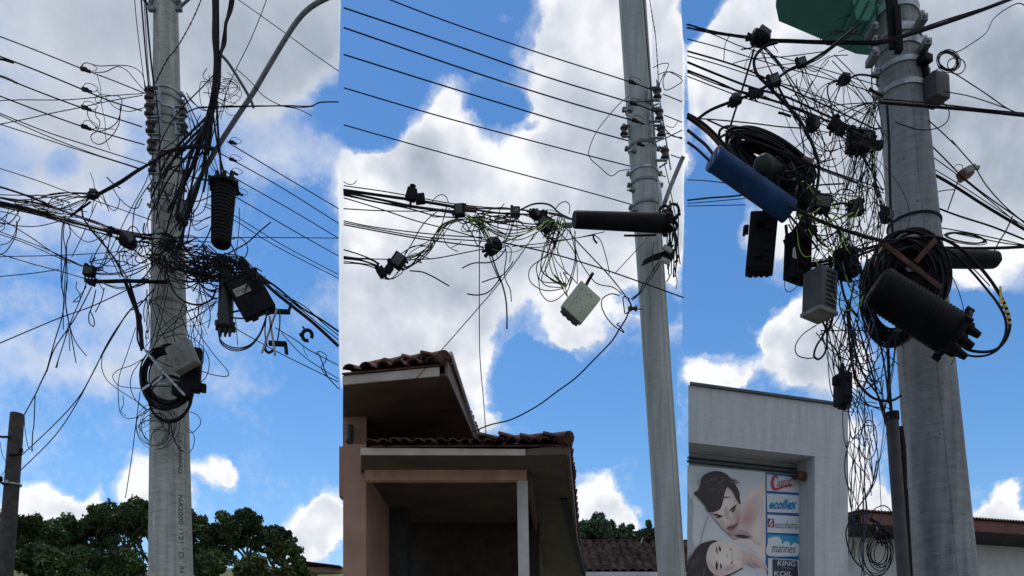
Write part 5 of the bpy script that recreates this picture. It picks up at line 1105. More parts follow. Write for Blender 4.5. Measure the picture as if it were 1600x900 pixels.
wires([('wire loop at the far left edge under the bundle', 1.3, [(0,330),(30,338),(27,350),(24,370),(10,392),(0,398)]), ('rounded wire loop against the left margin', 1.2, [(0,383),(15,378),(24,362),(26,345)]), ('thin tail hanging at the far left', 1.0, [(14,325),(10,340),(6,350),(0,355)]),
 ('small wire hook at the far left', 1.0, [(0,343),(6,346),(7,356),(0,362)])], 'loose wires at the far left edge', Y=6.8)
G = 'limp cut strands hanging left of the left pole'
wires([('hanging strand furthest left of the limp strands', 1.6, [(100,346),(97,360),(96,400),(96,440),(100,470),(97,495),(85,535),(73,579)]),
 ('hanging strand with a wave beside the first', 1.4, [(101,346),(99,370),(103,395),(98,430),(96,450)]),
 ('wavy hanging strand right of the first pair', 1.5, [(107,348),(110,365),(104,385),(105,440),(102,468),(107,500),(115,545),(119,567)]),
 ('short hanging strand ending in a frayed tip', 1.3, [(103,400),(101,450),(99,480),(99,515)]), ('hanging strand bending right at its tip', 1.4, [(104,440),(103,480),(112,520),(122,540),(135,556)]),
 ('long strand sweeping down left from the end box', 1.6, [(143,448),(128,478),(110,508),(85,545),(73,581)]), ('strand sweeping down left, second', 1.4, [(133,450),(122,476),(111,502),(100,535),(87,575)]),
 ('strand with a split tip under the knot of limp strands', 1.2, [(106,512),(100,535),(92,560),(89,575)]), ('short strand hanging straight under the knot', 1.2, [(106,505),(108,525),(109,548)]),
 ('curved tail left under the end box', 1.2, [(120,440),(119,450),(125,460),(124,470),(114,472)]), ('thin tail swinging under the end box', 1.2, [(135,447),(128,458),(114,472)]),
 ('strand with a long narrow loop at its end', 1.6, [(150,453),(144,478),(139,492),(140,505),(146,510),(147,500),(141,486)]), ('short strand beside the narrow loop', 1.4, [(163,450),(158,470),(149,488)])], G, Y=6.9)
wires([('drop wire falling down left to the top of the wooden pole', 1.8, [(73,579),(62,602),(55,617),(38,648)], dict(Y=(6.9, 8.5))), ('thin wire hanging from the drop wire beside the wooden pole', 1.5, [(55,617),(54,640),(53,665),(51,678),(50,706)], dict(Y=(7.4, 7.5))),
 ('upper wire of the pair falling to the wooden pole bracket', 1.6, [(222,470),(203,485),(170,533),(145,583),(120,625),(80,668),(33,712)], dict(Y=(7, 10.6))), ('lower wire of the pair falling to the wooden pole bracket', 1.6, [(240,452),(215,480),(200,488),(180,520),(155,563),(120,630),(85,682),(32,735)], dict(Y=(7, 10.6))),
 ('long straight line rising from the left margin under the dark bar', 1.5, [(-10,540),(0,536),(90,498),(140,480),(190,457),(238,432)], dict(Y=(6.6, 7.1))),
 ('thin wire curling beside the wooden pole', 1.0, [(38,650),(39,670),(42,690),(45,700),(52,703)], dict(Y=10.8)), ('thin crossing wires left of the wooden pole', .9, [(0,690),(4,712),(12,728),(0,745)], dict(Y=10.8))], None)
G = 'wires of the wrapped bundle hanging left of the left pole'
for i, (pts, w) in enumerate([([(195,440),(205,468),(215,495),(219,525),(221,548)], 3.6), ([(202,440),(211,470),(219,498),(222,525),(224,545)], 3.2), ([(198,442),(208,468),(214,500),(215,530),(221,546)], 2.6), ([(192,436),(203,462),(212,484),(221,494),(217,515)], 2.0), ([(204,448),(210,480),(222,510),(222,540)], 1.6)]):
    wire(pts, w, 7.05, '%s strand of the wrapped bundle falling from the dark bar to the coil' % ('thickest', 'second thickest', 'middle', 'outer left', 'outer right')[i], G)
G = 'loose thin wires round the coil of the left pole'
wires([('thin loop bulging left of the coil', 1.1, [(224,560),(205,571),(185,578),(176,588),(185,602),(205,606),(226,607)]), ('big thin loop sagging left below the coil', 1.2, [(160,555),(159,575),(168,595),(190,612),(215,628),(231,641)]),
 ('thin wire rounding the lower left of the coil', 1.2, [(222,562),(207,583),(204,605),(212,625),(230,642)]), ('long thin hanging loop under the first', 1.1, [(212,512),(198,555),(186,590),(185,620),(188,645),(200,654),(218,650),(231,643)]),
 ('thin straight drop from the coil to the trees', 1.2, [(219,612),(212,665),(205,720),(196,778)]), ('thin wire sagging between coil and pole', 1.0, [(230,605),(260,604),(290,608)]), ('thin curl left of the thin drop', 1.0, [(192,618),(193,632),(189,642),(197,650)]),
 ('thin loop right of the coil, upper', 1.2, [(255,528),(285,522),(310,535),(326,560),(324,585),(312,600)]), ('thin loop right of the coil reaching far right', 1.3, [(288,478),(310,520),(335,555),(356,580),(354,588),(335,586),(315,580)]),
 ('thin curl right of the lower coil', 1.1, [(296,643),(310,650),(313,663),(300,676),(290,672)]), ('thin loop down the right edge of the left pole', 1.1, [(292,668),(303,680),(302,698),(295,708)]), ('thick tail curving down the face of the left pole', 1.8, [(266,655),(270,680),(278,698),(287,706)]),
 ('thin wire crossing the coil to its lower loops', 1.0, [(232,640),(260,635),(290,625),(312,600)]), ('black rounded cable under the grey box', 2.2, [(300,600),(298,630),(285,650),(262,658),(240,645)])], G, Y=7.05)
# upper right of left picture
G = 'thick upright bundle right of the left pole'
for i, (pts, w) in enumerate([([(333,-20),(334,20),(334,60),(336,90),(334,130),(328,165),(318,200),(300,240),(285,290),(275,340)], 3.2), ([(337,-20),(337,30),(337,70),(339,100),(338,140),(330,180),(322,215),(318,260),(300,310),(280,360)], 3.2), ([(340,-20),(339,40),(340,90),(342,120),(336,160),(325,200),(308,245),(290,280),(262,330)], 2.8),
   ([(366,-20),(362,10),(354,40),(350,65),(345,88),(341,130),(334,175),(330,215),(325,240)], 3.2), ([(363,-20),(358,15),(352,45),(346,75),(340,100),(335,150),(320,190),(300,215),(275,245),(255,280)], 2.4), ([(338,90),(341,125),(333,165),(318,185),(300,205),(280,225),(262,245),(250,270)], 2.2),
   ([(336,95),(332,140),(325,185),(320,230),(322,270),(318,300)], 2.0), ([(340,100),(338,150),(340,200),(343,240),(346,275)], 2.2), ([(335,110),(333,160),(338,210),(345,250),(352,275)], 1.8), ([(338,120),(326,175),(312,230),(300,280),(290,340),(284,380)], 2.2),
   ([(334,150),(318,200),(298,260),(272,320),(258,370)], 1.8), ([(332,170),(322,230),(310,290),(292,350),(275,395)], 2.4), ([(328,180),(300,235),(262,280),(240,330)], 1.6), ([(326,190),(296,225),(262,262),(236,310)], 1.8)]):
    wire(pts, w * 1.45, 6.95 + .015 * i, 'strand %s of the upright bundle right of the left pole' % ('at the left of', 'second in', 'third in', 'branching off right in', 'crossing from upper right in', 'peeling off left low in', 'hanging straight low in', 'leading to the ribbed closure from', 'leading to the closure port from', 'dropping to the tangle from', 'sweeping left over the pole from', 'thickest at the foot of', 'outermost lower left of', 'arching to the pole edge from')[i], G, jit=.005)
wires([('short grey tube end poking right from the upright bundle', 4.0, [(347,87),(358,100),(372,122),(384,142),(392,157),(396,168)], dict(m='grey2')), ('twisted thin cable falling from the top across the left pole', 1.8, [(318,-10),(305,22),(292,48),(276,75),(262,92),(250,115),(243,130)], dict(twist=70)),
 ('thin line crossing behind the lamp arm to the right margin', 1.2, [(350,-15),(373,0),(445,51),(490,84),(529,111)], dict(Y=7.6)), ('thin straight line rising to the top right of the left pole', 1.2, [(420,-10),(405,30),(388,70),(367,112),(352,150),(330,220)], dict(Y=7.3)),
 ('curved thin tail crossing the lamp arm', 1.2, [(370,108),(390,126),(412,150),(440,165),(465,170),(487,181)]), ('level dark line passing the grey tube end to the right margin', 1.8, [(290,177),(312,168),(360,167),(400,166),(450,165),(484,166),(500,160),(529,159)]),
 ('second level thin line beside it', 1.0, [(310,167),(400,165),(440,166),(470,168),(490,166)])], None, Y=6.95)
G = 'lines running down right from the left pole'
for i, (w, p) in enumerate([(1.6,[(355,221),(372,232),(450,279),(529,326)]),(1.6,[(345,240),(365,251),(440,293),(529,349)]),(1.6,[(352,266),(372,281),(450,325),(529,372)]),(1.7,[(362,304),(400,326),(465,364),(529,400)]),(1.5,[(320,318),(363,335),(440,382),(529,429)]),(1.5,[(318,322),(363,342),(430,384),(529,435)])]):
    wire(p, w, Y=7.15, flat=240, label='%s of the six lines slanting down right from the left pole' % ordn(i), group=G, k=4)
wires([('level thin line right of the ribbed closure', 1.3, [(285,371),(350,371),(430,371),(529,372)]), ('short level line left of the ribbed closure', 1.2, [(285,377),(310,377),(336,379)]), ('thin upright tail right of the ribbed closure', 1.1, [(374,325),(374,350),(371,380),(369,396)]),
 ('stiff straight stub crossing the lines right of the closure', 1.9, [(423,347),(405,362),(385,380),(356,396)]), ('round loop under the ribbed closure', 1.5, [(362,374),(373,371),(383,378),(387,390),(384,400),(377,406)]), ('thick wire dropping from closure tip into the net', 2.0, [(358,375),(364,388),(370,402)]),
 ('thin tail left of the ribbed closure', 1.1, [(330,338),(320,342),(308,350),(296,353)]), ('thin hooked tail lower left of the ribbed closure', 1.1, [(328,340),(312,345),(300,346),(308,360),(326,352)])], 'odd wires round the ribbed closure', Y=6.95)
G = 'trunk cables leaving right under the terminal box'
wires([('uppermost trunk cable leaving right past the terminal box', 2.8, [(400,428),(430,447),(470,480),(500,498),(529,518)]), ('thick trunk cable leaving right past the terminal box', 4.6, [(412,440),(430,457),(460,481),(490,505),(529,541)]), ('thin cable between the two trunk cables', 1.6, [(430,452),(470,483),(500,508),(529,531)]),
 ('thin cable above the thick trunk', 1.5, [(440,460),(475,478),(505,505),(529,524)]), ('frayed cable along the top of the net', 2.6, [(340,400),(370,408),(395,425),(420,440)], dict()), ('second frayed cable along the top of the net', 2.0, [(350,396),(378,402),(400,424),(432,448)])], G, Y=(6.95, 7.4), twist=0)
wires([('long thin line low right under the terminal box', 1.4, [(362,510),(430,548),(480,573),(529,597)]), ('second thin line low right with a curl', 1.5, [(430,512),(460,530),(480,545),(500,556),(529,571)]), ('third thin line low right', 1.3, [(440,520),(465,548),(490,568),(529,592)]), ('long curl hanging from the low right lines', 1.6, [(497,552),(503,565),(510,585),(520,598),(530,608)]), ('small curl on the low right lines', 1.3, [(492,553),(500,549),(510,556),(508,566),(502,575),(512,590)]),
 ('short stray tail on the low right line', .9, [(474,540),(476,550),(481,557)])], 'thin lines at the lower right of the left pole', Y=7.1)
for i, dy in enumerate((0, 2.5, 5)):
    wire([(341,518),(346,533+dy),(365,543+dy),(388,540+dy*.7),(404,524+dy*.5),(414,500+dy),(417,485)], 1.7, 6.9 + .03 * i, '%s of the three looped cables under the dark green closure' % ('inner', 'middle', 'outer')[i], 'looped cables under the dark green closure', m='bluewire')
wires([('thick arc from the left pole sweeping under the net', 2.6, [(258,400),(262,430),(272,456),(288,471),(310,476),(330,468),(338,450)]), ('level cables between closures, upper', 2.6, [(362,488),(380,485),(400,490)]), ('level cable between closures, lower', 2.2, [(360,496),(385,497),(420,488)]),
 ('dark blue strand hanging below the bar clamp', 2.0, [(437,485),(437,510),(433,535)], dict(m='bluewire')), ('upright strand left of the straps', 1.8, [(416,495),(414,520),(417,540)]), ('thin upright wire below the dark green closure', 1.1, [(368,498),(370,520),(371,540)])], None, Y=6.93)
# random tangles: every strand its own wire
STUFF = MB(); STM = ['rubber', 'bluewire', 'lime']
def tangle(n, cx, cy, rx, ry, Y, w, seed, labels, group, ms=('rubber',), vert=0.0, dy=.06, rot=0):
    """strands of a tangle: bowed runs between its edges and some wide loops; thick ones are cables of their own, thin ones join the uncountable rest"""
    rnd = random.Random(seed)
    for i in range(n):
        a = rnd.uniform(0, 6.28); kind = rnd.random()
        if kind < .72:
            q0 = Vector((math.cos(a), math.sin(a))) * rnd.uniform(.6, 1.15); b_ = a + math.pi + rnd.uniform(-1.0, 1.0); q1 = Vector((math.cos(b_), math.sin(b_))) * rnd.uniform(.3, 1.15)
            bow = (q1 - q0).orthogonal() * rnd.gauss(0, .28); s2 = (q1 - q0).orthogonal() * rnd.gauss(0, .10)
            pts = [q0, q0.lerp(q1, .3) + bow * .8 + s2, q0.lerp(q1, .62) + bow - s2 * .5, q1]
            if rnd.random() < .4: pts.append(q1 + (q1 - pts[2]).orthogonal() * rnd.uniform(-.6, .6))
        else:
            c = Vector((rnd.uniform(-.6, .6), rnd.uniform(-.6, .6))); r_ = rnd.uniform(.2, .6); asp = rnd.uniform(.5, 1); t0 = rnd.uniform(0, 6.28); turn = rnd.uniform(2.5, 6.5)
            pts = [c + Vector((math.cos(t0 + turn * j / 6) * r_, math.sin(t0 + turn * j / 6) * r_ * asp)) * (1 + .06 * j) for j in range(7)]
        if vert:       # limp hanging run, wandering slowly, sometimes hooked at its foot
            x = rnd.uniform(-.8, .8); y0 = rnd.uniform(-1.1, .1); y1 = rnd.uniform(max(y0 + .6, .2), 1.15); dr = rnd.gauss(0, .35 * (1.3 - vert)); pts = []
            for j in range(6): pts.append(Vector((x + dr * j / 5 + math.sin(j * 1.1 + i) * .16, y0 + (y1 - y0) * j / 5)))
            if rnd.random() < .35: pts += [pts[-1] + Vector((.25, .04)) * rnd.choice((-1, 1)), pts[-1] + Vector((.3, -.2)) * rnd.choice((-1, 1))]
        cr, sr = math.cos(R(rot)), math.sin(R(rot)); yy_ = Y + rnd.uniform(-dy, dy)
        P = [(cx + (p.x * rx) * cr - (p.y * ry) * sr, cy + (p.x * rx) * sr + (p.y * ry) * cr, rnd.uniform(-.03, .03)) for p in pts]
        m_ = rnd.choice(ms); ww = w * rnd.uniform(.7, 1.35)
        if ww >= 2.3: wire(P, ww, yy_, labels[0].replace('wire', 'cable', 1), group, m=m_, k=4, name='cable', cat='cable')
        else:
            STUFF.cur = STM.index(m_); STUFF.tube(path3(P, yy_, 8), pxm(ww / 2, yy_) * 1.1, 5)
tangle(16, 345, 145, 34, 38, 6.95, 1.0, 1, ['thin loose black wire curling round the upright bundle right of the left pole top'], 'thin wires curling round the upright bundle')
tangle(8, 300, 205, 36, 50, 7.0, 1.3, 2, ['loose wire in the tangle between the left pole and the lamp arm'], 'wires between the left pole and the lamp arm', vert=.2)
tangle(12, 272, 300, 40, 70, 7.05, 1.4, 3, ['tangled wire across the face of the left pole above the dark bar'], 'tangled wires across the face of the left pole', vert=.25)
tangle(12, 262, 385, 44, 42, 7.0, 1.6, 4, ['tangled wire at the level of the main bundle on the left pole'], 'tangled wires at the main bundle of the left pole')
tangle(24, 325, 415, 62, 26, 6.98, 1.7, 5, ['tangled wire in the dense net right of the left pole'], 'wires of the dense net right of the left pole', rot=12)
tangle(16, 385, 425, 36, 14, 6.95, 2.2, 55, ['thick short strand on top of the dense net beside the terminal box'], 'strands on top of the terminal box', rot=28)
tangle(10, 215, 400, 34, 34, 7.0, 1.3, 6, ['loose wire between the round black lump and the dark bar'], 'loose wires between the round lump and the dark bar')
tangle(6, 160, 412, 36, 14, 6.98, 1.3, 7, ['loose wire beside the black end box of the dark bar'], 'loose wires beside the black end box')
tangle(9, 300, 500, 28, 60, 7.0, 1.1, 8, ['thin wire hanging between the left pole and the dark green closure'], 'thin wires hanging right of the left pole', vert=.7)
tangle(5, 230, 490, 12, 55, 7.15, 1.1, 9, ['thin wire hanging against the left edge of the left pole'], 'thin wires hanging at the left pole edge', vert=.8)
tangle(5, 75, 318, 60, 14, 6.9, 1.2, 10, ['stray strand woven round the main bundle far left'], 'stray strands of the main bundle', rot=14)
tangle(5, 400, 445, 18, 30, 6.88, 1.6, 11, ['strand lying over the black terminal box with the white label'], 'strands over the black terminal box')
tangle(8, 250, 665, 30, 30, 7.15, .9, 12, ['thin curl of wire low on the left pole under its coil'], 'thin curls low on the left pole')
# ---------------- MIDDLE PICTURE
G = 'parallel lines rising left from the middle pole'
L2 = [(1.5,[(590,-8),(700,34),(850,85),(985,128),(1022,142)]),(1.8,[(537,12),(700,67),(850,119),(988,161),(1024,175)]),(1.9,[(537,43),(750,116),(900,163),(992,189),(1028,203)]),(1.9,[(537,85),(700,136),(900,197),(1000,225),(1034,237)]),(1.8,[(537,137),(700,185),(900,238),(1005,265),(1040,276)]),(1.8,[(537,195),(700,241),(900,295),(985,319),(1035,334)])]
for i, (w, p) in enumerate(L2): wire(p, w, Y=7.75, flat=180, label='%s of the six parallel lines rising left from the middle pole' % ordn(i), group=G, k=4, m='rubber')
for i, (p) in enumerate([[(1036,147),(1066,159)],[(1038,180),(1066,191)],[(1041,208),(1066,217)],[(1048,242),(1066,248)],[(1038,200),(1050,212),(1066,215)],[(1036,218),(1052,210),(1066,203)]]):
    wire(p, 1.5, 7.85, 'short line leaving right from the middle pole, ' + ('at the topmost insulator', 'at the second insulator', 'at the third insulator', 'at the lowest insulator', 'sagging between insulators', 'rising between insulators')[i], 'short lines leaving right from the middle pole')
wires([('thin jumper wire looping out left of the middle pole', 1.2, [(983,149),(968,162),(950,182),(932,206),(921,232),(922,247),(938,262),(955,275),(968,267),(984,265)], dict(Y=7.5)),
 ('twisted wire dropping beside the top right of the middle pole', 1.5, [(1014,-10),(1019,25),(1024,55),(1027,95),(1029,135)], dict(twist=60)), ('thin loop at the upper right of the middle pole', 1.1, [(1020,106),(1032,100),(1044,99),(1043,106),(1036,118),(1029,134)]),
 ('rounded thin loop right of the middle pole', 1.2, [(1028,117),(1042,112),(1054,116),(1066,125),(1060,132),(1040,141),(1036,126),(1040,116)]), ('second rounded thin wire right of the middle pole', 1.0, [(1030,135),(1034,122),(1046,112),(1066,120)]),
 ('thin curved wire by the third insulator of the middle pole', 1.0, [(1040,196),(1052,199),(1060,188)]), ('cable running down the upper face of the middle pole', 1.6, [(1004,-20),(1010,60),(1015,120),(1019,160)], dict(Y=7.78)),
 ('thin wire down the right edge of the middle pole', 1.3, [(1038,255),(1045,285),(1052,320),(1057,345)])], None, Y=7.8)
G = 'cables of the upper bundle left of the middle pole'
wires([('thin topmost cable of the upper bundle', 1.5, [(537,290),(600,299),(645,307),(700,317),(750,323),(800,326),(830,329)]), ('thick cable of the upper bundle', 4.0, [(537,297),(600,306),(650,313),(710,323)]), ('second thick cable of the upper bundle', 3.2, [(537,300),(600,313),(650,323),(712,331)]),
 ('lower cable of the upper bundle', 2.4, [(537,303),(580,314),(640,323),(690,330),(715,334)]), ('cable leaving the upper bundle below the box pair', 1.8, [(537,305),(590,316),(640,326),(680,337),(715,340)]),
 ('thin cable slanting down through the bundle to the wedge box', 1.6, [(537,309),(590,325),(650,345),(700,358),(745,371),(765,376)]), ('level thin cable under the upper bundle', 1.5, [(537,326),(590,329),(650,330),(700,329)]),
 ('cable of the right half of the bundle, top', 2.0, [(725,324),(760,326),(800,327),(845,331)]), ('cable of the right half of the bundle, second', 2.6, [(745,328),(780,333),(820,335),(850,338)]), ('cable of the right half of the bundle, third', 1.8, [(745,333),(790,342),(820,349),(850,351)]), ('cable of the right half of the bundle, fourth', 1.6, [(748,338),(785,348),(820,357),(850,356),(880,350)]),
 ('cable of the right half of the bundle, fifth', 1.6, [(750,343),(780,356),(812,359),(845,352)]), ('cable of the right half of the bundle, sagging lowest', 1.4, [(752,348),(775,362),(800,365),(835,358)]), ('cable entering the long tube closure', 3.0, [(858,333),(875,336),(888,341),(898,343)]), ('cable entering the long tube closure from above', 2.4, [(815,327),(833,319),(850,318),(862,322),(874,333),(890,341)])], G, Y=(6.5, 7.1))
G = 'lower lines left of the middle pole'
wires([('upper lower line running to the wedge box', 1.6, [(537,345),(580,354),(640,362),(700,368),(756,371)]), ('second lower line running to the wedge box', 1.6, [(537,348),(600,360),(660,370),(710,374),(760,377)]), ('third lower line running to the wedge box', 1.9, [(537,351),(600,363),(650,372),(700,379),(756,386)]),
 ('steep line from the left margin to the lower splice pair', 1.8, [(537,390),(560,397),(580,405),(593,412)]), ('thick level line into the lower splice pair', 2.4, [(537,401),(560,404),(578,405),(592,413)]), ('thick lower line into the lower splice pair', 2.4, [(537,404),(565,407),(592,416)]), ('lowest line into the lower splice pair', 1.7, [(537,411),(560,412),(578,416),(590,421)]),
 ('long level line from the left margin past the lower splices', 1.5, [(537,403),(600,405),(660,405),(690,402),(730,394),(756,389)]), ('thin cable entering the lower splice pair underneath', 1.3, [(537,408),(560,411),(580,414),(592,419)])], G, Y=6.6)
wires([('wire looping from the pair of boxes into the upright box', 1.2, [(672,320),(680,309),(690,304),(697,308),(701,317)]), ('rising strand from the lower splices to the upper bundle', 1.5, [(630,403),(645,378),(660,352),(678,334),(692,326)]),
 ('short level tail left of the upright box', 1.2, [(672,336),(678,339),(690,339),(708,339)]), ('long stiff tail hanging right of the lower splices', 1.9, [(640,423),(660,425),(678,433),(690,440),(702,447)]),
 ('drooping loop left under the upright box', 1.2, [(702,345),(694,355),(693,368),(697,381),(706,389),(716,393)]), ('short curled tail under the upright box', 1.2, [(705,387),(715,382),(721,377)]), ('thin plumb wire hanging straight down to the porch roof', 1.3, [(749,360),(749,420),(749,500),(750,560),(755,620),(758,660),(760,691)], dict(Y=(6.85, 8.3))),
 ('long slanting wire from the upper roof up to the clump of boxes', 1.3, [(648,594),(682,556),(710,524),(745,484),(780,443),(812,400),(838,362)], dict(Y=(8.6, 6.9))), ('thick cut cable hanging from the wedge box', 2.2, [(767,394),(775,420),(784,442),(790,466),(792,490),(792,514)], dict(Y=6.8)), ('thin cut cable hanging beside the thick one', 1.6, [(763,395),(770,415),(779,435),(782,440)]),
 ('wavy wire tail hanging right of the wedge box', 1.5, [(790,386),(791,402),(788,425),(791,440),(797,452),(799,471)]), ('curved cut tail pointing left, upper', 1.8, [(722,419),(740,411),(765,410),(780,402),(790,389)]), ('curved cut tail pointing left, middle', 1.7, [(753,441),(770,435),(785,430),(797,416),(802,408)]), ('curved cut tail pointing left, lowest', 1.9, [(730,459),(745,461),(762,457),(775,444),(784,430)]),
 ('thin upright tail above the wedge box', 1.2, [(778,365),(778,345),(781,328),(788,318)]), ('looping tail right of the wedge box', 1.3, [(784,382),(796,386),(799,395),(796,410)])], 'loose wires under the bundle left of the middle pole', Y=6.8)
G = 'drooping wires between the upright box and the lower splices'
arcs = [[(724,342),(706,345),(692,352),(680,366),(672,380),(662,392),(645,402),(630,402)],[(721,343),(700,349),(688,360),(676,380),(660,392),(640,404)],[(719,342),(698,352),(684,372),(672,392),(655,408),(638,416),(625,421)],[(716,341),(692,350),(680,366),(674,386),(658,402),(648,412),(632,422)],[(722,344),(705,350),(690,370),(670,382),(645,385),(632,396)],[(714,341),(690,356),(668,378),(640,388),(620,402)],[(672,388),(658,385),(640,396),(634,410)],[(660,395),(652,402),(659,411),(648,406)]]
for i, p in enumerate(arcs): wire(p, (1.7,1.4,1.8,1.5,1.3,1.3,1.2,1.3)[i], 6.62 + .03 * (i % 4), ('lime green wire' if i in (1, 5) else 'black wire') + ' drooping from the upright box to the lower splices' + (', %s' % ('highest', 'upper', 'lowest', 'lower', 'middle', 'outer left', 'short humped', 'kinked')[i]), G, m='lime' if i in (1,) else 'rubber')
wires([('wire ring round the bottom of the lower splices', 1.4, [(590,420),(592,430),(602,436),(614,434),(622,424)]), ('second wire ring under the lower splices', 1.2, [(594,424),(600,433),(612,436),(626,428),(632,420)]), ('lime wire over the right lower splice', 1.6, [(612,412),(617,402),(624,398),(628,404),(622,412)], dict(m='lime')), ('violet black strand leaving the lower splices right', 2.4, [(634,420),(644,413),(652,403),(658,398)]), ('short tail curl right of the lower splices', 1.2, [(640,400),(650,396),(659,400),(668,403),(674,405)])], 'wires tied round the lower splices', Y=6.5)
G = 'strands between the upright box and the wedge box'
for i, p in enumerate([[(725,342),(742,346),(752,360),(760,376)],[(728,341),(748,346),(762,362),(768,378)],[(724,343),(733,358),(740,370),(745,382),(756,388)],[(730,338),(752,342),(770,356),(790,366),(778,360)],[(742,332),(752,352),(762,368),(765,382)],[(722,344),(745,354),(752,372),(748,384)],[(740,336),(756,350),(756,368),(770,392)]]):
    wire(p, 1.5, 6.72 + .02 * i, ('lime' if i in (1, 4) else 'black') + ' strand curving down from the upright box to the wedge box, %s' % ('first', 'inner lime one', 'lowest', 'longest', 'outer lime one', 'leftmost', 'crossing')[i], G, m='lime' if i in (1, 4) else 'rubber')
G = 'wires dropping to the beige box'
for i, p in enumerate([[(875,335),(872,350),(862,375),(856,395),(850,412),(842,432),(848,440),(866,442),(885,444)],[(872,338),(866,360),(858,390),(850,402),(832,415),(826,428),(830,442),(845,452),(862,454),(882,450)],[(878,340),(870,370),(858,398),(845,405),(838,418),(842,440),(844,456),(856,470),(870,468),(884,456)],[(868,350),(855,378),(848,398),(845,420),(855,432),(870,440),(884,443)],[(864,360),(852,380),(846,402),(848,425),(866,438),(880,448)],[(876,345),(870,378),(862,395),(852,420),(860,436),(878,446)],[(880,350),(866,385),(858,410),(846,435),(855,447),(880,449)]]):
    wire(p, 1.4, 6.85 + .02 * i, ('lime' if i in (1, 4) else 'black') + ' looping wire from the box clump to the beige box, %s' % ('innermost', 'bulging left', 'hanging lowest', 'short inner', 'lime inner', 'crossing', 'tight')[i], G, m='lime' if i in (4,) else 'rubber')
tangle(18, 864, 352, 18, 22, 6.9, 1.4, 21, ['short black wire in the clump left of the long tube closure', 'short lime wire in the clump left of the long tube closure'], 'short wires in the clump left of the tube closure', ms=('rubber', 'rubber', 'lime'))
tangle(11, 748, 346, 22, 16, 6.75, 1.3, 22, ['short black wire in the clump beside the upright splitter box', 'short lime wire in the clump beside the upright splitter box'], 'short wires beside the upright splitter box', ms=('rubber', 'rubber', 'lime'))
tangle(10, 780, 340, 40, 10, 6.75, 1.3, 23, ['thin strand woven through the bundle left of the box clump'], 'thin strands woven through the bundle', rot=3)
tangle(13, 1050, 365, 10, 60, 7.65, 1.8, 24, ['dark wire hanging over the right edge of the middle pole'], 'dark wires hanging over the right edge of the middle pole', vert=.6)
tangle(9, 1046, 340, 14, 24, 7.6, 3.0, 25, ['thick cable end crowded at the right end of the tube closure'], 'cable ends at the right end of the tube closure')
wires([('loop over the left end of the tube closure', 1.3, [(868,326),(875,318),(884,315),(890,321),(889,334)]), ('long line from the wedge box down right to the middle pole', 1.9, [(785,379),(800,382),(850,393),(900,407),(950,423),(1010,444),(1068,465)], dict(Y=(6.8, 7.55))),
 ('slanting line from the tube closure to the reel insulator', 1.7, [(887,358),(897,372),(925,402),(955,434),(980,466)]), ('wavy wire from the tube closure toward the reel insulator', 1.4, [(899,362),(898,380),(905,405),(922,432),(935,444),(958,449),(972,460)]),
 ('thin upright wire behind the beige box', 1.2, [(898,360),(899,385),(902,420),(902,444)]), ('thin wire from the slanting line down to the beige box', 1.2, [(863,396),(872,412),(888,428),(902,443)]), ('looped wire above the beige box', 1.3, [(875,426),(877,433),(884,446),(888,438),(880,426),(892,432),(889,446)]), ('stiff stub rising from the beige box', 2.6, [(866,430),(874,438),(882,447)]),
 ('thin wire rising right across the middle pole', 1.2, [(960,428),(985,401),(1013,370)]), ('thin curved wire under the tube closure', 1.3, [(928,367),(938,375),(945,395),(950,415),(952,428)]), ('thin wire under the tube closure, level', 1.3, [(800,385),(840,381),(880,375),(930,367)]), ('second level thin wire under the tube closure', 1.2, [(812,386),(845,386),(868,378),(900,372),(945,362)]), ('thick stick cable under the tube closure', 3.0, [(975,368),(1000,368),(1025,367)], dict(Y=7.5)), ('short thick cut tail under the tube closure', 2.8, [(927,367),(928,374),(933,380)]),
 ('loop of wire left of the reel insulator', 1.7, [(984,467),(974,464),(975,480),(977,490),(982,487)]), ('big hanging loop left of the reel insulator', 1.6, [(968,462),(955,459),(942,466),(940,478),(946,493),(958,508),(972,518),(975,519),(968,510),(964,507),(968,504)]),
 ('blue black drop wire sweeping down left to the porch roof', 2.1, [(984,484),(978,498),(968,514),(955,534),(930,560),(900,590),(870,612),(840,634),(800,655),(765,664),(736,676)], dict(Y=(7.6, 9.0), m='bluewire')), ('pair wire curving from the tape knot to the reel insulator, left', 1.9, [(1030,408),(1018,426),(1004,446),(998,458),(986,467)], dict(Y=7.55)), ('pair wire curving from the tape knot to the reel insulator, right', 1.7, [(1033,410),(1020,430),(1008,446),(1002,456),(988,469)], dict(Y=7.55)),
 ('thin wire hanging down the right side of the middle pole', 1.2, [(1052,400),(1055,425),(1058,440),(1056,452)], dict(Y=7.7)), ('thin wire looping beside the tape knot', 1.2, [(1022,378),(1019,395),(1020,415),(1022,424)], dict(Y=7.55)), ('cable tie at the reel insulator', 2.2, [(981,467),(986,476),(986,481)], dict(Y=7.65)), ('hooked thin wire at the left margin above the bundle', 1.1, [(537,284),(545,288),(553,287),(557,282)], dict(Y=6.6))], 'odd wires between the boxes and the middle pole', Y=7.0)
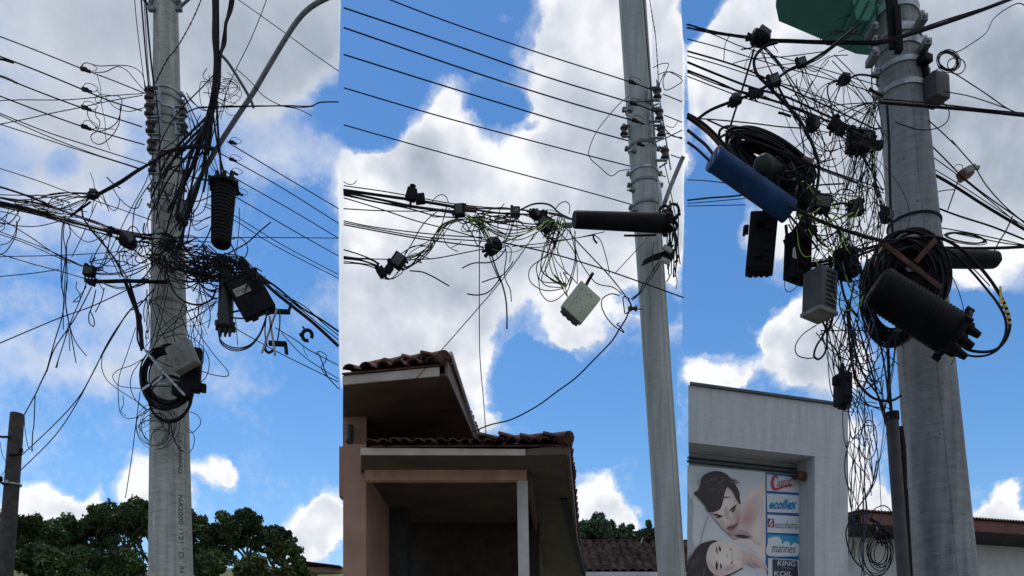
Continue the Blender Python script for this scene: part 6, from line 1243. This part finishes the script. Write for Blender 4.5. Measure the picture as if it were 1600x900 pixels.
# ---------------- RIGHT PICTURE
YR = 4.25
G = 'thick twisted cables at the top of the right picture'
wires([('upper twisted cable running from the left margin to the top splice', 3.4, [(1074,38),(1110,48),(1145,54),(1172,57)], dict(twist=70)), ('lower twisted cable running from the left margin to the top splice', 3.4, [(1074,43),(1110,51),(1150,57),(1175,61)], dict(twist=60, m='rubber')),
 ('thick black cable from the top splice across the right pole and up right', 5.0, [(1198,64),(1230,64),(1280,66),(1340,67),(1380,66),(1420,54),(1470,38),(1530,17),(1590,-6)], dict(Y=(4.3, 4.4))), ('thinner cable riding on the thick crossing cable', 2.0, [(1200,61),(1260,63),(1340,64),(1385,62),(1425,49),(1480,30),(1560,5),(1580,-6)], dict(Y=(4.28, 4.35))),
 ('thick cable curving from the top splice down into the tangle', 4.2, [(1215,66),(1196,72),(1183,84),(1178,98),(1183,116),(1200,134),(1225,160),(1248,186),(1262,210),(1272,232)]), ('lower reach of the thick curving cable through the tangle', 4.4, [(1272,232),(1279,255),(1278,285),(1270,315),(1252,345),(1240,360)]),
 ('dark cable falling straight left from the top splice', 3.0, [(1178,78),(1170,105),(1158,145),(1148,175),(1142,195)]), ('frayed tail at the foot of the falling cable', 1.3, [(1143,194),(1140,202),(1143,215)]),
 ('thick slanting cable carrying the four small boxes, lower part', 4.0, [(1085,190),(1110,172),(1148,157),(1180,145),(1210,126)]), ('thick slanting cable carrying the four small boxes, upper part', 3.6, [(1210,126),(1235,108),(1260,98),(1290,80),(1325,52),(1345,35)]), ('second strand of the slanting cable', 2.0, [(1200,130),(1230,112),(1275,94),(1305,72),(1340,48)])], G, Y=YR)
G = 'parallel lines entering the right picture from the left'
L3 = [(1.3,[(1074,38),(1120,56),(1165,75),(1240,95),(1320,118),(1375,134)]),(1.4,[(1074,61),(1120,73),(1180,92),(1250,112),(1320,130),(1380,150)]),(2.2,[(1074,80),(1120,93),(1165,108),(1200,124),(1290,165),(1370,203)]),(1.4,[(1074,87),(1120,100),(1170,116),(1230,133),(1290,155),(1350,178)]),(2.8,[(1074,97),(1120,116),(1175,137),(1230,152),(1290,180),(1350,208)]),(2.6,[(1074,110),(1120,128),(1160,145),(1220,161),(1290,188),(1372,226)]),(1.6,[(1074,113),(1130,135),(1180,148),(1250,170),(1330,205)]),(1.5,[(1074,119),(1120,137),(1160,152),(1220,170),(1290,196),(1345,218)]),(1.8,[(1090,185),(1130,188),(1180,193),(1220,198),(1252,200)])]
for i, (w, p) in enumerate(L3): wire(p, w, (4.05 + .02 * i, 4.35), ['%s of the parallel lines at the upper left of the right picture' % ordn(min(i, 7)), 'nearly level line below the parallel lines'][i == 8], G, k=4)
wires([('short wire hanging from the twisted cable', 1.2, [(1139,57),(1133,70),(1131,95)]), ('thin wire curving from the top splice to the slanting cable', 1.2, [(1181,72),(1172,85),(1165,100),(1163,110)]), ('thin wire sloping up to the highest small box', 1.3, [(1145,99),(1175,92),(1230,88),(1290,80)]), ('thin wire sloping up from the lines to the box', 1.2, [(1172,110),(1205,103),(1250,98)]),
 ('frayed stub below the top splice', 2, [(1158,77),(1172,75),(1182,71)]), ('loop of thin wire over the top splice', 1.2, [(1180,48),(1192,48),(1202,56),(1206,66),(1216,82)]), ('pair strand crossing down right, first', 2.0, [(1193,75),(1215,98),(1232,125),(1248,155),(1262,190)]), ('pair strand crossing down right, second', 1.8, [(1196,74),(1218,98),(1240,130),(1262,162),(1275,200)]), ('thin strand crossing down right from the top splice', 1.3, [(1187,76),(1205,112),(1225,150),(1245,190)]),
 ('smooth arching cable from the right pole to the grey black splice', 2.6, [(1372,122),(1358,118),(1340,117),(1326,123)]), ('cable looping down from the grey black splice', 2.0, [(1310,126),(1296,130),(1293,145),(1298,162),(1302,185)]), ('thin loop from the grey black splice, outer', 1.3, [(1310,125),(1290,132),(1276,146),(1272,170)]), ('thin loop from the grey black splice, inner', 1.3, [(1308,127),(1290,137),(1282,158),(1281,170)]), ('thin wire arching up to the tank', 1.3, [(1255,155),(1275,120),(1285,100),(1300,88),(1325,86)]),
 ('thick stub cable slanting above the egg shaped splice', 3.4, [(1216,176),(1225,178),(1236,182)]), ('thick stub at the upper left of the right pole', 4.0, [(1358,138),(1368,145),(1380,150)], dict(Y=4.6)), ('upright wire falling from the bolt plate', 1.8, [(1363,98),(1362,125),(1364,150),(1368,175)], dict(Y=4.6))], 'odd wires at the upper left of the right pole', Y=YR)
G = 'wires spreading from the upper left side of the right pole'
for i, (sx_, sy_, ex, ey) in enumerate([(1362,160,1262,205),(1362,161,1300,190),(1363,162,1272,262),(1364,163,1310,330),(1366,164,1335,265),(1368,165,1345,240),(1370,160,1255,170),(1362,166,1320,300),(1372,168,1352,330)]):
    wire([(sx_, sy_), ((sx_ * 2 + ex) / 3, sy_ + (ey - sy_) * .18), ((sx_ + 2 * ex) / 3, sy_ + (ey - sy_) * .55), (ex, ey)], 1.4 + .1 * (i % 3), 4.4, 'wire spreading from the knot at the upper left side of the right pole', G)
G = 'thick cables at the far left of the right picture'
wires([('thick wrapped cable entering at the left margin above the blue closure', 5.5, [(1074,182),(1092,195),(1112,212),(1130,232),(1150,258)]), ('second wrapped cable at the left margin', 4.0, [(1074,178),(1095,190),(1118,210),(1140,236),(1165,268)]), ('brown wrapped tape along the cable above the blue closure', 5.0, [(1094,196),(1108,208),(1124,226)], dict(m='rust', Y=4.05)),
 ('upper thick cable entering the blue closure', 4.2, [(1074,203),(1090,216),(1104,228),(1118,246)], dict(m='bluewire')), ('lower thick cable entering the blue closure', 3.6, [(1074,222),(1088,232),(1100,243),(1112,254)], dict(m='bluewire')), ('thin level wire at the left margin below the cables', 1.3, [(1074,281),(1100,282),(1135,286)]), ('thicker level wire left of the hanging box', 2.2, [(1074,313),(1110,309),(1140,307),(1165,304)]), ('thin level wire under it', 1.2, [(1074,318),(1120,314),(1165,310)]), ('lowest thin level wire left of the hanging box', 1.2, [(1074,322),(1120,321),(1165,320)]),
 ('stiff cable lying above the black coil', 2.2, [(1105,187),(1140,203),(1180,221),(1225,238),(1262,252)]), ('second stiff cable above the black coil', 1.8, [(1132,204),(1170,218),(1210,232),(1270,258),(1340,285)]), ('thin cable above the black coil to the brown strip', 1.6, [(1210,230),(1240,244),(1300,268),(1382,296)]), ('thin cable beneath it', 1.4, [(1212,236),(1250,252),(1310,276),(1382,302)]),
 ('thick cable leaving the blue closure bottom to the tangle', 3.0, [(1228,330),(1245,350),(1262,368),(1280,392)]), ('cable leaving the blue closure rightward', 3.4, [(1232,322),(1260,335),(1300,352),(1340,366),(1382,378)]), ('thin wire tail under the slotted box', 1.2, [(1226,438),(1227,452),(1234,456),(1245,448),(1248,440)])], G, Y=4.12)
G = 'thick cables running into the round coil'
wires([('upper thick cable from the tangle into the round coil', 4.6, [(1245,332),(1280,345),(1320,360),(1355,370),(1385,376),(1420,372)]), ('lower thick cable sweeping under the boxes into the coil', 4.4, [(1228,352),(1232,388),(1238,405),(1255,412),(1290,408),(1330,396),(1370,384),(1400,378)]), ('second lower cable sweeping into the coil', 3.6, [(1225,375),(1235,400),(1250,415),(1285,414),(1330,402),(1372,388)]), ('thin pale edged cable along the sweep', 1.6, [(1236,402),(1265,407),(1300,402),(1345,388)], dict(m='grey2')),
 ('dark blue strand above the sweep', 1.6, [(1335,386),(1355,380),(1385,374)], dict(m='bluewire')), ('thick loop cable on the far right, outer', 4.2, [(1440,370),(1470,372),(1500,388),(1528,414),(1552,444),(1570,476),(1578,506),(1572,530),(1556,546),(1535,550),(1512,546),(1498,534)]), ('thick loop cable on the far right, inner', 3.0, [(1462,382),(1490,396),(1518,424),(1545,456),(1564,482),(1573,510),(1566,538),(1548,553),(1524,557),(1505,552),(1490,540)]),
 ('thin loop cable on the far right', 1.8, [(1500,404),(1530,436),(1555,470),(1570,500),(1568,528),(1550,552),(1530,556)], dict(m='bluewire')), ('long thin loop right of the right pole', 1.2, [(1480,420),(1494,445),(1505,480),(1507,515),(1498,545),(1486,570)])], G, Y=4.45)
t = thing('yellow_tape_wrap', 'yellow tape wound round the thick loop cable at the far right', 'tape', tuple(W(1572, 495, 4.4)))
tp = path3([(1566,470),(1573,490),(1577,510)], 4.45, 10); 
for i in range(0, 20, 4):
    mb = MB(); mb.tube(tp[i:i + 3], pxm(3.6, 4.45), 10); mb.build('tape_turn', M['yellow'], t)
mb = MB(); mb.prism([W(1562, 447, 4.42), W(1565, 447, 4.42), W(1567, 474, 4.42), (W(1562, 474, 4.42))], (0, .004, 0)); mb.build('tape_tail', M['yellow'], t)
G = 'lines leaving right of the right pole'
wires([('thick line crossing the right pole under the second band', 4.2, [(1375,160),(1400,162),(1450,166),(1520,172),(1605,181)], dict(Y=(4.6, 4.7))), ('thin twisted line on the thick crossing line', 1.8, [(1380,155),(1440,160),(1480,164),(1540,171),(1605,177)], dict(Y=(4.58, 4.7))), ('thin curved line from the grey housing to the right margin', 1.4, [(1475,143),(1510,149),(1540,158),(1575,170)], dict(Y=4.8)), ('thin slanting line from the small coil to the right margin', 1.5, [(1478,107),(1500,120),(1540,146),(1575,170),(1605,181)], dict(Y=4.9)),
 ('thin wire rising from the small coil to the top right corner', 1.4, [(1474,80),(1495,81),(1515,70),(1540,52),(1552,30),(1572,14),(1592,5),(1605,12)], dict(Y=4.9)), ('thin wire from the grey housing up to the small coil', 1.2, [(1455,113),(1465,108),(1473,102)]), ('curving thin loop across the face of the right pole', 1.5, [(1470,158),(1482,170),(1481,188),(1465,200),(1440,203),(1412,196),(1398,190)], dict(Y=4.55)),
 ('upper steep line right of the right pole', 1.6, [(1447,185),(1470,205),(1493,227)], dict(Y=4.9)), ('steep line reaching the red junction box', 1.6, [(1487,219),(1505,240),(1524,262),(1540,288),(1568,320),(1605,352)]), ('line passing under the red junction box', 1.9, [(1450,222),(1480,252),(1503,275),(1540,305),(1605,350)]), ('thick line second under the red junction box', 3.8, [(1455,270),(1490,290),(1540,322),(1605,361)]), ('thin line above the thick one', 1.4, [(1453,242),(1500,276),(1555,320),(1605,362)]), ('thin line just under it', 1.3, [(1456,262),(1510,295),(1560,328),(1605,356)]),
 ('lower line halfway down right of the right pole', 2.4, [(1462,324),(1500,338),(1550,354),(1605,376)]), ('lower thin line above the flat coil', 1.6, [(1465,355),(1500,361),(1550,371),(1605,384)]), ('thick level line above the tube closure at right', 4.2, [(1468,387),(1520,388),(1570,387),(1605,385)]), ('thin level line with the flat coil', 1.6, [(1485,363),(1530,372),(1570,380),(1605,384)]), ('thin slanting wire from coil to lower right', 1.6, [(1518,417),(1532,431),(1547,447)]),
 ('tie wire hanging from the lines at far right', 2.0, [(1582,338),(1572,360),(1562,376),(1553,393)]), ('tie wire hanging under the red junction box', 1.8, [(1500,272),(1495,288),(1488,308),(1481,328)]), ('thin curved wire left of the red junction box', 1.3, [(1458,303),(1472,298),(1492,296)]), ('small thin loop over the red junction box', 1.0, [(1490,262),(1496,257),(1504,259),(1503,268)])], G, Y=5.1)
# the great web left of the right pole: thin strands slung from splice to splice
def web(hubs, n, Y, w, seed, ms=('rubber',), dmin=40, dmax=170, sag=.22, jit=5):
    rnd = random.Random(seed); c = 0
    while c < n:
        a, b_ = rnd.choice(hubs), rnd.choice(hubs); d = math.hypot(a[0] - b_[0], a[1] - b_[1])
        if not dmin < d < dmax: continue
        c += 1; a = Vector((a[0] + rnd.uniform(-jit, jit), a[1] + rnd.uniform(-jit, jit))); b_ = Vector((b_[0] + rnd.uniform(-jit, jit), b_[1] + rnd.uniform(-jit, jit)))
        g = d * abs(rnd.gauss(0, sag)); o = (b_ - a).orthogonal().normalized() * rnd.gauss(0, d * .13)
        pts = [a, a.lerp(b_, .25) + o * .7 + Vector((0, g * .7)), a.lerp(b_, .55) + o + Vector((0, g)), a.lerp(b_, .82) + o * .5 + Vector((0, g * .55)), b_]
        if rnd.random() < .25: pts.append(b_ + Vector((rnd.uniform(-12, 12), rnd.uniform(8, 30))))
        y_ = Y + rnd.uniform(-.07, .07); m_ = rnd.choice(ms); STUFF.cur = STM.index(m_)
        STUFF.tube(path3([(p.x, p.y, rnd.uniform(-.02, .02)) for p in pts], y_, 8), pxm(w * rnd.uniform(.7, 1.3) / 2, y_) * 1.1, 5)
H1 = [(1189,64),(1252,98),(1209,126),(1180,146),(1268,195),(1307,197),(1341,222),(1320,125),(1368,165),(1284,318),(1337,325),(1384,338),(1262,352),(1275,250),(1300,90),(1365,222),(1380,205),(1240,150)]
web(H1, 58, 4.32, 1.1, 101)
web([(1341,232),(1352,234),(1365,234),(1337,318),(1384,330),(1330,400),(1345,430),(1375,300),(1320,300)], 36, 4.38, 1.1, 102, ms=('rubber',) * 6 + ('lime',), dmin=60, dmax=210, sag=.05)
H2 = [(1262,352),(1284,322),(1337,330),(1245,335),(1300,430),(1320,410),(1360,372),(1345,460),(1270,400),(1375,350),(1310,360),(1330,395)]
web(H2, 46, 4.3, 1.3, 103, ms=('rubber', 'rubber', 'bluewire', 'rubber', 'lime'), dmin=30, dmax=130, sag=.3)
H3 = [(1292,500),(1320,480),(1345,470),(1315,580),(1330,560),(1385,640),(1372,600),(1340,640),(1400,520),(1350,540),(1280,520)]
web(H3, 26, 4.4, 1.4, 104, ms=('bluewire', 'rubber'), dmin=50, dmax=190, sag=.12)
H4 = [(1322,600),(1340,640),(1385,650),(1350,700),(1368,715),(1328,690),(1345,780),(1360,745),(1326,760),(1348,850),(1355,640)]
web(H4, 15, 4.55, 1.15, 105, ms=('bluewire',), dmin=50, dmax=200, sag=.16)
H5 = [(339,110),(332,170),(322,220),(318,250),(330,232),(290,150),(285,205),(262,262),(245,300),(262,378),(285,345),(272,330),(240,380),(300,400),(330,410),(350,285),(250,240)]
web(H5, 34, 6.95, 1.4, 106, dmin=40, dmax=170, sag=.16)
H6 = [(262,378),(242,405),(300,400),(320,385),(345,412),(375,405),(330,430),(362,425),(290,420),(395,430),(310,440)]
web(H6, 60, 6.95, 1.6, 107, dmin=25, dmax=110, sag=.25)
web([(225,548),(240,470),(290,470),(300,540),(340,470),(262,440),(245,530),(310,560),(330,500),(255,400)], 18, 7.0, 1.1, 108, dmin=50, dmax=160, sag=.15)
web([(201,382),(140,424),(172,361),(240,405),(262,378),(195,437),(222,440),(150,440)], 16, 6.98, 1.3, 109, dmin=40, dmax=130, sag=.18)
web([(147,304),(30,318),(172,361),(100,340),(60,330),(0,310),(0,345),(130,352)], 14, 6.9, 1.2, 110, dmin=40, dmax=120, sag=.12)
web([(718,335),(772,385),(622,408),(805,331),(853,350),(745,345),(700,325)], 20, 6.75, 1.3, 111, ms=('rubber', 'rubber', 'rubber', 'lime'), dmin=25, dmax=120, sag=.18)
web([(853,350),(836,336),(893,355),(880,340),(885,450),(850,375),(870,380)], 12, 6.9, 1.2, 112, ms=('rubber', 'rubber', 'lime'), dmin=25, dmax=130, sag=.15)
tangle(6, 1300, 190, 66, 70, 4.35, 1.3, 31, ['thin wire in the open web left of the upper right pole'], 'wires of the open web left of the right pole', vert=.15)
tangle(12, 1345, 300, 34, 90, 4.4, 1.3, 32, ['thin wire hanging close to the left edge of the right pole'], 'wires hanging close to the left edge of the right pole', vert=.65, ms=('rubber',) * 7 + ('lime',))
tangle(14, 1290, 330, 56, 56, 4.3, 1.7, 33, ['tangled wire in the dense knot above the hanging boxes', 'lime wire in the dense knot above the hanging boxes'], 'wires of the dense knot above the hanging boxes', ms=('rubber',) * 9 + ('lime',))
tangle(14, 1320, 395, 48, 50, 4.32, 1.5, 34, ['tangled wire between the slotted box and the round coil'], 'wires between the slotted box and the round coil', ms=('rubber', 'rubber', 'bluewire'), vert=.4)
tangle(30, 1225, 285, 44, 30, 4.28, 2.4, 35, ['thick strand knotted behind the blue tube closure'], 'thick strands behind the blue tube closure', rot=30)
tangle(12, 1335, 520, 40, 80, 4.35, 1.6, 36, ['wire falling from the tangle beside the coil toward the riser pipe', 'lime wire falling beside the coil'], 'wires falling from the tangle toward the riser pipe', vert=.6, ms=('rubber', 'bluewire', 'rubber', 'bluewire', 'rubber'))
tangle(7, 1350, 660, 26, 60, 4.5, 1.2, 37, ['looping blue black wire over the gap between shop and riser pipe'], 'looping wires between shop and riser pipe', ms=('bluewire',))
tangle(7, 1342, 770, 18, 110, 4.5, 1.2, 38, ['long limp wire hanging beside the shop wall'], 'long limp wires beside the shop wall', ms=('bluewire', 'rubber'), vert=.85)
tangle(8, 1372, 830, 22, 22, 4.9, 1.8, 39, ['wire draped over the end of the maroon roof'], 'wires draped over the end of the maroon roof')
G = 'thick strands falling left of the right pole'
wires([('thick strand from the slotted box falling into a loop', 3.0, [(1290,430),(1292,460),(1294,490),(1288,520),(1276,540),(1272,556),(1280,561),(1290,548),(1292,520),(1284,500)]), ('wide thin loop left of the falling strands', 1.6, [(1276,508),(1255,522),(1243,540),(1246,555),(1262,560),(1275,558)]), ('thick strand passing down through the gap', 3.6, [(1325,470),(1325,500),(1328,540),(1332,570),(1342,600),(1365,622),(1392,626),(1408,618)]), ('second thick strand beside it', 2.6, [(1335,440),(1328,480),(1330,520),(1340,560),(1352,590),(1372,618),(1386,655)]), ('thick strand from box to riser pipe', 2.4, [(1338,500),(1350,540),(1362,580),(1372,620),(1385,665)], dict()),
 ('thin strand from the small narrow box up', 2.2, [(1315,584),(1314,566),(1305,545),(1290,530)]), ('dark strand behind the slotted box', 4.0, [(1296,400),(1300,430),(1304,465),(1300,500),(1292,520)]), ('dark strand right of the slotted box', 3.4, [(1305,390),(1312,430),(1322,470),(1340,495)]),
 ('long blue black wire looping down along the shop edge', 1.8, [(1330,600),(1326,640),(1328,680),(1320,720),(1322,750),(1330,770)], dict(m='bluewire')), ('long black wire looping down past the shop corner', 2.0, [(1370,720),(1362,760),(1350,780),(1336,800),(1323,825),(1324,850),(1335,875),(1350,890)]), ('wavy wire beside the riser pipe', 1.6, [(1362,640),(1366,680),(1372,715),(1368,750),(1352,780)], dict(m='bluewire')),
 ('cable running down the left side of the right pole', 3.6, [(1386,165),(1389,215),(1390,270),(1392,330),(1396,372)], dict(Y=4.72)), ('cable under the coil down the left edge of the pole', 2.6, [(1372,520),(1380,560),(1386,600),(1388,630)], dict(Y=4.65)), ('taut wire from the coil down left', 1.4, [(1405,520),(1380,545),(1350,600),(1330,650)]), ('taut wire crossing it', 1.4, [(1330,480),(1350,510),(1378,545),(1404,570)]),
 ('big loop of wire over the end of the maroon roof', 1.6, [(1362,810),(1366,796),(1380,790),(1390,796),(1392,806)], dict(Y=4.9)), ('long plumb wire beside the shop wall', 1.2, [(1350,600),(1352,700),(1348,800),(1350,905)]), ('second plumb wire beside the shop wall', 1.1, [(1340,640),(1344,720),(1350,800),(1346,905)], dict(m='bluewire'))], G, Y=4.35)
tangle(10, 1338, 560, 34, 70, 4.45, 1.3, 41, ['thin blue black wire crossing the gap under the slotted box'], 'thin wires crossing the gap under the slotted box', ms=('bluewire', 'rubber'))
tangle(4, 1350, 745, 24, 60, 4.6, 1.1, 43, ['thin curling wire low in the gap beside the riser pipe'], 'thin curling wires low beside the riser pipe', ms=('bluewire',), vert=.3)
tangle(5, 1320, 50, 34, 30, 4.45, 1.3, 42, ['thin wire crossing under the turquoise tank'], 'thin wires crossing under the turquoise tank')
tag(STUFF.build('loose_wires', [M[k] for k in STM]), 'countless thin loose wires tangled round the poles and between the boxes', 'loose wires', None, 'stuff')
for o in list(bpy.data.objects):
    if '_o' in o: del o['_o']
